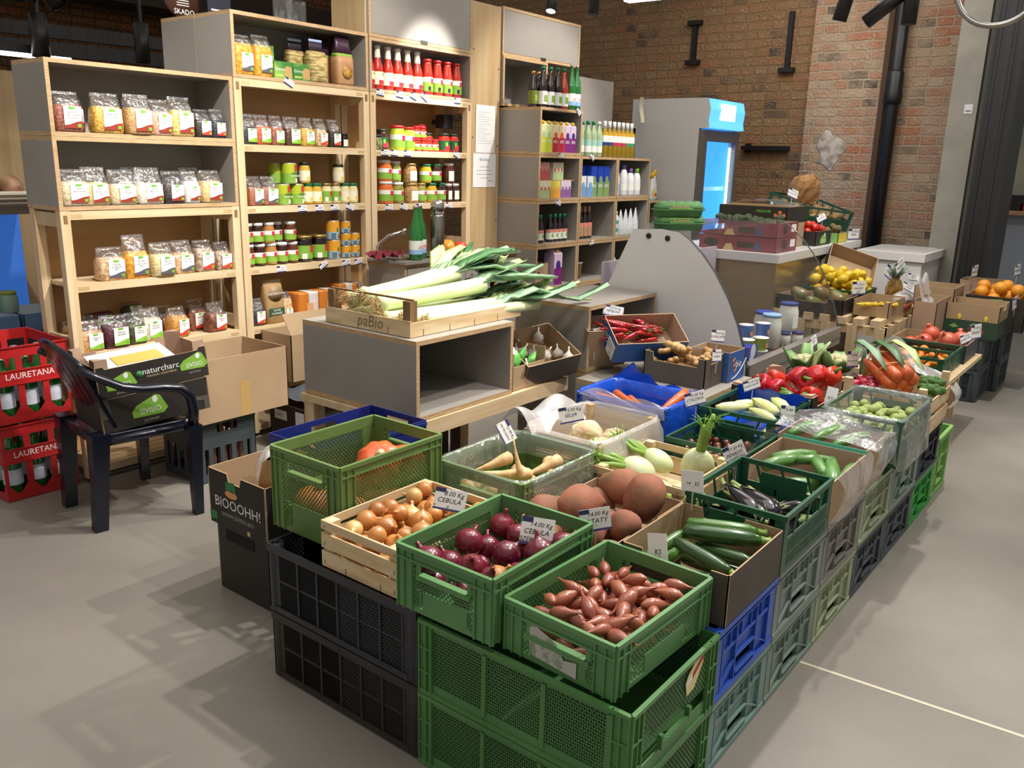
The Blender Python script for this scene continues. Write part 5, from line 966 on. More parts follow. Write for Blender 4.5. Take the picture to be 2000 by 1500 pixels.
for k, (X, y) in enumerate(((SX + .02, 3.195), (SX - .06, 3.12))):
    packet(('clear bag of pale spaghetti nests with a paper tag', 'clear bag of pasta behind the spaghetti bag')[k], 'pasta_bag', 'bag', X, y, ZA, .12, .08, .22, [('pasta', [(.9, .9, 0), (1, 1, .05), (1, 1, .6), (.95, .5, .72)], mat('pasta', '#c9b173', .5, col2='#8f7a45', nscale=16, stretch=(1, 1, 5), lo=.45, hi=.55, bump=.6, bscale=50)), ('header_card', [(.75, .1, .72), (.75, .08, .94)], mat('header_dark', '#2d2230', .5)), ('header_stripe', [(.75, .1, .94), (.75, .08, 1)], mat('header_blue', '#9fb4dc', .5))])
for k, (X, y, s) in enumerate(((SX + .015, 3.385, 1), (SX - .07, 3.43, 1), (SX - .08, 3.32, .95))):
    packet(('tall tan and purple pasta bag at the right of the pasta box', 'tan and purple pasta bag behind the right front one', 'dark purple pasta bag at the back of the box')[k], 'pasta_bag', 'bag', X, y, ZA, .125, .085, .265 * s, [('pouch', [(.95, .9, 0), (1, 1, .05), (1, 1, .45), (.97, .85, .58)], mat('pouch_tan', '#b58a62', .5, col2='#a87850', nscale=8)), ('green_band', [(.975, .86, .56), (.96, .7, .63)], LABG), ('purple_top', [(.96, .7, .63), (.8, .35, .82), (.85, .05, 1)], mat('pouch_purple', '#3f2636', .35, bump=.4, bscale=30))])
t_ = [o for o in C.objects if o.name == 'pasta_bag.002'][0]
mb = MB(); mb.lathe([(.035, 0), (.035, .001)], 18); vs = mb.v; mb.v = [(.047 + c, -.0 + a, .07 + b) for a, b, c in vs]; mb.build('printed_bowl', mat('bowl_yel', '#d8a53c', .6, col2='#8a5a34', nscale=40), t_)
# sugar shelf
packet('tall brown cane sugar pouch lettered DESTINATION', 'sugar_pouch', 'pouch', SX + .01, 2.845, ZE, .125, .085, .235, [('pouch', [(.92, .9, 0), (1, 1, .04), (1, .95, .5), (.98, .5, .85), (.97, .06, .96), (.97, .04, 1)], mat('pouch_brown', '#a98a5e', .35, col2='#8d6c44', nscale=7, bump=.2, bscale=20))])
t_ = [o for o in C.objects if o.name == 'sugar_pouch'][0]
mb = MB(); mb.lathe([(.045, 0), (.045, .0008)], 20); mb.v = [(.041 + c, a, .165 + b) for a, b, c in mb.v]; mb.box(.042, -.05, .045, .0435, .05, .085, 1); mb.text('DESTINATION', .017, (.0425, 0, .158), 2); mb.text('SUCRE', .016, (.044, 0, .068), 2); mb.text('COMPLET', .016, (.044, 0, .05), 2); mb.build('printed_label', [mat('pouch_disc', '#8a7350', .5), mat('pouch_green', '#37553a', .5), M['paper']], t_)
SO = mat('sugar_orange', '#c9772a', .4, bump=.3, bscale=25); SW = mat('sugar_white', '#d7d0cb', .3, bump=.4, bscale=25)
for k, (X, y, w_, h_) in enumerate(((SX + .01, 3.055, .14, .15), (SX + .01, 3.20, .14, .15), (SX - .03, 3.365, .11, .165), (SX - .02, 3.455, .09, .16))):
    t = thing('sugar_pack', ['leftmost', 'second', 'third, set back', 'rightmost, set back'][k] + ' orange and white wrapped sugar pack', 'pack', (X, y, ZE))
    mb = MB(); mb.loft([sec(w_ * .5, .12, z, 7, 16, cy=-w_ * .25) for z in (0, .01, h_ - .01, h_)]); mb.build('orange_half', SO, t); mb = MB(); mb.loft([sec(w_ * .5, .12, z, 7, 16, cy=w_ * .25) for z in (0, .01, h_ - .01, h_)]); mb.build('white_half', SW, t)
    mb = MB(); patch(mb, (0, 1, 0), (0, 0, 1), (.0615, 0, .06), [(-.02, -.02), (.025, -.02), (.025, .03), (-.02, .03)], 0); mb.build('printed_square', mat('sugar_tan', '#d9a06a', .5), t)
# worktop goods
BW = [(.036, 0), (.041, .008), (.041, .14), (.036, .19), (.018, .25), (.014, .30), (.015, .305)]
for k, (X, y) in enumerate(((-3.555, 3.655), (-3.60, 3.735))): bottle(('left', 'right')[k] + ' green water bottle on the sink worktop', X, y, .9205, BW, 'glass_green', 'alu', ('l_blue', 'lw', 'lw'), (.035, .115), (.30, .315, .0165), 'lw', (.175, .20, .036, .031), words='LIEZ')
t = thing('thermos_flask', 'brushed steel thermos flask on the sink worktop', 'flask', (-3.545, 3.83, .9205)); mb = MB(); mb.lathe([(.04, 0), (.042, .004), (.042, .25), (.038, .262)], 24); mb.build('body', M['steel'], t); mb = MB(); mb.lathe([(.041, .263), (.041, .32), (.034, .34), (.02, .348)], 24); mb.build('cup_lid', M['chrome'], t)
t = thing('cutting_board', 'beige cutting board on the sink worktop', 'board', (-3.62, 4.13, .9205)); mb = MB(); mb.loft([sec(.40, .24, z, 10, 24) for z in (0, .012)]); mb.build('slab', mat('board_tan', '#b59c84', .5), t)
for nm, lab, X, y, r, c in (('tomato', 'red tomato on the cutting board', -3.56, 4.06, .042, '#d8401f'), ('orange', 'orange behind the tomato on the cutting board', -3.66, 4.05, .045, '#e8952c'), ('orange', 'orange beside the thermos flask on the cutting board', -3.58, 3.965, .045, '#e89a30')):
    mb = MB(); mb.blob(lambda t_, p, r=r: (r * math.sin(t_) * math.cos(p), r * math.sin(t_) * math.sin(p), r * .9 + r * .9 * math.cos(t_) * (1 - .12 * math.exp(-t_ * t_ * 12))), 18, 12); tag(mb.build(nm, mat(nm + c, c, .25, coat=.3), loc=(X, y, .9325)), lab, 'fruit')
t = thing('tea_towel', 'crumpled dark red tea towel by the sink', 'towel', (-3.60, 3.44 + .12, .921)); rr = random.Random(5); hh = [[rr.random() for _ in range(14)] for _ in range(8)]
mb = MB(); mb.grid(lambda u, v: ((u - .5) * .12, (v - .5) * .2, .012 + .045 * hh[int(u * 7)][int(v * 13)]), 7, 13); mb.build('fabric', mat('towel_red', '#7d2430', .9, col2='#651a26', nscale=20), t, (-.06, -.06, 0))
# cubes: cartons, bottles
def carton(label, X, y, z, w, d, h, body, low, cap=None, words=None, gable=False, grp=None, name='drink_carton'):
    key = ('ct', w, d, h, body, low, cap, words)
    if key in _jc: return dup(_jc[key], (X, y, z), None, label, grp)
    t = thing(name, label, 'carton', (X, y, z), 0, grp); mb = MB(); hb = h * .86 if gable else h
    mb.box(-d / 2, -w / 2, 0, d / 2, w / 2, hb)
    if gable: mb.add([(-d / 2, -w / 2, hb), (d / 2, -w / 2, hb), (d / 2, w / 2, hb), (-d / 2, w / 2, hb), (0, -w / 2, h), (0, w / 2, h)], [(0, 1, 4), (1, 2, 5, 4), (2, 3, 5), (3, 0, 4, 5)])
    mb.build('carton', M[body], t); mb = MB(); x = d / 2 + .0006
    patch(mb, (0, 1, 0), (0, 0, 1), (x, 0, 0), [(-w / 2, 0), (w / 2, 0), (w / 2, h * .48), (0, h * .52), (-w / 2, h * .45)], 0); patch(mb, (0, 1, 0), (0, 0, 1), (x + .0005, 0, h * .55), [(w * .28 * math.cos(a), w * .34 * math.sin(a)) for a in [k * PI / 6 for k in range(12)]], 1)
    if words: mb.text(words, w * .42, (x + .001, 0, h * .3), 2)
    mb.build('print', [M[low], M[cap or low], M['paper']], t)
    if cap and gable: mb = MB(); mb.lathe([(.014, 0), (.014, .018), (.009, .022)], 12); mb.build('cap', M['lid_yellow'], t, (d * .25, 0, hb + .008), (0, .6, 0))
    _jc[key] = t; return t
for k, c in dict(j_green='#cfd8a0', j_lime='#c2cc3a', j_peach='#e2cfa6', j_red='#b3203a', j_orange='#d9512c', j_lilac='#cdb6cf', j_purple='#7a2470', j_violet='#4a2a78', m_blue='#1b3fa8', m_navy='#2450c0', m_hill='#7d9a5a', b_pink='#d89a94', b_rose='#c25a56', b_cream='#dcd8bc', b_apple='#a9c08a', b_yell='#dccb5a', b_or='#d99a3c', b_lav='#d6c3d6', b_plum='#8a5a98', p_white='#d8dee2', p_blue='#6f9fd0').items(): mm(k, c, .45)
CXF = -3.545; zc = lambda lv: .003 + lv * .3095 + .0185
for k, (y, b, l, c) in enumerate(((4.845, 'j_green', 'j_lime', 'b_apple'), (4.915, 'j_green', 'j_lime', 'b_apple'), (4.988, 'j_peach', 'j_red', 'j_orange'), (5.062, 'j_peach', 'j_red', 'j_orange'), (5.134, 'j_lilac', 'j_purple', 'j_violet'), (5.206, 'j_lilac', 'j_purple', 'j_violet'))):
    carton(['left lime green', 'right lime green', 'left red', 'right red', 'left purple', 'right purple'][k] + ' tall juice carton in the top cube', CXF, y, zc(5), .068, .07, .205, b, l, c, 'BIO', gable=True)
n = 0
for row, (y0, z, b, l, c, nm) in enumerate(((4.87, zc(4) + .1235, 'b_pink', 'b_rose', 'b_rose', 'pink'), (5.04, zc(4) + .1235, 'b_cream', 'b_apple', 'b_rose', 'apple green'), (4.845, zc(4), 'b_cream', 'b_apple', 'b_rose', 'pale green'), (4.965, zc(4), 'b_yell', 'b_or', 'b_or', 'yellow'), (5.10, zc(4), 'b_lav', 'b_plum', 'b_plum', 'lilac'))):
    for i in range(3): carton(f'small {nm} juice box in the second cube of the left column', CXF + .01 if z < zc(4) + .1 else CXF - .02, y0 + i * .0425, z, .040, .045, .118, b, l, c, grp=f'{nm} small juice boxes')
mb = MB(); mb.box(CXF - .045, 4.84, zc(4) + .1185, CXF + .03, 5.245, zc(4) + .123); tag(mb.build('tray_board', M['card']), 'thin cardboard sheet between the two layers of small juice boxes', 'sheet')
for k, y in enumerate((5.335, 5.43, 5.52, 5.61, 5.70)):
    if k in (0, 1): carton(('left', 'right')[k] + ' short white and blue drink carton in front of the milk', CXF + .015, y + .01, zc(4), .075, .06, .15, 'p_white', 'p_blue', 'p_blue', gable=False)
for k, (X, y) in enumerate(((CXF - .02, 5.535), (CXF - .02, 5.625), (CXF - .02, 5.712), (CXF - .07, 5.46))): carton(['left', 'middle', 'right', 'half hidden'][k] + ' blue milk carton in the middle column', X, y, zc(4), .08, .075, .225, 'm_blue', 'm_hill', None, 'BIO')
carton('tall white carton at the back left of the milk cube', CXF - .09, 5.345, zc(4), .06, .06, .24, 'p_white', 'p_blue', 'p_blue')
DET = [(.03, 0), (.034, .01), (.034, .12), (.026, .16), (.014, .18)]
mm('det_white', '#dcdcde', .3); mm('cap_violet', '#6d5aa8', .4); mm('cap_purple', '#8a4fb0', .4); mm('cap_lime', '#7dbb3c', .4); mm('oil', '#8f7414', .08, coat=.7); mm('oil_gold', '#c99a2a', .4); mm('vinegar', '#9db08a', .1, coat=.7); mm('l_sea', '#9cc4b4', .5); mm('l_navy', '#273a7a', .5); mm('l_crim', '#b52f45', .5); mm('l_leaf', '#3d8a5a', .5); mm('juice_dark', '#1a0d10', .08, coat=.7); mm('juice_red', '#b8341f', .12, coat=.6); mm('cap_green', '#1d7a4e', .35)
for k, (y, c, s) in enumerate(((5.865, 'det_white', 1.1), (5.985, 'cap_violet', 1.15), (6.09, 'cap_purple', 1.0), (6.19, 'cap_lime', 1.0))):
    bottle(['slim', 'tall', 'shorter', 'short'][k] + ' white detergent bottle with ' + ['white', 'violet', 'purple', 'lime green'][k] + ' cap', CXF, y, zc(4), [(a * 1.05, b * s) for a, b in DET], 'det_white', c, ('l_blue',) if k == 0 else ('lw',), (.04, .09), (.175 * s, .175 * s + .035, .018), name='detergent_bottle')
JB = [(.030, 0), (.033, .006), (.033, .115), (.028, .15), (.0125, .205), (.0125, .235)]
for k, (y, X, liq, cap, lab, s) in enumerate(((4.83, -3.60, 'juice_dark', 'lid_gold', ('l_olive',), .93), (4.885, -3.56, 'juice_dark', 'cap_green', ('lw',), 1.08), (4.93, -3.63, 'juice_dark', 'lid_gold', ('lw',), .95), (4.965, -3.555, 'juice_dark', 'cap_green', ('lw',), 1.08), (5.045, -3.55, 'juice_dark', 'cap_green', ('lw',), 1.1), (5.06, -3.64, 'juice_dark', 'lid_gold', ('lw',), .96), (5.12, -3.55, 'juice_red', 'cap_green', ('lw',), 1.1), (5.15, -3.635, 'juice_dark', 'lid_gold', ('lw', 'l_palered'), .98))):
    bottle(['dark juice bottle with olive label at the left end', 'dark juice bottle with green cap, first in front', 'dark juice bottle with gold cap, first at the back', 'dark juice bottle with green cap, second in front', 'dark juice bottle with green cap, third in front', 'dark juice bottle with gold cap, second at the back', 'red juice bottle with green cap', 'dark juice bottle with gold cap behind the red one'][k] + ' on the left cube column', X, y, zc(5) + .2905, [(a, b * s) for a, b in JB], liq, cap, lab, (.02, .105), (.225 * s, .225 * s + .02, .015), extra=[(-.5, .4, .2, .7, 2), (.3, .7, .15, .5, 1)])
for k, y in enumerate((5.19, 5.255)): bottle(('left', 'right')[k] + ' tall green water bottle on the left cube column', -3.535, y, zc(5) + .2905, [(a * .82, b * .95) for a, b in BW], 'glass_green', 'alu', ('l_blue', 'lw', 'lw'), (.03, .11), (.285, .30, .0135), 'l_blue', (.165, .19, .031, .027), words='LIEZ')
VB = [(.027, 0), (.03, .006), (.03, .145), (.024, .18), (.012, .21), (.012, .235)]
for i, (X, y) in enumerate(((-3.54, 5.34), (-3.54, 5.435), (-3.54, 5.51), (-3.54, 5.585), (-3.61, 5.385), (-3.61, 5.47), (-3.61, 5.545), (-3.61, 5.62))):
    bottle('pale vinegar bottle with green cap on the middle cube column' if i % 4 != 3 else 'pale vinegar bottle with white cap on the middle cube column', X, y, zc(4) + .2905, VB, 'vinegar', 'cap_green' if i % 4 != 3 else 'lid_white', ('lw', 'l_sea'), (.03, .12), (.225, .25, .0145), grp='vinegar bottles with green caps' if i % 4 != 3 else 'vinegar bottles with white caps')
for i, y in enumerate((5.665, 5.733, 5.80, 5.865, 5.93, 5.995, 6.06)):
    cl = ('l_navy', 'l_navy', 'l_crim', 'l_crim', 'l_crim', 'l_leaf', 'l_leaf')[i]
    bottle(f'amber oil bottle with white cap and {("blue", "blue", "red", "red", "red", "green", "green")[i]} label band', -3.54, y, zc(4) + .2905, [(a * 1.0, b * 1.02) for a, b in VB], 'oil', 'lid_white', (cl, 'lw', 'lw', 'oil_gold'), (.085, .18), (.205, .26, .0145), grp=f'oil bottles with {("blue", "blue", "red", "red", "red", "green", "green")[i]} band')
for i in range(7): bottle('small dark syrup bottle with green cap in the left column', -3.545 - (.05 if i == 2 else 0), 4.83 + i * .058, zc(3), [(a * .82, b * .82) for a, b in JB], 'juice_dark', 'cap_green', ('lw', 'lw', 'l_palered'), (.02, .09), (.165, .195, .0135), grp='small syrup bottles with green caps', extra=[(-.3, .3, .2, .6, 2)])
for i in range(4): bottle('dark bottle with tan paper neck in the middle column', -3.55, 5.335 + i * .06, zc(3), [(a * .85, b * 1.0) for a, b in JB], 'juice_dark', 'l_brown', ('l_brown', 'l_brown', 'l_palered'), (.02, .12), (.18, .24, .0125), grp='dark bottles with paper necks')
mm('pouch_w', '#d8dbde', .3, bump=.4, bscale=20); mm('teal_l', '#4f9f96', .4)
for i in range(2): bottle(('left', 'right')[i] + ' white tube bottle with teal label in the right column', CXF, 5.85 + i * .055, zc(3), [(.02, 0), (.023, .006), (.023, .14), (.012, .165)], 'det_white', 'det_white', ('teal_l', 'det_white', 'teal_l'), (.03, .12), (.16, .19, .013))
for i in range(4): packet(['left', 'second', 'third', 'right'][i] + ' shiny white refill pouch in the right column', 'refill_pouch', 'pouch', CXF - .0, 5.975 + i * .078, zc(3), .105, .06, .20 + .004 * i, [('pouch', [(.9, 1, 0), (1, 1, .05), (1, .9, .4), (.95, .4, .8), (.9, .08, 1)], M['pouch_w'])], .5)
# lower left cube: box and purple carton; pump bottles; tub
t = cbox('small brown cardboard box in the lower left cube', -3.60, -3.52, 4.80, 4.97, zc(2), zc(2) + .165, 'card', 'card'); mb = MB(); mb.lathe([(.02, 0), (.02, .001)], 14); mb.v = [(.0405 + c, a * 1.3 - .04, .09 + b) for a, b, c in mb.v]; mb.build('grip_hole', M['black'], t)
carton('big purple juice carton beside the small brown box', -3.55, 5.07, zc(2), .10, .09, .26, 'j_lilac', 'j_purple', 'j_violet', gable=True); carton('dark purple juice carton at the back of the lower left cube', -3.70, 4.95, zc(2), .09, .09, .25, 'j_violet', 'j_purple', 'j_violet')
t = thing('paper_tub', 'open paper tub in the middle lower cube', 'tub', (-3.62, 5.48, zc(2))); mb = MB(); mb.lathe([(.036, 0), (.046, .12), (.048, .122), (.045, .12), (.036, .01)], 22, cap1=True); mb.build('cup', mat('tub_tan', '#a88a5c', .7), t); mb = MB(); mb.lathe([(.0465, .115), (.05, .118), (.05, .124), (.0465, .126)], 22, cap0=False, cap1=False); mb.build('rolled_rim', M['paper'], t)
for i in range(2):
    t = thing('pump_bottle', ('white', 'grey')[i] + ' pump bottle in the right lower cube', 'bottle', (-3.55 - .0 * i, 5.845 + .055 * i, zc(2))); mb = MB(); mb.lathe([(.024, 0), (.026, .005), (.026, .12), (.014, .14)], 16); mb.build('bottle_body', M[('det_white', 'gray_enamel')[i]], t); mb = MB(); mb.lathe([(.012, .14), (.012, .155), (.005, .157), (.005, .175), (.014, .176), (.014, .184)], 12); mb.bar((0, 0, .18), (0, -.035, .176), .012, .008); mb.build('pump_head', M['det_white'], t)
# spray bottles on the end box
for k, (X, y, c, s, a) in enumerate(((-3.56, 6.365, 'lid_white', 1., 'white'), (-3.64, 6.38, 'lid_yellow', 1.1, 'yellow'), (-3.60, 6.43, 'lid_white', 1.2, 'white'), (-3.54, 6.45, 'lid_yellow', 1.0, 'yellow'), (-3.64, 6.49, 'lid_yellow', 1.15, 'yellow'), (-3.56, 6.52, 'lid_yellow', 1.1, 'yellow'), (-3.62, 6.55, 'lid_yellow', .95, 'yellow'))):
    t = thing('spray_bottle', ['front left', 'back left', 'tallest', 'front middle', 'back middle', 'front right', 'back right'][k] + f' cleaner bottle with {a} top at the end of the cubes', 'bottle', (X, y, 1.2155)); mb = MB(); mb.loft([sec(.05, .034, 0, 3, 14), sec(.054, .036, .02, 3, 14), sec(.054, .036, .11 * s, 3, 14), sec(.022, .02, .165 * s, 2, 14), sec(.018, .018, .18 * s, 2, 14)]); mb.build('bottle_body', M['det_white'], t)
    mb = MB(); mb.loft([sec(.022, .02, .18 * s, 2, 12), sec(.024, .03, .2 * s, 2, 12), sec(.016, .02, .225 * s, 2, 12)]); mb.bar((.01, 0, .208 * s), (.03, 0, .208 * s), .008, .012); mb.build('spray_head', M[c], t)
    mb = MB(); patch(mb, (0, 1, 0), (0, 0, 1), (.0186, 0, .02), [(-.024, 0), (.024, 0), (.024, .06 * s), (-.024, .07 * s)], 0); patch(mb, (0, 1, 0), (0, 0, 1), (.0192, 0, .03), [(-.012, 0), (.018, 0), (.018, .025), (-.012, .03)], 1); mb.build('paper_label', [mat('clean_lab', '#d6d78a', .5) if k % 2 else LABW, REDSQ if k % 3 else mat('clean_or', '#e09a3c', .5)], t)
# things on top of the shelving, papers and price labels
for k, (y, X) in enumerate(((3.05, -3.93), (3.16, -3.96))):
    t = thing('glass_vase', ('left', 'right')[k] + ' ribbed clear glass jar on top of the pasta box', 'jar', (X, y, 2.1805)); mb = MB(); mb.lathe([(.05, 0), (.055, .01), (.053, .10), (.055, .12), (.052, .12), (.05, .01)], 24, cap1=False); mb.build('glass', PANE, t)
t = thing('menu_board', 'round brown sign with a fork drawing on top of the back box', 'sign', (-4.3, 2.70, 2.1805)); mb = MB(); mb.lathe([(.11, -.006), (.11, .006)], 28); mb.v = [(c, a, .11 + b) for a, b, c in mb.v]; mb.build('disc', mat('sign_brown', '#4b2a1c', .6), t)
mb = MB(); mb.text('SKADO', .035, (.0075, 0, .02), 0); [mb.box(.0065, -.04, .06 + .012 * i, .0075, .03, .064 + .012 * i) for i in range(3)]; mb.build('lettering', M['paper'], t)
t = thing('menu_card', 'dark navy card standing beside the round sign', 'card', (-4.22, 2.86, 2.1805)); mb = MB(); mb.box(-.004, -.07, 0, .004, .07, .18); mb.build('card', mat('card_navy', '#15182a', .5), t); mb = MB(); [mb.box(.0045, -.05, .03 + .02 * i, .005, .05, .038 + .02 * i) for i in range(2)]; mb.build('lettering', M['paper'], t)
for k, (z0, z1, y0, y1) in enumerate(((1.552, 1.86, 4.50, 4.70), (1.325, 1.548, 4.475, 4.715))):
    t = thing('paper_notice', ('upper', 'lower')[k] + ' white paper notice pinned to the pine partition', 'notice', (-3.8185, (y0 + y1) / 2, z0)); w_, h_ = (y1 - y0) / 2, z1 - z0; mb = MB(); mb.box(0, -w_, 0, .0012, w_, h_); mb.build('sheet', M['paper'], t); mb = MB()
    if k: mb.text('BioDelica', .028, (.0018, .0, h_ * .78), 1); [mb.box(.0013, -w_ * q, h_ * (.6 - .11 * i), .0017, w_ * q, h_ * (.615 - .11 * i)) for i, q in enumerate((.4, .7, .7, .35))]; mb.box(.0013, w_ * .3, h_ * .18, .0017, w_ * .7, h_ * .2)
    else: [mb.box(.0013, -w_ * .8, h_ * (.85 - .05 * i), .0017, w_ * rr.uniform(-.2, .75), h_ * (.856 - .05 * i)) for i in range(14)]
    mb.build('print', [mat('print_gray', '#9b9a9c', .7), mat('print_blue', '#4a6aa8', .6)], t)
def scrib(mb, x, y0, y1, z, h, mi, rr, n=9):
    ps = [(x, y0 + (y1 - y0) * i / n + rr.uniform(-.001, .001), z + rr.uniform(-h, h)) for i in range(n + 1)]
    for p, q in zip(ps, ps[1:]): mb.bar(p, q, .0006, .0022, mi, (1, 0, 0))
def shelf_label(X, y, z, lab, tilt=0., w_=.055, red=False):
    t = thing('price_label', lab, 'price tag', (X, y, z), rot=(tilt, 0, 0)); mb = MB(); w = w_ / 2; rr = random.Random(int(y * 1e4 + z * 99))
    mb.box(0, -w, -.018, .0015, w, .018, 0); mb.box(.0015, -w, .008, .0018, -w * .3, .018, 1); mb.box(.0015, -w, -.018, .0018, w, -.011, 1); scrib(mb, .002, -w * .1, w * .85, .009, .004, 3 if red else 2, rr); scrib(mb, .002, -w * .8, w * .7, -.003, .0045, 2, rr, 12); mb.build('card', [M['paper'], M['navy'], M['ink'], REDSQ], t)
XF = -3.8085
LB = [(1.872, 2.975, -.45, 'hanging askew on the shelf under the green food cartons')]
for y, tl, d in ((3.625, -.1, 'first'), (3.785, -.12, 'second'), (3.90, -.3, 'third, tilted'), (4.0, -.55, 'fourth, tilted steeply'), (4.30, 0, 'fifth')): LB.append((1.868, y, tl, d + ' price label under the ketchup bottles'))
for y, tl, d in ((3.655, 0, 'first'), (3.735, -.08, 'second'), (3.845, -.05, 'third'), (4.30, -.4, 'fourth, tilted'),): LB.append((1.532, y, tl, d + ' price label under the red-lidded jars'))
for y, tl, d in ((3.685, -.1, 'first'), (3.81, -.25, 'second, tilted'), (3.95, 0, 'third, behind the bottles'), (4.14, .1, 'fourth, beside the flask'), (4.225, -.15, 'fifth')): LB.append((1.212, y, tl, d + ' price label under the pickle jars'))
for y, tl, d in ((3.03, .03, 'first'), (3.15, 0, 'second'), (3.26, .03, 'third'), (3.375, -.35, 'fourth, tilted')): LB.append((1.222, y, tl, d + ' price label under the mustard jars'))
for y, tl, d in ((2.875, .02, 'first'), (3.165, .5, 'second, tilted up'), (3.335, .1, 'third'), (3.43, .15, 'fourth')): LB.append((.905, y, tl, d + ' price label under the honey and coconut cans'))
LB.append((.585, 3.11, .05, 'price label under the sugar packs'))
for k, (z, y, tl, d) in enumerate(LB): shelf_label(XF, y, z, ('navy and white price label ' + d) if 'price label' not in d else d.replace('price label', 'navy and white price label'), tl, .06, k % 3 != 0)
for z, y, tl, d in ((1.85, 5.225, -.9, 'tilted white price label on the top cube with juice cartons'), (1.545, 5.03, 0, 'white price label under the juice cartons'), (1.545, 5.43, -.7, 'tilted white price label above the milk cartons'), (1.225, 5.02, -.3, 'white price label under the small juice boxes'), (.92, 5.48, .1, 'white price label under the dark paper-necked bottles')): shelf_label(-3.488, y, z, d, tl, .055)
mb = MB(); mb.grid(lambda u, v: (-3.6 - .02 * math.sin(v * 4), 6.45 - .05 + u * .06 + .03 * math.sin(v * 3), 2.06 - v * .2), 3, 10); tag(mb.build('paper_strip', mat('strip_cream', '#cfc6a8', .8), loc=(-.1, .05, -.02)), 'curled cream paper strip hanging between the grey board and the fridge', 'paper')
# ---------- produce ----------
PR = random.Random(21)
def pack(x0, x1, y0, y1, z0, rs, seed=1, tries=60, zmax=9):
    rr = random.Random(seed); out = []
    for r in rs:
        best = None
        for _ in range(tries):
            x = rr.uniform(x0 + r, x1 - r); y = rr.uniform(y0 + r, y1 - r); z = z0 + r
            for a, b, c, q in out:
                d2 = (x - a) ** 2 + (y - b) ** 2; s = (r + q) * .96
                if d2 < s * s: z = max(z, c + math.sqrt(s * s - d2))
            if best is None or z < best[2]: best = (x, y, z, r)
        if best[2] + r < zmax: out.append(best)
    return out
def put(me, name, label, cat, loc, rot=(0, 0, 0), s=1., group=None, kids=()):
    o = bpy.data.objects.new(name, me); C.objects.link(o); o.location = loc; o.rotation_euler = rot; o.scale = (s,) * 3 if isinstance(s, (int, float)) else s
    tag(o, label, cat, group)
    for nm, km in kids: k = bpy.data.objects.new(nm, km); C.objects.link(k); k.parent = o
    return o
def lay(me, name, label, cat, A, B, L, kids=(), roll=0., sc=None):
    A, B = Vector(A), Vector(B); d = B - A; q = d.to_track_quat('Z', 'Y') @ Euler((0, 0, roll)).to_quaternion()
    return put(me, name, label, cat, A, q.to_euler(), sc or d.length / L, None, kids)
def rrot(a=PI): return (PR.uniform(-a, a), PR.uniform(-a, a), PR.uniform(0, 2 * PI))
def lobed(prof, n=18, lob=0, amp=0., seed=0):
    mb = MB(); rr = random.Random(seed); ph = rr.uniform(0, 6); secs = []
    for r, z in prof: secs.append([(r * (1 + amp * math.cos(lob * a + ph)) * math.cos(a), r * (1 + amp * math.cos(lob * a + ph)) * math.sin(a), z) for a in [2 * PI * j / n for j in range(n)]])
    mb.loft(secs); return mb
def bent(pts, rs, n=12, flat=1.): return MB().tube(pts, rs, n, 0, flat)
# onions (unit: radius 1 -> scaled)
mm('onion', '#c98a4f', .28, col2='#b06f36', nscale=9, stretch=(3, 3, .3), coat=.3, rnd=.18); mm('onion_pale', '#d8b97c', .3, col2='#c79c5a', nscale=9, stretch=(3, 3, .3), coat=.3, rnd=.12)
mm('onion_red', '#5a1424', .25, col2='#7c2238', nscale=10, stretch=(3, 3, .3), coat=.35, rnd=.2); mm('shallot', '#b0694e', .3, col2='#8f4a3c', nscale=10, stretch=(3, 3, .25), coat=.3, rnd=.2)
ON = [(.02, -.92), (.45, -.82), (.8, -.5), (.98, -.1), (.98, .2), (.8, .58), (.5, .82), (.22, .98), (.13, 1.2), (.16, 1.42), (.02, 1.45)]
onm = [lobed(ON, 18, 5, .015, k).mesh('onion', M['onion_pale' if k == 2 else 'onion']) for k in range(3)]
ronm = [lobed(ON, 18, 6, .02, k).mesh('red_onion', M['onion_red']) for k in range(2)]
for i, (x, y, z, r) in enumerate(pack(-1.668, -1.392, 1.366, 1.75, .436, [PR.uniform(.024, .033) for _ in range(112)], 4, 40, .578)):
    put(PR.choice(onm + onm[:2]), 'onion', 'round brown onion in the slatted wooden crate', 'onion', (x, y, z), rrot(1.6), r, 'brown onions in the wooden crate')
for i, (x, y, z, r) in enumerate(pack(-1.362, -1.082, 1.352, 1.738, .441, [PR.uniform(.032, .04) for _ in range(27)], 9, 26, .60)):
    put(PR.choice(ronm), 'red_onion', 'dark red onion in the green lattice crate', 'onion', (x, y, z), rrot(.9), r, 'red onions in the green crate')
put(onm[0], 'onion', 'single brown onion lying among the red onions', 'onion', (-1.125, 1.425, .548), (.3, .6, 1), .034)
SH = [(.02, -1.5), (.25, -1.3), (.62, -.8), (.72, -.2), (.66, .4), (.42, 1.0), (.2, 1.5), (.1, 2.0), (.14, 2.3), (.02, 2.35)]
shm = [lobed(SH, 14, 4, .03, k).mesh('shallot', M['shallot']) for k in range(3)]
for i, (x, y, z, r) in enumerate(pack(-1.022, -.775, 1.412, 1.735, .428, [PR.uniform(.018, .025) for _ in range(130)], 14, 30, .545)):
    put(PR.choice(shm), 'shallot', 'copper brown shallot in the shallow green crate', 'shallot', (x, y, z), (PR.uniform(1.1, 2.0), PR.uniform(-.4, .4), PR.uniform(0, 6.3)), r * 1.05, 'shallots in the green crate')
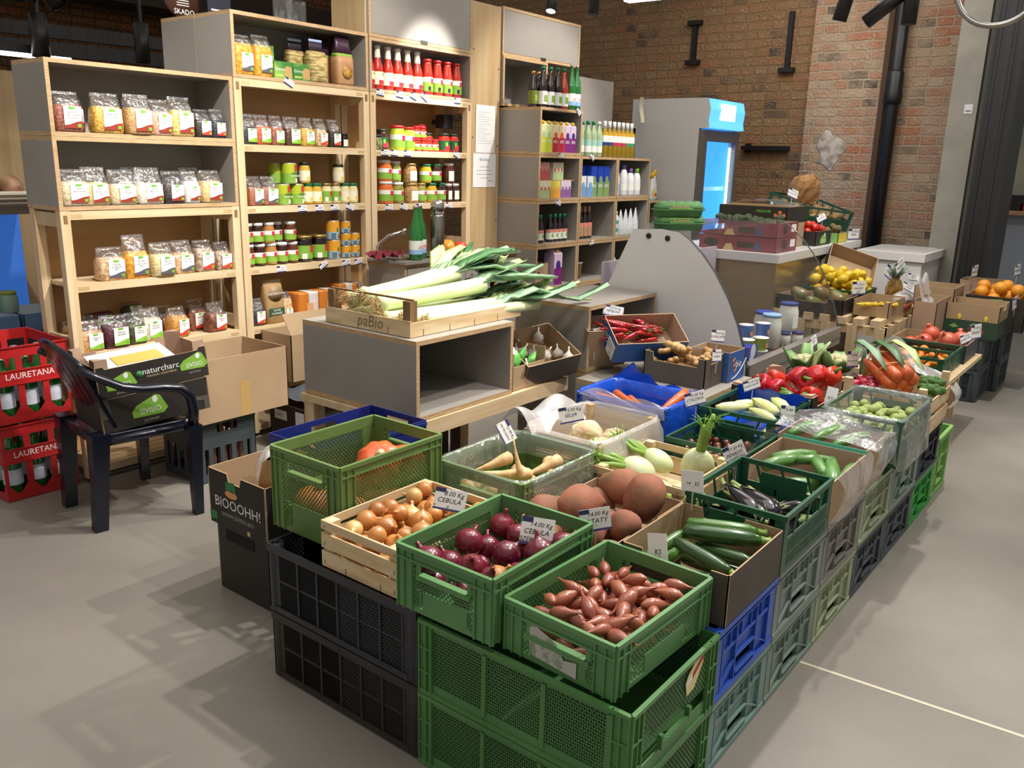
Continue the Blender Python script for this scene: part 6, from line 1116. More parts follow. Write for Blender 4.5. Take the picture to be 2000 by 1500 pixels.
# pumpkins
mm('pumpkin', '#c8502a', .35, col2='#d8702e', nscale=6, rnd=.1, coat=.15); mm('squash_or', '#cf7c3c', .45, col2='#c2632c', nscale=8, rnd=.1)
def pumpkin(label, loc, s, m, nl=9, grp=None, rot=(0, 0, 0)):
    t = thing('pumpkin', label, 'pumpkin', loc, grp and 0, grp, rot=rot); mb = MB()
    mb.blob(lambda a, p: (s * math.sin(a) * math.cos(p) * (1 + .05 * math.cos(nl * p)), s * math.sin(a) * math.sin(p) * (1 + .05 * math.cos(nl * p)), s * .78 * math.cos(a) * (1 - .25 * math.exp(-(a * 2.5) ** 2))), 36, 16); mb.build('flesh', M[m], t)
    mb = MB(); mb.tube([(0, 0, s * .52), (.004, 0, s * .7), (.015, .005, s * .92)], [.014, .010, .012], 8); mb.build('stem', M['pine'], t); return t
pumpkin('large orange pumpkin on top in the green lattice crate', (-1.80, 1.69, .60), .075, 'pumpkin', rot=(.5, .4, 0)); pumpkin('smaller orange pumpkin beside the large one', (-1.755, 1.765, .605), .055, 'pumpkin', rot=(-.4, .6, 1))
for k, (x, y) in enumerate(((-1.905, 1.53), (-1.77, 1.53), (-1.905, 1.70), (-1.765, 1.675))): pumpkin('orange pumpkin at the bottom of the green lattice crate', (x, y, .495), .068, 'squash_or', grp='pumpkins at the crate bottom')
# sweet potatoes
mm('batat', '#9c6650', .7, col2='#7d6048', nscale=14, lo=.45, hi=.62, rnd=.12, bump=.25, bscale=30, spec=.25)
def tuber(L, r, seed):
    rr = random.Random(seed); mb = MB(); a1, a2 = rr.uniform(.02, .1), rr.uniform(0, 6)
    g = lambda t_: r * math.sin(t_) ** 1.05 * (1.02 + .3 * math.cos(t_) + .1 * math.sin(3 * t_ + a2)); mb.blob(lambda t_, p: (g(t_) * math.cos(p) * (1 + a1 * math.cos(2 * p + a2)) + .012 * math.sin(2 * t_), g(t_) * math.sin(p) * (1 + a1 * math.sin(p + a2)), L / 2 * math.cos(t_)), 20, 18); return mb
tm = [tuber(.19, .052, 1).mesh('sweet_potato', M['batat']), tuber(.16, .045, 2).mesh('sweet_potato', M['batat']), tuber(.17, .058, 3).mesh('sweet_potato', M['batat']), tuber(.10, .028, 5).mesh('sweet_potato', M['batat'])]
for k, (x, y, z, i, a, b, c, s, lab) in enumerate((
    (-1.265, 2.0, .515, 2, 1.45, .3, -.55, 1., 'large dusty sweet potato at the centre of the box'), (-1.325, 1.935, .50, 1, 1.5, 0, -.8, 1., 'sweet potato at the left end of the box'),
    (-1.235, 2.165, .535, 0, 1.35, .2, .95, 1., 'long sweet potato with pointed end lying across the back'), (-1.105, 2.09, .545, 2, .35, -.25, .4, 1.02, 'large sweet potato standing upright at the right'),
    (-1.16, 1.90, .50, 1, 1.4, .2, -.2, 1., 'sweet potato behind the price card'), (-1.115, 1.985, .495, 1, 1.2, -.3, .6, .95, 'reddish sweet potato between the card and the upright one'),
    (-1.10, 1.875, .465, 3, 1.5, 0, 1.0, 1.1, 'small sweet potato in the front corner of the box'), (-1.28, 1.86, .46, 3, 1.5, .2, -.3, 1.2, 'sweet potato low at the front of the box'), (-1.30, 2.15, .47, 1, 1.5, 0, .4, 1., 'sweet potato low at the back left'), (-1.2, 2.06, .458, 1, 1.5, 0, .1, .9, 'sweet potato at the bottom of the box'), (-1.30, 2.06, .465, 1, 1.5, .1, 1.9, .9, 'sweet potato under the dusty one'))):
    put(tm[i], 'sweet_potato', lab, 'sweet potato', (x, y, z), (a, b, c), s)
# parsnips
mm('parsnip', '#d8b888', .55, col2='#c79c64', nscale=14, stretch=(1, 1, 4), rnd=.07)
pm = [bent([(0, 0, 0), (0, 0, .012), (.002, 0, .05), (.004, 0, .10), (.004, .004, .16), (.0, .008, .22)], [.012, r, r * .92, r * .6, r * .3, .003], 14).mesh('parsnip', M['parsnip']) for r in (.03, .02)]
for i, A, B, lab in ((0, (-1.625, 2.125, .55), (-1.71, 2.0, .50), 'thick parsnip with its round top up at the left'), (1, (-1.545, 2.13, .505), (-1.70, 1.96, .515), 'thin parsnip lying along the front'), (0, (-1.55, 1.96, .49), (-1.69, 2.05, .48), 'parsnip lying low in front'), (1, (-1.545, 2.075, .505), (-1.60, 2.09, .63), 'slender parsnip standing with its tip in the air'),
    (0, (-1.50, 2.235, .54), (-1.58, 2.09, .485), 'thick parsnip at the right back corner'), (0, (-1.56, 2.25, .515), (-1.45, 2.1, .49), 'parsnip lying against the right wall of the crate'), (0, (-1.49, 1.97, .475), (-1.47, 2.16, .465), 'parsnip at the bottom near the front corner'), (0, (-1.69, 1.95, .47), (-1.66, 2.16, .465), 'parsnip at the bottom on the left side'), (0, (-1.67, 2.2, .47), (-1.48, 2.13, .465), 'parsnip at the bottom below the others')):
    lay(pm[i], 'parsnip', lab, 'parsnip', A, B, .22)
# zucchini
mm('zucchini', '#1f3d17', .22, col2='#345a26', nscale=24, stretch=(3, 3, .5), coat=.35, rnd=.12); mm('zuc_stem', '#7f9a4a', .5); mm('zuc_light', '#4f7a2e', .25, col2='#3c6424', nscale=22, stretch=(3, 3, .5), coat=.3)
zm = [lobed([(.010, 0), (.021, .01), (.025, .06), (.026, .14), (.024, .2), (.017, .225), (.012, .235)], 18, 6, .03, k).mesh('zucchini', M['zucchini' if k else 'zuc_light']) for k in range(2)]
zs = lobed([(.013, .233), (.010, .25), (.013, .262), (.002, .263)], 12, 5, .12, 1).mesh('stem', M['zuc_stem'])
for i, A, B, lab in ((0, (-.935, 2.02, .545), (-.765, 2.105, .54), 'light green zucchini lying across the back of the box'), (1, (-.915, 1.96, .55), (-.735, 2.05, .545), 'dark zucchini on top in the middle of the box'), (1, (-.91, 1.90, .545), (-.745, 1.885, .515), 'dark zucchini on top nearest the front'), (1, (-.89, 1.99, .505), (-.73, 1.985, .51), 'dark zucchini below the top ones at the right'), (0, (-.955, 1.83, .505), (-.92, 1.98, .535), 'light green zucchini at the front left'), (1, (-.90, 1.84, .47), (-.735, 1.93, .465), 'zucchini at the bottom near the right side'), (0, (-.96, 1.86, .45), (-.96, 2.06, .455), 'zucchini at the bottom on the left'), (1, (-.93, 2.0, .452), (-.75, 2.02, .45), 'zucchini at the bottom below the top ones'), (1, (-.93, 2.08, .45), (-.74, 2.09, .46), 'zucchini at the bottom at the back')):
    lay(zm[i], 'zucchini', lab, 'zucchini', A, B, .262 * .88, (('stem', zs),))
# aubergines
mm('auberg', '#120a14', .16, coat=.5, rnd=.1); mm('calyx', '#9aa76c', .55, col2='#8a9658', nscale=12)
am = lobed([(.004, 0), (.022, .006), (.034, .03), (.036, .07), (.029, .12), (.021, .16), (.017, .18), (.004, .182)], 18).mesh('aubergine', M['auberg'])
mb = MB()
for j in range(5):
    a = j * 2 * PI / 5; p = lambda r, z, da: (r * math.cos(a + da), r * math.sin(a + da), z)
    mb.add([p(.010, .188, -.6), p(.010, .188, .6), p(.024, .160, .45), p(.0335, .118, 0), p(.024, .160, -.45)], [(0, 1, 2, 3, 4)], 0, True)
mb.tube([(0, 0, .18), (.002, 0, .20), (.01, 0, .225)], [.011, .008, .009], 8); cal = mb.mesh('calyx', M['calyx'])
for A, B, lab in (((-.815, 2.27, .505), (-.955, 2.35, .54), 'aubergine on top with its calyx to the left'), ((-.78, 2.315, .505), (-.92, 2.395, .53), 'aubergine lying behind the top one'), ((-.80, 2.36, .515), (-.90, 2.43, .505), 'aubergine with a pale calyx at the back of the pile'), ((-.87, 2.35, .515), (-.80, 2.235, .525), 'aubergine with a pale calyx facing the front'), ((-.745, 2.45, .51), (-.80, 2.36, .52), 'aubergine at the right end of the crate'), ((-.95, 2.24, .465), (-.80, 2.23, .46), 'aubergine at the bottom left'), ((-.75, 2.23, .465), (-.76, 2.40, .46), 'aubergine at the bottom near the right wall'), ((-.93, 2.45, .47), (-.78, 2.47, .465), 'aubergine at the bottom at the back'), ((-.93, 2.36, .465), (-.80, 2.33, .46), 'aubergine at the bottom under the pile'), ((-.95, 2.30, .47), (-.955, 2.20, .545), 'aubergine in the front left corner with its calyx up')):
    lay(am, 'aubergine', lab, 'aubergine', A, B, .165, (('calyx', cal),), PR.uniform(0, 3))
# cucumbers
mm('cucumber', '#3f6a2a', .35, col2='#5c8a40', nscale=20, stretch=(3, 3, .4), bump=.2, bscale=50, rnd=.12, coat=.2)
cm = [bent([(0, 0, 0), (0, .001, .012), (0, .004, .06), (0, .004, .11), (0, .0, .155), (0, -.004, .165)], [.004, .017, .021, .0205, .016, .004], 14).mesh('cucumber', M['cucumber'])]
cl = bent([(0, 0, 0), (0, .001, .015), (0, .006, .08), (0, .006, .16), (0, .0, .22), (0, -.004, .235)], [.004, .020, .025, .025, .019, .004], 14).mesh('cucumber', M['cucumber'])
for A, B, lab in (((-.985, 2.76, .525), (-.88, 2.86, .535), 'cucumber at the back left of the front box'), ((-.975, 2.66, .525), (-.90, 2.80, .53), 'cucumber in the left half of the front box'), ((-.90, 2.76, .54), (-.80, 2.83, .54), 'cucumber on top in the middle of the front box'), ((-.78, 2.70, .53), (-.855, 2.82, .54), 'cucumber pointing at the viewer in the front box'), ((-.735, 2.66, .51), (-.80, 2.83, .53), 'slim cucumber beside the one pointing forward'), ((-.735, 2.74, .50), (-.74, 2.87, .52), 'cucumber at the right end of the front box'), ((-.97, 2.6, .49), (-.83, 2.64, .49), 'cucumber low at the front of the front box'), ((-.82, 2.6, .47), (-.74, 2.7, .465), 'cucumber at the bottom of the front box'), ((-.93, 2.68, .47), (-.80, 2.76, .47), 'cucumber under the top ones of the front box')):
    lay(cm[0], 'cucumber', lab, 'cucumber', A, B, .14)
for A, B, lab in (((-.995, 2.95, .565), (-.93, 3.11, .585), 'ribbed cucumber at the left of the rear box'), ((-.905, 2.94, .565), (-.84, 3.12, .585), 'ribbed cucumber in the middle of the rear box'), ((-.83, 2.94, .56), (-.755, 3.10, .58), 'ribbed cucumber at the right of the rear box'), ((-.98, 3.02, .50), (-.80, 3.05, .50), 'cucumber at the bottom of the rear box')):
    lay(cl, 'cucumber', lab, 'cucumber', A, B, .235)
# sprouts
mm('sprout', '#9aa860', .5, col2='#7f9146', nscale=14, lo=.4, hi=.6, rnd=.14, bump=.3, bscale=40); mm('cut', '#c9c79a', .6)
sm = MB().blob(lambda t_, p: (math.sin(t_) * math.cos(p) * (1 + .06 * math.cos(3 * p + 3 * t_)), math.sin(t_) * math.sin(p) * (1 + .06 * math.cos(3 * p + 3 * t_)), 1.08 * math.cos(t_)), 14, 10).mesh('brussels_sprout', M['sprout']); sk = MB().lathe([(.35, -1.0), (.3, -1.16), (.28, -1.16)], 10).mesh('stalk_cut', M['cut'])
for x, y, z, r in pack(-.945, -.675, 3.185, 3.60, .462, [PR.uniform(.017, .023) for _ in range(175)], 31, 22, .60):
    put(sm, 'brussels_sprout', 'green brussels sprout in the film-lined green crate', 'sprout', (x, y, z), rrot(2), r, 'brussels sprouts in the crate', (('stalk_cut', sk),))
# chestnuts
mm('chestnut', '#4a2314', .22, col2='#6a3820', nscale=5, coat=.4, rnd=.25)
hm = MB().blob(lambda t_, p: (math.sin(t_) * math.cos(p), .8 * math.sin(t_) * math.sin(p), .95 * math.cos(t_) + (.25 if t_ < .3 else 0)), 14, 10).mesh('chestnut', M['chestnut'])
for x, y, z, r in pack(-1.325, -1.04, 2.665, 2.94, .43, [PR.uniform(.015, .019) for _ in range(105)], 41, 20, .53): put(hm, 'chestnut', 'shiny brown chestnut in the dark green crate', 'chestnut', (x, y, z), rrot(), r, 'chestnuts in the crate')
# fennel
mm('fennel_w', '#d7dbb8', .4, col2='#c3cf94', nscale=8, stretch=(3, 3, .4)); mm('fennel_g', '#8fb052', .45, col2='#7a9c40', nscale=10); mm('frond', '#7fae3a', .6)
def fennel(label, loc, rot, s, seed, stalks=5):
    t = thing('fennel', label, 'fennel', loc, rot=rot); rr = random.Random(seed)
    mb = MB(); mb.blob(lambda a, p: (.045 * s * math.sin(a) * math.cos(p) * (1 + .05 * math.cos(3 * p)), .036 * s * math.sin(a) * math.sin(p), -.055 * s * math.cos(a)), 18, 12); mb.build('bulb', M['fennel_w'], t)
    for k in range(stalks):
        a = (k - (stalks - 1) / 2) * .3; x1 = math.sin(a); L = rr.uniform(.09, .13) * s; mb = MB()
        mb.tube([(x1 * .02, 0, .035 * s), (x1 * .045, rr.uniform(-.01, .01), .035 * s + L * .5), (x1 * .075, rr.uniform(-.02, .02), .035 * s + L)], [.011 * s, .009 * s, .006 * s], 8); st = mb.build('stalk', M['fennel_g'], t)
        mb = MB(); b = Vector((x1 * .075, 0, .035 * s + L * .9))
        for q in range(16):
            d = Vector((rr.uniform(-.05, .05), rr.uniform(-.04, .04), rr.uniform(-.01, .05))); mb.tube([b, b + d * .6 + Vector((0, 0, .008)), b + d], [.0012, .001, .0006], 4)
        mb.build('frond', M['frond'], st)
fennel('large white fennel bulb at the right of the low crate', (-1.145, 2.52, .525), (.3, .15, .4), 1.25, 3, 2)
fennel('fennel lying with its stalks and fronds to the right', (-1.31, 2.42, .50), (1.2, .2, -.95), 1.1, 5, 5)
fennel('fennel lying at the back of the low crate with feathery fronds', (-1.30, 2.54, .50), (1.1, -.1, -1.2), 1.05, 8, 4)
fennel('fennel low in the front of the crate', (-1.20, 2.36, .47), (1.5, 0, 1.2), 1., 9, 3)
# celeriac
mm('celeriac', '#b59a72', .7, col2='#d6c3a0', nscale=14, lo=.42, hi=.58, bump=.9, bscale=45)
ce = [MB().blob(lambda t_, p, q=q: tuple(.058 * v * (1 + .07 * math.sin(5 * p + q) * math.sin(4 * t_)) for v in (math.sin(t_) * math.cos(p), math.sin(t_) * math.sin(p), .9 * math.cos(t_))), 24, 16).mesh('celeriac', M['celeriac']) for q in (0, 2)]
for k, (x, y, z, s, lab) in enumerate(((-1.60, 2.535, .525, 1.1, 'largest knobbly celeriac root'), (-1.50, 2.47, .505, .95, 'celeriac root in front of the largest one'), (-1.46, 2.58, .50, .85, 'celeriac root at the right of the crate'), (-1.64, 2.42, .485, .95, 'celeriac root low at the left of the crate'), (-1.55, 2.66, .485, .95, 'celeriac root at the back of the crate'))): put(ce[k % 2], 'celeriac', lab, 'celeriac', (x, y, z), rrot(1), s)
# carrots
mm('carrot', '#d4692f', .4, col2='#c2581f', nscale=12, stretch=(1, 1, 5), rnd=.08, coat=.15, bump=.12, bscale=40)
km = [bent([(0, 0, 0), (0, 0, .008), (.001, 0, .05), (.004, .002, .12), (.004, .004, .165), (.003, .004, .18)], [.008, .020, .0205, .017, .011, .003], 14).mesh('carrot', M['carrot'])]
for A, B, lab in (((-1.77, 2.86, .585), (-1.64, 2.87, .575), 'carrot at the left rim of the blue-lined crate'), ((-1.72, 2.82, .575), (-1.60, 2.80, .57), 'carrot half hidden behind the milky film'), ((-1.70, 2.90, .60), (-1.56, 2.83, .575), 'carrot lying across another near the front rim'), ((-1.66, 2.95, .575), (-1.55, 2.86, .565), 'carrot in the left half pointing forward'), ((-1.445, 3.03, .625), (-1.47, 2.86, .575), 'carrot leaning up in the right corner'), ((-1.62, 2.86, .51), (-1.45, 2.9, .51), 'carrot low in the middle of the blue-lined crate'), ((-1.47, 2.82, .51), (-1.48, 2.98, .51), 'carrot low at the right of the blue-lined crate'), ((-1.76, 2.95, .51), (-1.6, 2.98, .51), 'carrot at the bottom left of the blue-lined crate')): lay(km[0], 'carrot', lab, 'carrot', A, B, .18)
# chicory
mm('chicory', '#e0dfae', .35, col2='#cdd384', nscale=9, stretch=(3, 3, .6), coat=.2, rnd=.06); mm('chic_tip', '#bccb58', .4)
def chic():
    mb = MB()
    for j in range(6):
        a = j * 1.1; mb.loft([[(r * math.cos(a + q) + .004 * math.cos(a) * (z / .1), r * math.sin(a + q), z) for q in (-1.1, -.5, 0, .5, 1.1)] for r, z in ((.010, 0), (.021, .03), (.024, .07), (.016, .12), (.003, .155 - .006 * j))], cap0=False, cap1=False, closed=False)
    mb.lathe([(.012, 0), (.022, .04), (.02, .09), (.004, .135)], 12); return mb.mesh('chicory', M['chicory'])
chm = chic(); ct = lobed([(.013, .112), (.010, .135), (.003, .158)], 8, 3, .2, 2).mesh('leaf_tip', M['chic_tip'])
for A, B, lab in (((-1.33, 3.06, .575), (-1.22, 3.16, .58), 'chicory head at the left of the crate'), ((-1.30, 3.13, .575), (-1.18, 3.23, .58), 'chicory head behind the left one'), ((-1.10, 3.11, .59), (-1.235, 3.19, .60), 'chicory head on top in the middle'), ((-1.085, 3.05, .575), (-1.21, 3.10, .585), 'chicory head at the right front'), ((-1.08, 3.17, .585), (-1.19, 3.29, .595), 'chicory head with a frilly tip at the back'), ((-1.32, 2.995, .52), (-1.17, 3.0, .52), 'chicory head low in front seen through the crate'), ((-1.10, 3.0, .515), (-1.12, 3.15, .52), 'chicory head low at the right front'), ((-1.3, 3.25, .53), (-1.15, 3.28, .53), 'chicory head at the bottom back')): lay(chm, 'chicory', lab, 'chicory', A, B, .158, (('leaf_tip', ct),), PR.uniform(0, 3))
# peppers
mm('pepper', '#b3121a', .16, coat=.5, rnd=.12); mm('pepper_or', '#c8321a', .18, coat=.45); mm('pep_green', '#4a6a20', .3, coat=.3); mm('pep_yel', '#d8b82c', .3); mm('stem_g', '#5f8a3a', .5)
ppm = [lobed([(.006, -.048), (.028, -.05), (.040, -.03), (.043, 0), (.042, .03), (.032, .046), (.012, .038), (.004, .034)], 24, 4, .07, k).mesh('red_pepper', M['pepper']) for k in range(2)]
pst = MB().tube([(0, 0, .034), (.002, 0, .055), (.008, 0, .07)], [.012, .006, .006], 8).mesh('stem', M['stem_g'])
pore = lobed([(.004, -.07), (.018, -.05), (.03, -.01), (.036, .03), (.026, .046), (.008, .04)], 20, 3, .06, 3).mesh('red_pepper', M['pepper_or'])
for k, (x, y, z, me, rt, s, lab) in enumerate(((-1.20, 3.62, .615, ppm[0], (1.3, .5, .7), 1.15, 'largest glossy red pepper in the middle of the box'), (-1.165, 3.73, .61, ppm[1], (1.1, -.3, 1.9), 1.05, 'red pepper behind the largest one'), (-1.11, 3.745, .605, pore, (.4, .5, .3), 1.15, 'orange-red pointed pepper at the right of the largest one'), (-1.315, 3.66, .585, pore, (1.4, .2, -.4), 1.1, 'orange-red pepper at the back left'), (-1.335, 3.56, .575, ppm[0], (.7, -.6, .2), .95, 'red pepper with a stem at the left end of the box'), (-1.27, 3.55, .57, ppm[1], (1.4, 0, .9), .95, 'red pepper in front of the left ones'), (-1.12, 3.56, .56, ppm[1], (1.2, .3, -.5), .95, 'red pepper seen through the right cut-out'), (-1.20, 3.48, .565, MB().blob(lambda t_, p: (.03 * math.sin(t_) * math.cos(p), .025 * math.sin(t_) * math.sin(p), .045 * math.cos(t_)), 14, 10).mesh('green_pepper', M['pep_green']), (1.5, 0, 1), 1, 'green pepper by the front cut-out'), (-1.25, 3.75, .50, ppm[0], (1, 1, 1), 1, 'red pepper at the bottom at the back'), (-1.14, 3.66, .495, ppm[1], (1, .4, 2), 1, 'red pepper at the bottom right'), (-1.33, 3.47, .49, ppm[0], (1, .4, 2), 1, 'red pepper at the bottom front'))):
    put(me, 'pepper', lab, 'pepper', (x, y, z), rt, s, None, () if me.name.startswith('green') else (('stem', pst),))
# wood crate: broccoli, carrots bunch, radishes, leek leaves
mm('broc', '#40652c', .7, col2='#557d38', nscale=60, bump=.9, bscale=90); mm('broc_stem', '#8fae5c', .5)
for k, (x, y, z, s, lab) in enumerate(((-.755, 4.02, .59, 1., 'broccoli head at the back right corner of the wooden crate'), (-.735, 3.93, .575, 1., 'broccoli head in front of the back one'), (-.75, 3.84, .545, .9, 'broccoli head low beside the slats'))):
    t = thing('broccoli', lab, 'broccoli', (x, y, z)); rr = random.Random(k); mb = MB()
    for q in range(9): a = q * 2.4; rad = .022 * math.sqrt(q / 2.); mb.ell((rad * math.cos(a) * s, rad * math.sin(a) * s, (.018 - .006 * (q > 4)) * s), .021 * s, .021 * s, .019 * s, 10, 7)
    mb.build('florets', M['broc'], t); mb = MB(); mb.lathe([(.012, -.07), (.014, -.03), (.03, 0), (.02, .01)], 10); mb.build('stalk', M['broc_stem'], t)
t = thing('carrot_bunch', 'bundle of thick carrots tied with a rubber band and leek leaves', 'carrot bunch', (-.985, 3.955, .70)); t.rotation_euler = (Vector((-.765, 3.735, .615)) - Vector((-.985, 3.955, .70))).to_track_quat('Z', 'Y').to_euler()
for k, (x, y, s) in enumerate(((-.032, .02, 1.45), (.012, .034, 1.5), (0, -.012, 1.6), (.045, .008, 1.45), (-.045, -.018, 1.4), (.03, -.035, 1.4))):
    o = bpy.data.objects.new('carrot_root', km[0]); C.objects.link(o); o.parent = t; o.location = (x, y, .26); o.scale = (s * .95, s * .95, s); o.rotation_euler = (PI, 0, k)
for z_ in (.09, .19): mb = MB(); mb.tube([(.075 * math.cos(a), .062 * math.sin(a), z_ + .02 * math.cos(a)) for a in [k * PI / 12 for k in range(25)]], .003, 5); mb.build('rubber_band', mat('band', '#d9a25c', .5), t)
mm('leek_g', '#6f9272', .45, col2='#93b08c', nscale=4, stretch=(14, 1, 1), lo=.4, hi=.6); mm('leek_dk', '#2f5a33', .45, col2='#4d7a48', nscale=4, stretch=(14, 1, 1)); mm('leek_w', '#dde3bb', .4, col2='#bcd08c', nscale=5, stretch=(16, .6, 16), lo=.35, hi=.7); mm('leek_lt', '#a9c874', .45, col2='#c9d99c', nscale=4, stretch=(14, .8, 14)); mm('root_tan', '#c9a978', .8, col2='#b08d5c', nscale=20)
def ribbon(mb, pts, ws, fold=.35, mi=0, side=(1, 0, 0)):
    pts = [Vector(p) for p in pts]; secs = []
    for i, p in enumerate(pts):
        d = (pts[min(i + 1, len(pts) - 1)] - pts[max(i - 1, 0)]).normalized(); a = Vector(side); a = (a - d * a.dot(d)).normalized(); b = d.cross(a)
        if b.z < 0: b = -b
        w_ = ws[i] / 2; secs.append([p - a * w_ + b * w_ * fold, p - a * w_ * .5 + b * w_ * fold * .25, p, p + a * w_ * .5 + b * w_ * fold * .25, p + a * w_ + b * w_ * fold, p + a * w_ * .5 + b * (w_ * fold * .25 - .002), p - b * .002, p - a * w_ * .5 + b * (w_ * fold * .25 - .002)])
    mb.loft(secs, mi)
for k, (x, m_) in enumerate(((-.08, 'leek_g'), (.07, 'leek_lt'), (.0, 'leek_dk'))):
    mb = MB(); ribbon(mb, [(x, .03, -.05), (x * 1.1, .075, .0), (x * 1.15, .08, .12), (x * 1.1, .055, .24)], [.03, .05, .045, .012], .3); mb.build('leek_leaf', M[m_], t)
t = thing('carrot_bunch', 'second bundle of carrots with leek and parsley behind the tied one', 'carrot bunch', (-1.0, 4.03, .60), rot=(.25, .1, .4))
for k, (x, y, s) in enumerate(((-.03, 0, .95), (.03, .01, 1.05), (.0, .035, 1.))):
    o = bpy.data.objects.new('carrot_root', km[0]); C.objects.link(o); o.parent = t; o.location = (x, y, -.05); o.scale = (s, s, s * .9); o.rotation_euler = (.1 * k, .15 - .1 * k, k)
mb = MB(); mb.tube([(-.005, -.02, -.06), (0, -.02, .02), (.005, -.02, .13)], [.016, .015, .014], 12); mb.build('leek_shaft', M['leek_w'], t)
for k in range(4): mb = MB(); ribbon(mb, [(-.05 + .03 * k, -.03, -.02), (-.06 + .045 * k, -.04, .05), (-.07 + .05 * k, -.03, .12)], [.02, .03, .006]); mb.build('leek_leaf', M[('leek_g', 'leek_lt', 'leek_dk', 'leek_g')[k]], t)
mm('radish', '#a81a3c', .25, col2='#b82a4a', nscale=6, coat=.3, rnd=.12)
rm = lobed([(.001, -.035), (.003, -.024), (.012, -.014), (.0175, 0), (.014, .012), (.004, .017), (.003, .024)], 14).mesh('radish', M['radish'])
for k, (x, y, z) in enumerate(((-1.0, 3.835, .605), (-.965, 3.835, .61), (-.98, 3.80, .60), (-.945, 3.80, .60), (-1.01, 3.79, .59), (-.96, 3.77, .585), (-.925, 3.835, .605), (-.93, 3.77, .59))): put(rm, 'radish', 'round crimson radish in the wooden crate', 'radish', (x, y, z), rrot(1), 1.25, 'radishes in the wooden crate')
# cauliflower with leaves behind the peppers
mm('cauli', '#d9d3ae', .7, col2='#c9c08e', nscale=50, bump=.8, bscale=90); mm('cauli_leaf', '#5d8a48', .5, col2='#86aa66', nscale=8, bump=.2, bscale=20)
for k, (x, y, z, s) in enumerate(((-1.19, 4.10, .60, 1.), (-1.33, 4.08, .585, .9))):
    t = thing('cauliflower', ('right cauliflower with pale curd showing', 'left cauliflower mostly hidden in its leaves')[k] + ' behind the red peppers', 'cauliflower', (x, y, z)); mb = MB(); rr = random.Random(k)
    for q in range(14): a = q * 2.4; rad = .017 * math.sqrt(q); mb.ell((rad * math.cos(a) * s, rad * math.sin(a) * s, .03 * s - rad * rad * 5), .022 * s, .022 * s, .02 * s, 10, 7)
    mb.build('curd', M['cauli'], t)
    for q in range(7):
        a = q * 2 * PI / 7 + k; c, s_ = math.cos(a), math.sin(a); mb = MB(); ribbon(mb, [(.02 * c, .02 * s_, -.05), (.06 * c, .06 * s_, -.03), (.095 * c * s, .095 * s_ * s, .01), (.12 * c, .12 * s_, .035 + .04 * (q % 2))], [.03, .06, .075, .045], .25, 0, (-s_, c, 0)); mb.build('outer_leaf', M['cauli_leaf'], t)
mb = MB(); ribbon(mb, [(-1.27, 3.98, .58), (-1.25, 3.98, .65), (-1.20, 4.0, .72)], [.03, .035, .008], .3); tag(mb.build('cabbage_leaf', M['leek_lt']), 'single pale green leaf sticking up behind the red peppers', 'leaf')
crate('plastic_crate', 'dark crate under the cauliflowers behind the pepper box', 'R', 'cdark', -1.42, -1.06, 3.87, 4.2, .30, .53); crate('plastic_crate', 'bottom dark crate behind the pepper box', 'R', 'cdark', -1.42, -1.06, 3.87, 4.2, .003, .298)
# ginger
mm('ginger', '#c3a06c', .6, col2='#a9834f', nscale=12, stretch=(1, 1, 3), rnd=.08, bump=.3, bscale=35)
def ging(seed):
    rr = random.Random(seed); mb = MB(); p = Vector((0, 0, 0))
    for q in range(5):
        d = Vector((rr.uniform(.018, .03), rr.uniform(-.014, .014), rr.uniform(-.006, .006))); mb.ell(p, rr.uniform(.017, .022), rr.uniform(.013, .018), rr.uniform(.012, .016), 12, 8)
        if rr.random() < .7: e = p + Vector((rr.uniform(-.01, .01), rr.choice((-1, 1)) * .02, .006)); mb.ell(e, .011, .017, .011, 10, 7)
        p = p + d
    mb.v = [(a - .045, b, c) for a, b, c in mb.v]; return mb.mesh('ginger_root', M['ginger'])
gm = [ging(k) for k in range(5)]
for k, (x, y, z, r) in enumerate(pack(-1.80, -1.57, 3.405, 3.54, .553, [.03] * 44, 51, 30, .74)): put(gm[k % 5], 'ginger_root', 'knobbly ginger root piled in the dark box', 'ginger', (x, y, z), (PR.uniform(-.5, .5), PR.uniform(-.5, .5), PR.uniform(0, 6.3)), PR.uniform(.9, 1.15), 'ginger roots in the box')
# chillies
mm('chilli', '#a5101a', .2, coat=.45, rnd=.15)
cim = [bent([(0, 0, 0), (.0, 0, .01), (.002 * b, 0, .04), (.012 * b, 0, .085), (.026 * b, 0, .125)], [.004, .011, .012, .008, .002], 10).mesh('chilli_pepper', M['chilli']) for b in (1, -1)]; cist = MB().tube([(0, 0, 0), (0, 0, -.02)], [.003, .0025], 6).mesh('stem', M['stem_g'])
bxm = Matrix.Translation((-1.93, 3.50, .665)) @ Euler((.0, .55, -.62)).to_matrix().to_4x4()
for k in range(34):
    p = bxm @ Vector((PR.uniform(-.07, .0), PR.uniform(-.13, .13), .03 + .07 * (k / 34))); put(cim[k % 2], 'chilli_pepper', 'long red chilli in the tilted blue box', 'chilli', p, (1.57 + PR.uniform(-.3, .3), PR.uniform(-.3, .3) + .4, PR.uniform(-1.9, -.4)), 1., 'red chillies in the blue box', (('stem', cist),))
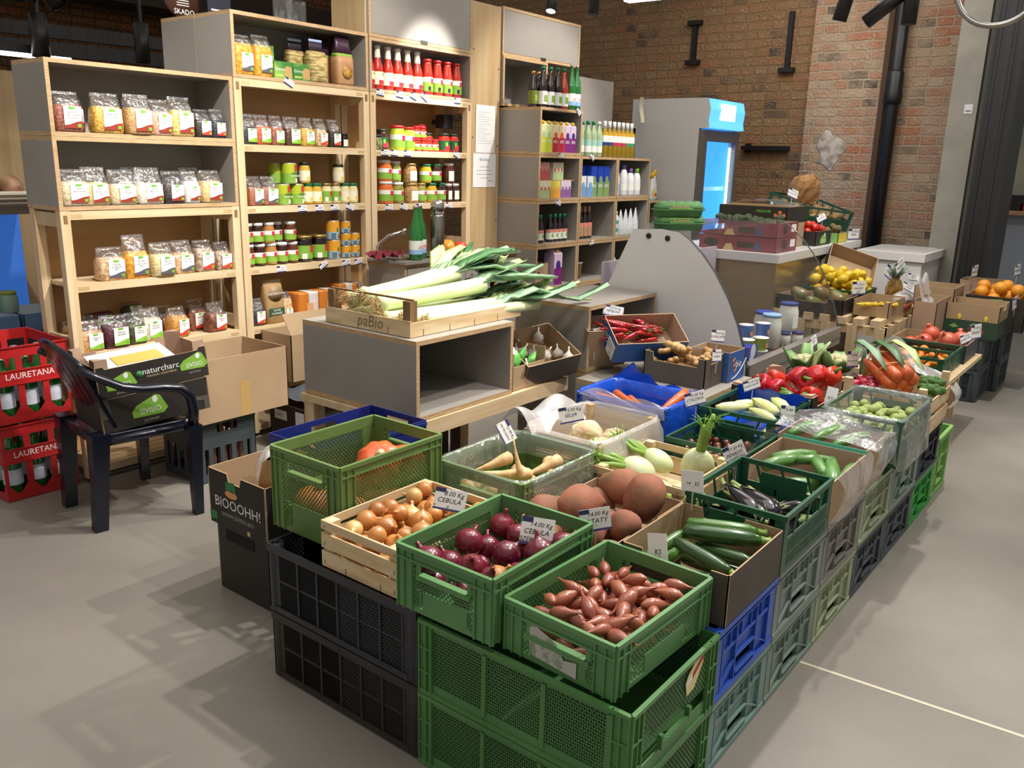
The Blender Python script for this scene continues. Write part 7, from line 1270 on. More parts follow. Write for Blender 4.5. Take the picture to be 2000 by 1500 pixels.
# garlic in the tilted box, green sachets
mm('garlic', '#d8d0c6', .5, col2='#c9bfb4', nscale=10, rnd=.06); gam = lobed([(.004, -.02), (.02, -.018), (.027, -.004), (.024, .01), (.012, .02), (.004, .032), (.004, .05)], 16, 7, .05, 1).mesh('garlic_bulb', M['garlic'])
glm = Matrix.Translation((-2.25, 3.09, .60)) @ Euler((.1, .42, -.25)).to_matrix().to_4x4()
for k in range(12): p = glm @ Vector((PR.uniform(-.10, .10), -.12 + .24 * (k % 6) / 5, .035 + .03 * (k // 6))); put(gam, 'garlic_bulb', 'white garlic bulb in the tilted box', 'garlic', p, rrot(.6), 1., 'garlic bulbs in the tilted box')
for k, (x, y, z, c) in enumerate(((-2.20, 2.88, .655, '#6fbf5a'), (-2.215, 2.94, .66, '#58a84a'), (-2.20, 2.99, .64, '#7cc466'), (-2.23, 2.86, .68, '#d9d2d0'))):
    t = thing('sachet', ['left bright green', 'middle green', 'right green', 'whitish clear'][k] + ' sachet in the box marked 16.50', 'sachet', (x, y, z), rot=(.5, .3 * k, .4 * k)); mb = MB(); mb.loft([sec(.06, .012, -.035, 3, 12), sec(.062, .03, -.02, 3, 12), sec(.062, .03, .02, 3, 12), sec(.06, .004, .04, 3, 12)]); mb.build('pouch', mat('sachet' + c, c, .25, bump=.6, bscale=40, coat=.4), t)
# leeks on the cabinet
t = thing('leek_crate', 'flat pale wooden crate with a top bar holding the leeks', 'wooden crate', (-2.445, 2.575, .850)); w_, d_ = .24, .34
for b in ((-w_, -d_, .0, w_, -d_ + .007, .062), (-w_, d_ - .007, 0, w_, d_, .062)): mb = MB(); mb.box(*b); mb.build('slat', M['pale_wood_x'], t)
for b in ((-w_, -d_ + .007, 0, -w_ + .007, d_ - .007, .055), (w_ - .007, -d_ + .007, 0, w_, d_ - .007, .055)): mb = MB(); mb.box(*b); mb.build('slat', M['pale_wood'], t)
mb = MB(); mb.box(-w_ + .005, -d_ + .005, 0, w_ - .005, d_ - .005, .006); mb.build('floor_board', M['pale_wood'], t)
for x in (-w_ + .008, w_ - .046):
    for y in (-d_ + .008, d_ - .046): mb = MB(); mb.box(x, y, .006, x + .038, y + .038, .135 if y < 0 else .062); mb.build('corner_post', M['post_wood'], t)
mb = MB(); mb.box(-w_ + .008, -d_ + .022, .135, w_ - .008, -d_ + .032, .142); mb.build('top_bar', M['post_wood'], t)
mb = MB(); mb.text('paBio', .065, (.02, -d_ - .0006, .014), 0, (1, 0, 0), (0, 0, 1), .15); mb.build('printed_logo', mat('pabio', '#7d6a48', .7), t)
for x, y in ((.12, -d_ - .0008),): mb = MB(); mb.box(x, y, 0, x + .002, y + .001, .028); mb.build('staple', M['dark_metal'], t)
for i in range(4): mb = MB(); mb.box(w_, -.27 + i * .15, .0, w_ + .001, -.268 + i * .15, .026); mb.build('staple', M['dark_metal'], t)
def leek(label, x, z, dx, dz, L, r, seed, leaves=7, y0=2.30):
    rr = random.Random(seed); t = thing('leek', label, 'leek', (x, y0, z)); A, B, D = Vector((0, 0, 0)), Vector((dx * .4, L * .38, dz * .35)), Vector((dx * .8, L * .68, dz * .75))
    mb = MB(); mb.tube([A - Vector((0, .012, 0)), A, A + Vector((0, .03, 0)), B, D], [r * .6, r * 1.25, r * 1.05, r, r * 1.1], 14); mb.build('shaft', M['leek_w'], t)
    mb = MB()
    for q in range(26):
        a = rr.uniform(0, 6.3); p0 = Vector((math.cos(a) * r * .6, -.01, math.sin(a) * r * .6)); p1 = p0 + Vector((rr.uniform(-.03, .03), -rr.uniform(.01, .04), rr.uniform(-.015, .03))); p2 = p1 + Vector((rr.uniform(-.03, .03), -rr.uniform(-.01, .025), rr.uniform(-.045, .01))); mb.tube([p0, p1, p2], [.0016, .0013, .0008], 4)
    mb.build('roots', M['root_tan'], t)
    for q in range(leaves):
        f = (q - (leaves - 1) / 2) / leaves; u = rr.uniform(.25, .5); e = rr.uniform(.75, 1.05)
        p0 = B.lerp(D, .72 + .25 * rr.random()); p1 = D + Vector((f * .05, L * .05, .012 + .01 * (q % 3))); p2 = D + Vector((f * .24 + dx * .3, L * .22 * e, dz * .3 + rr.uniform(.0, .07))); p3 = D + Vector((f * .42 + dx * .5, L * .40 * e, dz * .4 + rr.uniform(-.04, .10)))
        mb = MB(); ribbon(mb, [p0, p1, p2, p3], [r * 1.7, r * 2.3, r * 2.3, r * (.6 if q % 3 == 0 else 1.6)], .45); mb.build('leaf', M[rr.choice(('leek_g', 'leek_g', 'leek_g', 'leek_lt', 'leek_lt', 'leek_dk'))], t)
leek('topmost leek, with a thick pale shaft and blue-green leaves', -2.52, .965, .0, .06, .80, .033, 1, 10); leek('leek lying on top beside the topmost one', -2.44, .945, .05, .03, .86, .032, 2, 9); leek('leek at the back of the pile', -2.60, .945, -.03, .06, .78, .032, 3, 9)
leek('leek in the lower layer at the front of the crate', -2.32, .895, .06, -.01, .80, .03, 4, 6, 2.32); leek('leek in the lower layer in the middle', -2.40, .885, .08, .0, .88, .03, 5, 7); leek('leek in the lower layer at the back', -2.56, .885, .0, .0, .8, .024, 6, 5); leek('leek in the lower layer beside the back one', -2.48, .885, .04, .0, .84, .023, 7, 5); leek('leek at the front edge with its leaf tip poking out over the crate', -2.27, .89, .09, .0, .92, .022, 8, 3, 2.40)
# ---------- films, price cards, chair, far stalls ----------
def drape(name, label, x0, x1, y0, y1, z, inn, drop, m, seed, amp=.012, n=72, flare=.018, mats=None, dropf=None):
    rr = random.Random(seed); cx, cy = (x0 + x1) / 2, (y0 + y1) / 2; ph = [rr.uniform(0, 6.3) for _ in range(6)]
    def W(a, k): return sum(math.sin(a * (3 + 2 * i + k) + ph[i]) for i in range(5)) / 3
    def ring(off, zz, p=9, wz=0., wo=0., k=0):
        out = []
        for j in range(n):
            a = 2 * PI * j / n; c, s = math.cos(a), math.sin(a); q = W(a, k)
            X = (x1 - x0) / 2 + off + wo * q; Y = (y1 - y0) / 2 + off + wo * q
            zd = zz if not callable(zz) else zz(a)
            out.append((cx + X * math.copysign(abs(c) ** (2 / p), c), cy + Y * math.copysign(abs(s) ** (2 / p), s), zd + wz * q))
        return out
    df = dropf or (lambda a: drop)
    secs = [ring(-.02, z - inn, 9, .004, .004, 1), ring(-.012, z - inn * .4, 9, .0, .003, 2), ring(-.006, z + .002, 9, .001, .001), ring(.004, z + .007, 9, .002, .002, 1), ring(.008, z - .012, 9, 0, .003, 3),
            ring(flare * .8, lambda a: z - df(a) * .55, 8, .006, amp, 2), ring(flare, lambda a: z - df(a), 7, .012, amp * 1.3, 4)]
    mb = MB(); mb.loft(secs, cap0=False, cap1=False); return tag(mb.build(name, m), label, 'film')
drape('film_liner', 'clear plastic film draped over the rim of the parsnip crate', -1.741, -1.399, 1.884, 2.286, .578, .07, .085, POLY, 3, .006)
drape('film_liner', 'clear plastic film draped over the sprouts crate and hanging down', -.956, -.664, 3.169, 3.611, .629, .06, .10, POLY, 5, .008, dropf=lambda a: .13 + .07 * math.cos(a))
drape('film_liner', 'shiny deep blue film lining the carrot crate and hanging over its front', -1.801, -1.409, 2.774, 3.066, .613, .12, .19, M['blue_bag'], 7, .005, flare=.012, dropf=lambda a: .17 - .07 * math.sin(a))
mb = MB(); rr = random.Random(8); mb.grid(lambda u, v: (-1.815 + .40 * u, 3.075 + .012 * math.sin(9 * u), .60 + v * (.02 + .085 * max(0, 1 - abs(u - .22) / .16) + .035 * max(0, 1 - abs(u - .45) / .15) + .01 * math.sin(20 * u))), 40, 6); tag(mb.build('film_peak', M['blue_bag']), 'crumpled blue film standing up in a peak behind the carrots', 'film')
mb = MB(); mb.grid(lambda u, v: (-1.35 + .30 * u, 3.335 - .03 * v, .52 + .10 * v + .006 * math.sin(17 * u)), 24, 4); mb.grid(lambda u, v: (-1.055 - .035 * (1 - v), 3.0 + .34 * u, .53 + .078 * v + .008 * math.sin(11 * u)), 20, 4); mb.grid(lambda u, v: (-1.345 + .28 * u, 2.975 + .35 * v, .505 + .012 * math.sin(9 * u) * math.sin(7 * v)), 12, 10); tag(mb.build('film_liner', M['blue_bag']), 'blue film lining the chicory crate', 'film')
drape('film_liner', 'milky plastic film draped over the celeriac crate', -1.726, -1.407, 2.319, 2.746, .591, .11, .10, MILKY, 11, .012, flare=.022)
mb = MB(); mb.grid(lambda u, v: (-1.76 + .36 * u, 2.752 - .05 * v * v + .01 * math.sin(8 * u), .585 + .075 * v * (1 - .5 * abs(u - .45)) + .012 * math.sin(11 * u + 5 * v)), 30, 10); tag(mb.build('film_flap', MILKY), 'milky plastic film standing up behind the celeriac', 'film')
mb = MB(); mb.grid(lambda u, v: (-1.80 + .14 * u + .01 * math.sin(9 * v), 2.28 + .34 * v, .60 + .045 * math.sin(PI * u) + .02 * math.sin(9 * v + 3 * u) - .05 * (u - .3) ** 2), 14, 20); tag(mb.build('film_flap', MILKY), 'crumpled milky plastic film lying between the parsnips and the celeriac', 'film')
# cucumber films
def sheet(name, label, fn, m, nu=30, nv=20): mb = MB(); mb.grid(fn, nu, nv); return tag(mb.build(name, m), label, 'film')
sheet('film_wrap', 'crinkled clear film hanging over the right end of the front cucumber box', lambda u, v: (-.703 + .03 * math.sin(PI * u) + .008 * math.sin(14 * v + 6 * u), 2.56 + .33 * v + .01 * math.sin(9 * u), .585 - .19 * u * (1 - .45 * abs(v - .35)) + .01 * math.sin(13 * v)), POLY)
sheet('film_wrap', 'clear film bunched over the rear cucumber box', lambda u, v: (-1.04 + .36 * u + .006 * math.sin(9 * v), 2.925 + .24 * v + .008 * math.sin(11 * u), .60 + .018 * math.sin(7 * u + 2) * math.sin(5 * v) + .02 * v - .02 * u), POLY)
sheet('film_wrap', 'clear film hanging over the right end of the rear cucumber box', lambda u, v: (-.695 + .025 * math.sin(PI * u) + .008 * math.sin(14 * v + 6 * u), 2.91 + .26 * v + .01 * math.sin(9 * u), .60 - .16 * u * (1 - .5 * abs(v - .4)) + .01 * math.sin(12 * v)), POLY)
sheet('film_wrap', 'clear film folded along the left of the cucumber boxes', lambda u, v: (-1.03 - .01 * math.sin(PI * u) + .008 * math.sin(12 * v), 2.57 + .6 * v, .59 - .12 * u + .01 * math.sin(15 * v)), POLY)
sheet('film_wrap', 'large clear plastic bag spread behind the carrots and broccoli', lambda u, v: (-1.12 + .42 * u, 4.14 + .05 * v + .03 * math.sin(5 * u), .60 + v * (.13 * math.exp(-((u - .38) / .28) ** 2) + .01) + .01 * math.sin(12 * u + 4 * v)), MILKY)
sheet('film_wrap', 'milky plastic bag hanging out at the right end of the broccoli crate', lambda u, v: (-.68 + .03 * math.sin(PI * u), 4.06 + .12 * v, .58 - .10 * u + .01 * math.sin(9 * v)), MILKY, 14, 10)
# price cards on picks
def card(label, loc, lines, rz=0, tilt=-.25, roll=0., w_=.085, h_=.06, pick=.10, back=False):
    t = thing('price_card', label, 'price card', loc, rot=(0, 0, rz)); e = Euler((roll, tilt, 0)).to_matrix().to_4x4(); mb = MB(); mb.T = e; w, h = w_ / 2, h_
    mb.box(-.0006, -w, 0, .0006, w, h, 0)
    if not back:
        mb.T = None; q = MB(); q.box(.0006, -w, h * .80, .0009, -w * .35, h * 1.0, 1); q.box(.0006, -w, 0, .0009, w, h * .10, 2); q.box(.0006, -w * .95, h * .13, .0009, -w * .84, h * .24, 3)
        n = len(lines); sz = h * (.30 if n < 3 else .26)
        for k, s in enumerate(lines): q.text(s, min(sz, w_ * 1.5 / max(len(s), 5)), (.0011, w * (.18 if k == 0 else -.05), h * (.68 if k == 0 else .68 - .28 * k if n > 2 else .36)), 4, (0, 1, 0), (0, 0, 1), .22)
        mb.v += [tuple(e @ Vector(v)) for v in q.v]; o = len(mb.v) - len(q.v); mb.f += [[o + i for i in f] for f in q.f]; mb.m += q.m; mb.sm += q.sm
    else:
        q = MB(); q.text(lines[0], h * .25, (.001, 0, h * .3), 4, (0, 1, 0), (0, 0, 1), .2); mb.T = None; mb.v += [tuple(e @ Vector(v)) for v in q.v]; o = len(mb.v) - len(q.v); mb.f += [[o + i for i in f] for f in q.f]; mb.m += q.m; mb.sm += q.sm
    mb.build('card', [M['paper'], M['navy'], mat('strip_violet', '#4a4580', .6), mat('eco_green', '#9aa84a', .6), M['ink']], t); mb = MB(); mb.bar((-.002, 0, h * .3), (-.004, 0, -pick), .003, .003); mb.build('pick', mat('pick_clear', '#c9c9c6', .3), t); return t
FA = -.95   # cards face the viewer's side
card('price card reading CEBULA at the back of the brown onions', (-1.44, 1.60, .575), ['8.00 Kg', 'CEBULA'], -.78, -.35, -.22, .088, .06, .05)
card('price card reading CEBULA CZERWONA in the red onion crate', (-1.145, 1.60, .565), ['14.00 Kg', 'CEBULA', 'CZERWONA'], -.75, -.3, -.2, .085, .07, .07)
card('price card reading BATATY among the sweet potatoes', (-1.085, 1.795, .555), ['14.00 Kg', 'BATATY'], -.75, -.1, .12, .085, .063, .10)
card('price card turned sideways above the parsnips', (-1.70, 2.15, .60), ['12.90 Kg', 'PIETRUSZKA'], -.6, -.4, -1.15, .075, .05, .06)
card('price card reading SELER above the celeriac', (-1.60, 2.44, .60), ['15.00 Kg', 'SELER'], -.7, -.1, .15, .09, .06, .10)
card('price card reading CYKORIA by the carrots', (-1.365, 2.955, .60), ['35.00 Kg', 'CYKORIA'], -.7, -.15, .22, .085, .055, .06)
card('small price card at the back of the chicory', (-1.28, 3.30, .61), ['15.00 Kg', 'MARCHEW'], -.7, -.1, .28, .075, .045, .06)
card('price card reading FENKUL KOPER between fennel and chestnuts', (-1.035, 2.60, .545), ['17.50 Kg', 'FENKUL', 'KOPER WL'], -.7, -.1, .42, .08, .065, .10)
card('white back of a price card at the corner of the aubergine crate', (-.97, 2.12, .60), ['14   ES'], -1.6, -.1, .15, .07, .06, .06, True)
card('white price card seen edge-on in front of the zucchini', (-.90, 1.80, .52), ['KS'], -1.75, -.2, .3, .06, .075, .04, True)
card('price card standing between the chicory and the cucumbers', (-1.03, 3.02, .585), ['9.90', 'OGOREK'], -1.2, -.1, 0, .05, .065, .08)
card('greenish price card in film beside the red peppers', (-.975, 3.33, .60), ['8.50', 'BRUKSELKA'], -1.9, -.2, 0, .05, .07, .08, True)
card('price card reading PEPERONI above the chillies', (-2.06, 3.45, .80), ['29.50 Kg', 'PEPERONI'], -.6, -.2, -.2, .105, .05, .06)
card('price card reading CZOSNEK leaning at the display cabinet', (-2.075, 3.33, .70), ['13.00 Kg', 'CZOSNEK'], -.2, -.0, .05, .075, .055, .10)
card('small price card stuck into the ginger', (-1.515, 3.45, .665), ['29.90', 'IMBIR'], -.6, -.1, 0, .045, .055, .05)
card('price card reading KURKUMA above the second blue box', (-1.60, 3.63, .715), ['34.00 Kg', 'KURKUMA'], -.5, -.1, -.12, .075, .055, .05)
card('price card in front of the cauliflower', (-1.07, 3.93, .63), ['9.90', 'KALAFIOR'], -.8, -.1, 0, .055, .075, .08)
card('price card on the front rail of the deli counter', (-1.562, 4.90, .50), ['12.50 szt', 'JOGURT'], -.1, -.2, .25, .11, .06, .02)
# plastic armchair
t = thing('plastic_armchair', 'dark navy plastic armchair with black boxes on its seat', 'chair', (-3.42, 1.74, 0), -.12); CH = M['chair_navy']
def lc(p): return (p[0] + 3.42, p[1] - 1.74, p[2])
def bk(u, v):
    s = 2 * u - 1; zt = .765 - .075 * s * s; z = .40 + (zt - .40) * v; return ((.19 + .03 * v) * s, -.115 - .15 * v + .03 * s * s * v + .02 * s * s, z)
mb = MB()
for k in range(7):   # back slats with slots
    u0, u1 = k / 7 + (.012 if k else 0), (k + 1) / 7 - (.012 if k < 6 else 0)
    secs = []
    for v in [i / 10 for i in range(11)]:
        a, b = Vector(bk(u0, v)), Vector(bk(u1, v)); secs.append([a, b, b + Vector((0, -.012, 0)), a + Vector((0, -.012, 0))])
    mb.loft(secs, smooth=False)
for v0, v1 in ((0, .16), (.84, 1.)): 
    secs = []
    for u in [i / 16 for i in range(17)]:
        a, b = Vector(bk(u, v0)), Vector(bk(u, v1)); secs.append([a + Vector((0, .001, 0)), b + Vector((0, .001, 0)), b + Vector((0, -.014, 0)), a + Vector((0, -.014, 0))])
    mb.loft(secs, smooth=False)
mb.tube([Vector(bk(i / 16, 1)) + Vector((0, -.006, 0)) for i in range(17)], .012, 8); mb.build('backrest', CH, t)
mb = MB(); mb.loft([sec(.40, .40, z, 7, 24) for z in (.365, .372, .398, .402)]); mb.tube([(.19, -.17, .375), (.19, .0, .375), (.19, .18, .372)], .026, 10, 0, .8); mb.tube([(-.19, -.17, .375), (-.19, 0, .375), (-.19, .18, .372)], .026, 10, 0, .8); mb.tube([(-.18, .19, .375), (.18, .19, .375)], .026, 10); mb.build('seat', CH, t)
for s in (1, -1):
    P_ = [lc(p) for p in ((-3.205, 1.50, .69), (-3.195, 1.57, .645), (-3.18, 1.65, .60), (-3.165, 1.72, .583), (-3.15, 1.80, .580), (-3.143, 1.865, .568), (-3.14, 1.905, .53), (-3.14, 1.915, .47), (-3.145, 1.91, .40))]
    P_ = [(x * s, y, z) for x, y, z in P_]; mb = MB(); mb.tube(P_, [.020, .022, .024, .026, .026, .027, .028, .028, .028], 12, 0, .75); mb.build('armrest', CH, t)
    mb = MB(); mb.loft([[(s * (.275 + dx * w_) - s * .0, .165 + dy * w_ + o, z) for dx, dy in ((-.5, -.5), (.5, -.5), (.5, .5), (-.5, .5))] for z, w_, o in ((0, .036, .0), (.2, .045, .002), (.40, .056, .005))], smooth=False); mb.build('leg', CH, t)
    mb = MB(); mb.loft([[(s * (xx + dx * w_), yy + dy * w_, z) for dx, dy in ((-.5, -.5), (.5, -.5), (.5, .5), (-.5, .5))] for z, w_, xx, yy in ((0, .05, .175, -.205), (.2, .056, .18, -.19), (.41, .07, .185, -.18))], smooth=False); mb.build('leg', CH, t)
# ---- behind the glass and beyond ----
def cup(label, X, y, z, r, h, m, lid='paper', grp=None, name='yoghurt_cup'):
    key = ('cup', r, h, m, lid)
    if key in _jc: return dup(_jc[key], (X, y, z), None, label, grp)
    t = thing(name, label, 'cup', (X, y, z), 0, grp); mb = MB(); mb.lathe([(r * .8, 0), (r * .82, .003), (r, h - .003), (r * 1.06, h)], 16); mb.build('cup', M[m], t); mb = MB(); mb.lathe([(r * 1.06, h), (r * 1.06, h + .002)], 16); mb.build('foil_lid', M[lid], t); mb = MB(); cpatch(mb, r * .93 + .003, -.5, .5, h * .3, h * .62, 0); mb.build('print', mat('cup_print', '#d08a6a', .5), t); _jc[key] = t; return t
mm('y_blue', '#4f7fd0', .4); mm('y_green', '#a4b83a', .4); mm('y_dark', '#1d2fa0', .35); mm('jar_milk', '#d9d8cc', .2, coat=.5)
for k, (X, y, z) in enumerate(((-1.86, 4.35, .479), (-1.86, 4.45, .479), (-1.80, 4.55, .479), (-1.86, 4.36, .565), (-1.82, 4.50, .565), (-1.77, 4.62, .565))): cup(['lower left', 'lower middle', 'lower right', 'upper left', 'upper middle', 'upper right'][k] + ' blue yoghurt cup behind the curved glass', X, y, z, .04, .085, 'y_blue')
for k, (X, y) in enumerate(((-1.745, 4.34), (-1.71, 4.45))): cup(('left', 'right')[k] + ' green and white yoghurt cup behind the curved glass', X, y, .53, .042, .07, 'y_green'); cup(('left', 'right')[k] + ' white cup under the green yoghurt cup', X, y, .479, .042, .05, 'det_white')
for k, (X, y, z) in enumerate(((-1.69, 4.20, .479), (-1.69, 4.215, .537))): carton(('lower', 'upper')[k] + ' dark blue cream carton in the front corner of the deli counter', X, y, z, .12, .07, .057, 'y_dark', 'm_navy', 'p_white')
for k, (X, y) in enumerate(((-2.0, 4.18), (-1.95, 4.27))): carton(('left', 'right')[k] + ' dark blue milk carton beside the white end panel', X, y, .479, .085, .085, .25, 'y_dark', 'm_blue', 'j_orange', 'BIO')
for k, (X, y, z, lid, lab) in enumerate(((-1.86, 4.86, .479, 'm_blue', 'back left'), (-1.79, 4.80, .479, 'l_blue', 'front left'), (-1.76, 4.98, .56, 'l_navy', 'right'))): jar(lab + ' large white yoghurt jar in the deli counter', X, y, z, .06 if k < 2 else .058, .20 if k < 2 else .17, 'jar_milk', lid, None if k < 2 else 'h', words=None)
for k, (X, y) in enumerate(((-1.75, 4.93), (-1.70, 5.0), (-1.78, 5.06))): jar(['left', 'middle', 'right'][k] + ' small white jar below the large yoghurt jar', X, y, .479, .036, .08, 'jar_milk', 'l_navy', None)
# egg cartons on the counter top
mm('egg_green', '#5f8f5c', .8, col2='#568553', nscale=10, bump=.2, bscale=40)
def eggs(label, loc, rz):
    t = thing('egg_carton', label, 'egg carton', loc, rz); mb = MB(); mb.loft([sec(.24, .085, 0, 7, 28), sec(.255, .10, .03, 7, 28), sec(.275, .118, .033, 7, 28), sec(.275, .118, .037, 7, 28)]); mb.build('tray', M['egg_green'], t)
    mb = MB(); mb.loft([sec(.255, .104, .037, 7, 28), sec(.25, .098, .055, 6, 28), sec(.225, .07, .068, 6, 28)])
    for i in range(5): mb.ell((.0, -.1 + .05 * i, .062), .04, .022, .012, 12, 7)
    mb.build('lid', M['egg_green'], t); mb = MB(); patch(mb, (0, 1, 0), (-.35, 0, .93), (.0525, 0, .04), [(-.075, 0), (.06, 0), (.06, .026), (-.075, .026)], 0); mb.text('Krolewskie', .02, (.052, -.008, .046), 1, (0, 1, 0), (-.35, 0, .93)); mb.build('paper_label', [LABG, mat('egg_pink', '#e0a090', .6)], t); return t
for k, (x, y, z, rz) in enumerate(((-2.09, 4.12, 1.173, -.63), (-2.095, 4.115, 1.243, -.66), (-2.16, 4.27, 1.173, -.63), (-2.155, 4.25, 1.243, -.6), (-2.24, 4.43, 1.173, -.66))): eggs(['lower front', 'upper front', 'lower second', 'upper second', 'rear single'][k] + ' green egg carton on the deli counter', (x, y, z), rz)
# boxes on the long freezer
mm('box_red', '#6f2832', .6, col2='#7d303c', nscale=3); mm('fruit_tan', '#b5a070', .6)
for k in (0, 1):
    b = cbox(('lower', 'upper')[k] + ' printed red fruit box on the long freezer behind the glass', -2.62, -2.07, 5.50, 5.86, .956 + .10 * k, 1.05 + .10 * k, 'box_red', 'card'); mb = MB(); fz = lambda x: (x, -.1806, .0)
    patch(mb, (1, 0, 0), (0, 0, 1), fz(-.19), [(.055 * math.cos(a), .045 + .03 * math.sin(a)) for a in [q * PI / 8 for q in range(16)]], 0); patch(mb, (1, 0, 0), (0, 0, 1), fz(.06), [(-.06, .02), (.06, .02), (.06, .06), (-.06, .06)], 0); patch(mb, (1, 0, 0), (0, 0, 1), fz(.15), [(-.03, .01), (.02, .01), (.0, .09)], 1); patch(mb, (1, 0, 0), (0, 0, 1), fz(-.04), [(-.06, .0), (.02, .0), (-.0, .045), (-.04, .04)], 2)
    patch(mb, (0, 1, 0), (0, 0, 1), (.2756, 0, 0), [(.04 * math.cos(a) - .05, .05 + .035 * math.sin(a)) for a in [q * PI / 8 for q in range(16)]], 0); patch(mb, (0, 1, 0), (0, 0, 1), (.2756, .1, 0), [(-.04, .03), (.05, .03), (.05, .08), (-.04, .08)], 3); mb.build('printed_logo', [M['card_dark'], mat('print_navy', '#2f4a78', .6), M['fruit_tan'], M['paper']], b)
av = pack(-2.6, -2.1, 5.52, 5.84, 1.075, [.032] * 40, 61, 14, 1.2); mm('avocado', '#3d4a24', .5, col2='#2c371a', nscale=30, bump=.4, bscale=60); avm = lobed([(.05, -1), (.6, -.75), (.95, -.2), (.85, .3), (.5, .9), (.1, 1.2)], 12).mesh('avocado', M['avocado'])
for x, y, z, r in av: put(avm, 'avocado', 'dark green avocado in the upper red box', 'avocado', (x, y, z), rrot(1.5), r * .95, 'avocados in the red box')
bk_ = cbox('black printed cardboard box with wrapped flat lids, set high behind the egg cartons', -2.66, -2.16, 5.87, 6.25, 1.13, 1.24, 'card_dark', 'card'); mb = MB(); mb.text('AGYS', .05, (.08, -.1906, .03), 0, (-1, 0, 0), (0, 0, -1)); mb.text('BIOSFERA', .025, (.08, -.1906, .085), 0, (-1, 0, 0), (0, 0, -1)); [mb.ell((.17 + .03 * q, -.191, .05 + .02 * (q % 2)), .014, .001, .014, 10, 5, 1) for q in range(3)]; mb.build('printed_logo', [mat('print_lime', '#6fc23c', .6), mat('print_or2', '#d0703a', .6)], bk_)
cbox('closed brown box supporting the black printed box', -2.66, -2.16, 5.87, 6.25, .956, 1.128, 'card', 'card')
mb = MB(); mb.grid(lambda u, v: (-2.65 + .48 * u, 5.88 + .36 * v, 1.245 + .05 * u * 0 + .035 * math.sin(PI * u) + .006 * math.sin(20 * u + 9 * v)), 24, 14); tag(mb.build('film_wrap', POLY), 'clear film over the black printed box', 'film')
tb = cbox('dark fruit box with a green emblem, full of tomatoes', -2.50, -2.08, 6.28, 6.62, .956, 1.06, 'card_dark', 'card'); mb = MB(); leaf_logo(mb, (.2106, 0, .045), .9); leaf_logo(mb, (-.05, -.1706, .045), .9, (1, 0, 0), (0, 0, 1), (0, -1, 0)); mb.build('printed_logo', LM, tb)
mm('tomato', '#c8281c', .22, coat=.4, rnd=.12); tmm = MB().blob(lambda t_, p: (math.sin(t_) * math.cos(p) * (1 + .03 * math.cos(5 * p)), math.sin(t_) * math.sin(p) * (1 + .03 * math.cos(5 * p)), .86 * math.cos(t_)), 14, 9).mesh('tomato', M['tomato']); tst = MB().lathe([(.3, .84), (.05, .88), (.05, 1.05)], 6).mesh('calyx', M['stem_g'])
for x, y, z, r in pack(-2.49, -2.09, 6.29, 6.61, .965, [PR.uniform(.03, .036) for _ in range(75)], 71, 16, 1.14): put(tmm, 'tomato', 'red tomato in the dark box on the long freezer', 'tomato', (x, y, z), rrot(.8), r, 'tomatoes on the long freezer', (('calyx', tst),))
gk = cbox('small green and yellow punnet of kiwis', -2.21, -2.05, 6.70, 6.92, .956, 1.03, 'green_lt', 'card'); mb = MB(); patch(mb, (0, 1, 0), (0, 0, 1), (.0806, 0, 0), [(-.1, .005), (.1, .005), (.1, .07), (-.1, .07)], 0); mb.build('printed_side', mat('print_yel2', '#d8c03a', .6), gk)
mm('kiwi', '#7c6a42', .8, col2='#6a5936', nscale=30); kwm = MB().ell((0, 0, 0), 1, .85, .85).mesh('kiwi', M['kiwi'])
for x, y, z, r in pack(-2.205, -2.055, 6.705, 6.915, .962, [.028] * 16, 81, 14, 1.1): put(kwm, 'kiwi', 'brown kiwi in the green punnet', 'kiwi', (x, y, z), rrot(), r, 'kiwis in the punnet')
tc_ = crate('plastic_crate', 'tilted dark green crate with potatoes on the long freezer', 'V', 'green_dk', -.20, .20, -.29, .29, 0, .17); tc_.location = (-2.42, 7.0, 1.08); tc_.rotation_euler = (-.10, .25, -.35)
cbox('closed brown box propping up the tilted green crate', -2.62, -2.36, 6.72, 7.15, .956, 1.03, 'card', 'card')
mm('potato', '#a88a5c', .75, col2='#8f7248', nscale=14, rnd=.1); pom = [tuber(.075, .027, 9 + k).mesh('potato', M['potato']) for k in range(2)]; tcm = Matrix.Translation((-2.42, 7.0, 1.08)) @ Euler((-.10, .25, -.35)).to_matrix().to_4x4()
for k, (x, y, z, r) in enumerate(pack(-.18, .18, -.27, .27, .012, [.03] * 85, 91, 14, .16)): put(pom[k % 2], 'potato', 'brown potato in the tilted green crate', 'potato', tcm @ Vector((x, y, z)), rrot(), r / .03, 'potatoes in the tilted crate')
t = thing('paper_bag', 'crumpled brown paper bag standing on the potato crate', 'bag', (-2.46, 7.0, 1.25), rot=(.15, .25, -.5)); mb = MB(); rr = random.Random(4); S = [sec(.22, .14, 0, 6, 18), sec(.23, .15, .08, 5, 18), sec(.22, .14, .14, 5, 18), sec(.19, .10, .19, 4, 18), sec(.15, .05, .21, 3, 18)]; mb.loft([[tuple(q + rr.uniform(-.01, .01) for q in p) for p in s_] for s_ in S], smooth=False); mb.build('paper', mat('kraft', '#b98c5c', .85), t)
card('small tilted price card behind the tomato box', (-2.55, 6.64, 1.17), ['12.00'], -.5, 0, .5, .04, .08, .12); card('price card above the black printed box', (-2.22, 6.1, 1.30), ['24.50 Kg', 'TRUSKAWKA'], -.4, -.1, -.3, .10, .06, .10); card('small price card leaning on the tomatoes', (-2.10, 6.45, 1.13), ['16.00', 'POMIDOR'], -.5, -.3, .35, .09, .05, .05)
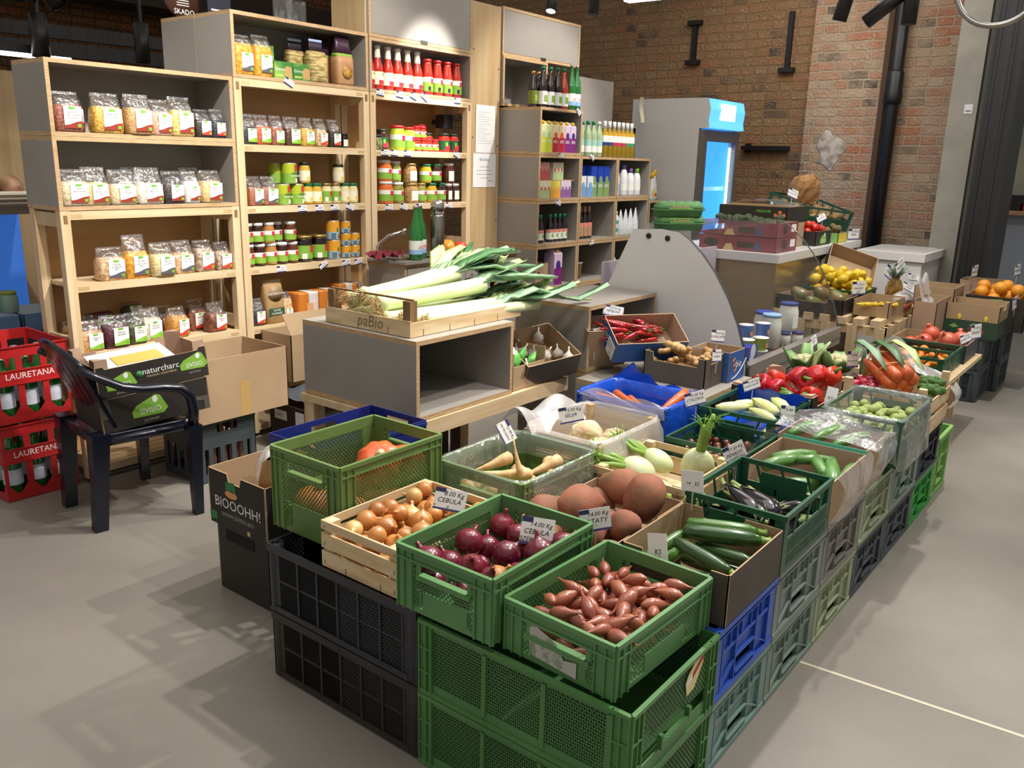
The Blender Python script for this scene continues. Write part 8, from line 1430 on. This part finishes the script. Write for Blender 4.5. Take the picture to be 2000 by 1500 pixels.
card('price card standing at the end of the long freezer', (-2.06, 7.12, .96), ['12.00 Kg', 'IMBIR'], -.4, 0, 0, .13, .085, .02)
# fruit pallet
t = thing('slatted_pallet_table', 'pallet table of pine slats carrying mangoes, lemons and bananas', 'table', (-1.69, 5.9, 0))
for i in range(7): mb = MB(); mb.box(-.36 + i * .105, -.42, .555, -.30 + i * .105, .50, .60); mb.build('top_slat', M['pine_h'], t)
for y in (-.40, .0, .44): mb = MB(); mb.box(-.36, y, .50, .36, y + .04, .555); mb.build('bearer', M['pine'], t)
for i in range(5): mb = MB(); mb.box(-.36 + i * .165, -.42, .02, -.30 + i * .165, -.39, .555); mb.build('front_slat', M['pine'], t)
for i in range(6): mb = MB(); mb.box(.33, -.40 + i * .16, .02, .36, -.33 + i * .16, .555); mb.build('side_slat', M['pine'], t)
cbox('black cardboard box of mangoes', -2.03, -1.60, 5.50, 5.80, .601, .70, 'card_dark', 'card_pink', dips={'f': (-.1, .12, .03)})
mm('mango', '#5a6a30', .3, col2='#8a4a34', nscale=7, lo=.4, hi=.7, coat=.25, rnd=.1); mgm = MB().blob(lambda t_, p: (.062 * math.cos(t_) + .006, .048 * math.sin(t_) * math.cos(p), .046 * math.sin(t_) * math.sin(p) + .008 * math.cos(2 * t_)), 20, 14).mesh('mango', M['mango'])
for k, (x, y, z, a) in enumerate(((-1.93, 5.62, .70, .2), (-1.80, 5.68, .71, .9), (-1.68, 5.60, .705, -.6), (-1.93, 5.72, .655, 2), (-1.82, 5.58, .655, 1), (-1.68, 5.72, .655, .4))): put(mgm, 'mango', ['reddish mango at the left of the box', 'green mango behind in the middle', 'large green mango at the right on top', 'mango at the back left bottom', 'mango at the bottom front', 'mango at the bottom right'][k], 'mango', (x, y, z), (.2, .3, a), 1.05)
cbox('brown cardboard box with bananas', -1.575, -1.355, 5.62, 6.0, .601, .70, 'card', 'card', dips={'f': (-.06, .08, .03)})
mm('banana', '#d6bd3c', .4, col2='#c2a42c', nscale=10, rnd=.06); bnm = bent([(0, 0, 0), (.012, 0, .02), (.03, 0, .06), (.035, 0, .10), (.025, 0, .145), (.012, 0, .17)], [.005, .014, .017, .017, .012, .005], 8).mesh('banana', M['banana'])
for k in range(5): put(bnm, 'banana', 'yellow banana in the brown box', 'banana', (-1.50 + .025 * k, 5.72 + .03 * k, .67), (1.5, .1, -.3 + .12 * k), 1., 'bananas in the brown box')
crate('plastic_crate', 'dark green crate heaped with lemons', 'V', 'green_dk', -1.99, -1.585, 5.84, 6.16, .601, .72)
mm('lemon', '#d8b21c', .35, col2='#e0c02a', nscale=6, rnd=.07, coat=.15, bump=.15, bscale=70); lmm = lobed([(.05, -1.25), (.3, -1.08), (.75, -.75), (.98, -.2), (.98, .2), (.75, .75), (.35, 1.05), (.15, 1.3), (.02, 1.34)], 14).mesh('lemon', M['lemon'])
for x, y, z, r in pack(-1.98, -1.595, 5.85, 6.15, .61, [PR.uniform(.03, .036) for _ in range(85)], 101, 14, .86): put(lmm, 'lemon', 'yellow lemon heaped in the dark green crate', 'lemon', (x, y, z), rrot(), r, 'lemons in the crate')
cbox('brown cardboard box standing tilted behind the lemons', -.17, .17, -.2, .2, 0, .11, 'card_gray', 'card', loc=(-1.86, 6.36, .74), rot=(.6, .3, .4)); cbox('brown cardboard box supporting the tilted one behind the lemons', -2.0, -1.7, 6.2, 6.4, .601, .70, 'card', 'card')
card('price card reading MANGO in front of the lemons', (-1.60, 5.80, .705), ['12.00 zl', 'MANGO', '/SZT'], -.4, -.05, 0, .13, .09, .06); card('price card reading CYTRYNY tilted beside the lemons', (-1.53, 6.22, .78), ['14.50 Kg', 'CYTRYNY'], -.3, -.1, -.5, .13, .085, .1)
# pineapple, film-wrapped fruit
t = thing('pineapple', 'pineapple with grey-green crown behind the lemons', 'pineapple', (-1.50, 6.28, .70), rot=(.1, .1, 0)); mb = MB(); mb.blob(lambda a, p: (.055 * math.sin(a) * math.cos(p) * (1 + .04 * math.cos(8 * p) * math.cos(9 * a)), .055 * math.sin(a) * math.sin(p) * (1 + .04 * math.cos(8 * p) * math.cos(9 * a)), -.09 * math.cos(a)), 32, 22); mb.build('fruit', mat('pineap', '#a57a34', .6, col2='#7c5a24', nscale=20), t); rr = random.Random(6)
for k in range(22):
    a = k * 2.4; q = .2 + .8 * k / 22; c, s_ = math.cos(a), math.sin(a); mb = MB(); ribbon(mb, [(.01 * c, .01 * s_, .08), (.03 * c * q + .012 * c, .03 * s_ * q + .012 * s_, .13), (.085 * c * q, .085 * s_ * q, .21 - .06 * q)], [.022, .02, .003], .5, 0, (-s_, c, 0)); mb.build('crown_leaf', mat('pine_leaf', '#5f7454', .5, col2='#8c9c84', nscale=8), t)
t = thing('fruit_tray', 'tray of reddish fruit wrapped in clear film', 'tray', (-1.40, 6.10, .601)); mb = MB(); mb.loft([sec(.22, .10, 0, 6, 20), sec(.24, .12, .05, 6, 20)]); mb.build('tray', mat('tray_red', '#a8583c', .5), t); mb = MB(); mb.loft([sec(.24, .12, .05, 6, 20), sec(.2, .09, .10, 3, 20), sec(.05, .03, .12, 2, 20)]); mb.build('film', MILKY, t)
sheet('film_wrap', 'clear plastic bag hanging beside the fruit pallet under the pineapple', lambda u, v: (-1.34 + .10 * u, 6.16 + .25 * v, .80 - .22 * u + .03 * math.sin(8 * v) + .02 * math.sin(9 * u)), MILKY, 16, 12)
card('price card leaning on the pineapple crown', (-1.46, 6.25, .84), ['18.00', 'ANANAS'], -.3, -.1, .5, .11, .08, .08); card('price card lying in front of the pineapple', (-1.355, 6.06, .73), ['30.00 Kg', 'GRANAT'], -.3, -.3, -.4, .12, .05, .1); card('upper price card in front of the pineapple', (-1.40, 6.34, .77), ['19.50 Kg', 'HURMA'], -.3, -.2, -.1, .11, .05, .1)
# bench with mandarins and pomegranates
t = thing('low_plank_bench', 'low pine plank bench at the far end with mandarins and pomegranates', 'bench', (-1.2, 5.30, 0)); mb = MB(); mb.box(-.12, -.42, .395, .37, .53, .42); mb.build('plank_top', M['pine'], t)
for x, y in ((-.10, -.40), (.22, -.40), (-.10, .47), (.22, .47)): mb = MB(); mb.box(x, y, 0, x + .05, y + .05, .395); mb.build('leg', M['pine'], t)
mm('mandarin', '#d87a1c', .4, col2='#e08a26', nscale=8, rnd=.07, bump=.15, bscale=70); mdm = MB().ell((0, 0, 0), 1, 1, .86).mesh('mandarin', M['mandarin'])
for k, (y0, y1) in enumerate(((4.92, 5.18), (5.19, 5.40))):
    crate('plastic_crate', ('front', 'rear')[k] + ' dark green crate of mandarins on the low bench', 'V', 'green_dk', -1.27 , -.875, y0, y1, .421, .53)
    for x, y, z, r in pack(-1.26, -.885, y0 + .01, y1 - .01, .43, [.028] * 46, 111 + k, 14, .52): put(mdm, 'mandarin', f'orange mandarin in the {("front", "rear")[k]} green crate', 'mandarin', (x, y, z), rrot(), r, f'mandarins in the {("front", "rear")[k]} crate')
cbox('dark green cardboard box of pomegranates on the low bench', -1.27, -.86, 5.42, 5.78, .421, .53, 'cdark', 'card')
mm('pomegr', '#b8442e', .4, col2='#c9684a', nscale=5, rnd=.12, coat=.2); pgm = MB().blob(lambda t_, p: (.048 * math.sin(t_) * math.cos(p), .048 * math.sin(t_) * math.sin(p), .045 * math.cos(t_)), 18, 12).lathe([(.012, .040), (.010, .050), (.016, .062), (.008, .05)], 8, cap0=False, cap1=False).mesh('pomegranate', M['pomegr'])
for k, (x, y, z, s, lab) in enumerate(((-1.09, 5.60, .545, 1.05, 'topmost pomegranate at the back'), (-.98, 5.53, .53, 1.1, 'crimson pomegranate at the right front'), (-.93, 5.63, .53, 1.05, 'pinkish pomegranate at the right back'), (-1.10, 5.50, .515, .95, 'pomegranate with broken skin at the left front'), (-1.19, 5.56, .475, 1, 'pomegranate low at the left of the box'))): put(pgm, 'pomegranate', lab, 'pomegranate', (x, y, z), rrot(1), s)
card('price card behind the pomegranates', (-.86, 5.70, .53), ['22.00 Kg', 'GRANAT'], -.3, -.1, 0, .12, .09, .06); card('lower price card leaning over the pomegranates', (-.875, 5.50, .535), ['19.50 Kg', 'KLEMENTYNKI'], -.3, -.2, .15, .12, .055, .06)
# grey crates and boxes at the far right
for i, (x0, x1, y0, y1, lab) in enumerate(((-1.19, -.895, 6.28, 6.68, 'near'), (-1.14, -.84, 6.72, 7.12, 'far'))):
    for k in (0, 1): crate('plastic_crate', f'{("lower", "upper")[k]} dark grey lattice crate of the {lab} stack at the far right', 'K', 'cdark', x0, x1, y0, y1, .003 + .216 * k, .217 + .216 * k)
mm('box_dkgreen2', '#28422f', .6)
gb2 = cbox('brown and dark green cardboard box with yellow slots on the near grey stack', -1.15, -.83, 6.27, 6.62, .436, .66, 'card', 'card', dips={'r': (-.06, .06, .04), 'l': (-.06, .06, .04)})
mb = MB(); mb.box(-.161, -.1762, 0, .161, -.1753, .115); mb.box(.1603, -.175, 0, .1612, .175, .115); mb.text('Stella', .05, (.03, -.1768, .035), 1, (1, 0, 0), (0, 0, 1), .3); [patch(mb, (1, 0, 0), (0, 0, 1), (x, -.1768, z), [(-.03, 0), (0, .018), (.03, 0), (0, -.012)], 2) for x, z in ((-.1, .07), (.02, .085))]; [mb.ell((x, -.177, .135), .012, .002, .02, 10, 6, 3) for x in (-.075, .085)]; mb.build('printed_band', [M['box_dkgreen2'], REDSQ, M['green_lt'], mat('slot_yel', '#e0c83c', .5)], gb2)
cbox('plain brown cardboard box left of the green printed one', -1.30, -1.155, 6.0, 6.38, .47, .69, 'card_pink', 'card', low={'f': .21}); cbox('brown cardboard box behind the plain one', -1.42, -1.16, 6.52, 6.85, .45, .72, 'card', 'card'); cbox('rearmost brown cardboard box by the concrete pillar', -1.25, -.98, 7.14, 7.42, .435, .72, 'card_pink', 'card')
crate('plastic_crate', 'dark crate under the plain brown box', 'R', 'cdark', -1.315, -1.2, 6.0, 6.26, .003, .468); crate('plastic_crate', 'dark crate under the brown box behind', 'R', 'cdark', -1.42, -1.2, 6.52, 6.85, .003, .448) ; crate('plastic_crate', 'dark crate under the rearmost brown box', 'R', 'cdark', -1.25, -.98, 7.14, 7.42, .003, .433)
ob = cbox('black cardboard box of oranges on the far grey stack', -1.12, -.74, 6.72, 7.08, .436, .67, 'card_dark', 'card'); mb = MB(); patch(mb, (1, 0, 0), (0, 0, 1), (0, -.1806, .17), [(-.04, 0), (.05, 0), (.04, .05), (-.03, .045)], 0); mb.build('printed_logo', LOGOG, ob)
mm('orange_f', '#d98a1e', .4, col2='#e39a2c', nscale=8, rnd=.06, bump=.15, bscale=70); orm = MB().ell((0, 0, 0), 1, 1, .96).mesh('orange', M['orange_f'])
for x, y, z, r in pack(-1.11, -.75, 6.73, 7.07, .56, [.045] * 24, 121, 14, .78): put(orm, 'orange', 'orange in the black box at the far right', 'orange', (x, y, z), rrot(), r, 'oranges in the black box')
card('price card on the rearmost brown box', (-1.15, 7.10, .75), ['12.00', 'MANDARYNKI'], -.1, 0, 0, .14, .09, .05); card('upper price card above the oranges', (-.86, 7.0, .80), ['13.50 Kg', 'POMARANCZE'], -.1, -.1, 0, .15, .08, .08); card('lower price card in front of the oranges', (-.80, 6.70, .60), ['13.50 Kg', 'SALUSTI'], -.1, -.1, .1, .14, .09, .05)
# glimpse beyond the pillar at the far right
t = thing('far_counter', 'pale grey-blue counter with a wooden top beyond the dark steel pillar', 'counter', (-.5, 9.6, 0)); mb = MB(); mb.box(-1.1, 0, 0, 1.1, .15, 1.12); mb.build('front', mat('counter_blue', '#9fa9b8', .5), t); mb = MB(); mb.box(-1.15, -.1, 1.121, 1.1, .35, 1.15); mb.build('worktop', M['ply_edge'], t)
for k, (x, z0, z1, c) in enumerate(((-1.32, 1.15, 1.30, '#2a2a30'), (-1.22, 1.15, 1.22, '#c0392c'), (-1.15, 1.15, 1.42, '#c99a34'), (-1.26, 1.5, 1.9, '#c9cdbc'), (-1.12, 1.6, 2.1, '#4f6d8a'))):
    mb = MB(); mb.box(x - .06, 9.8 + .2 * (k > 2), z0 + (.001 if k < 3 else 0), x + .06, 9.9 + .2 * (k > 2), z1)
    tag(mb.build(['till', 'tray', 'display_box', 'shelf_display', 'shelf_display'][k], mat('far%d' % k, c, .5)), ['black till on the far counter', 'red tray on the far counter', 'yellow box on the far counter', 'pale display in the far room', 'blue display in the far room'][k], 'display')
mb = MB(); mb.box(-1.8, 11.2, 0, 2.5, 11.4, 4.2); struct('wall_far', mb, mat('far_wall', '#8fa3b8', .8, col2='#d8d2b0', nscale=1.5))
# far left background
mb = MB(); mb.box(-6.4, 1.2, 0, -6.3, 2.75, 2.0); tag(mb.build('plywood_screen', M['ply_face']), 'plywood screen in the far left background', 'screen')
t = thing('cold_display', 'blue-lit cold display case at the left edge behind the crates', 'display case', (-5.3, 1.75, 0)); mb = MB(); mb.box(-.5, -.7, 0, .35, .62, .50); mb.build('base', M['cdark'], t); mb = MB(); mb.box(-.5, -.7, .5, -.45, .62, 1.15); mb.build('inner_back', mat('case_blue_glow', '#3f78c8', .5, emit='#3a7ae0', estr=.35), t); mb = MB(); mb.box(-.5, -.7, 1.15, .2, .62, 1.2); mb.build('hood', M['gray_enamel'], t); mb = MB(); mb.tube([(.33, .6, .5), (.32, .6, .8), (.22, .6, 1.05), (.05, .6, 1.17)], .012, 8); mb.build('glass_edge', M['black'], t)  # inner back glows blue, standing in for the light inside the case
mb = MB(); pr = [(.33, .5), (.32, .8), (.22, 1.05), (.2, 1.15)]; [mb.add([(a, -.7, b), (c, -.7, d), (c, .62, d), (a, .62, b)], [(0, 1, 2, 3)], 0, True) for (a, b), (c, d) in zip(pr, pr[1:])]; mb.build('curved_glass', PANE, t)
for k, (y, z, s, c, lab) in enumerate(((1.9, .505, .16, '#a9c4e6', 'left pale blue tray'), (2.15, .505, .16, '#b4cdee', 'right pale blue tray'))):
    b = cbox(lab + ' in the cold display case', -5.35, -5.02, y - .12, y + .11, z, z + .1, 'p_blue', 'p_white', name='tray')
for k, y in enumerate((1.88, 2.0)): jar(('left', 'right')[k] + ' clear jar with lime lid in the cold display case', -5.12, y, .61, .05, .12, 'l_sea', 'c_lime', None)
for k in range(6): mb = MB(); mb.box(-5.2, 1.85, 1.201 + .012 * k, -4.99, 2.16, 1.211 + .012 * k); tag(mb.build('paper_bag_stack', mat('bagstack', '#c9bfae', .8), loc=(.02 * (k % 2), .01 * k, 0)), 'flat white paper bag in the stack on the hood', 'paper bag', 'flat paper bags on the hood')
for k in range(5):
    t = thing('bread_bag', 'clear bag of brown bread on top of the cold display case', 'bag', (-5.55 + .0 * k, 1.7 + .14 * k, 1.2005), group='bread bags on the display case'); mb = MB(); mb.blob(lambda a, p: (.09 * math.sin(a) * math.cos(p), .065 * math.sin(a) * math.sin(p), .075 - .075 * math.cos(a)), 14, 10); mb.build('loaf', mat('loaf', '#7a4f34', .6, col2='#a98a6c', nscale=10), t)
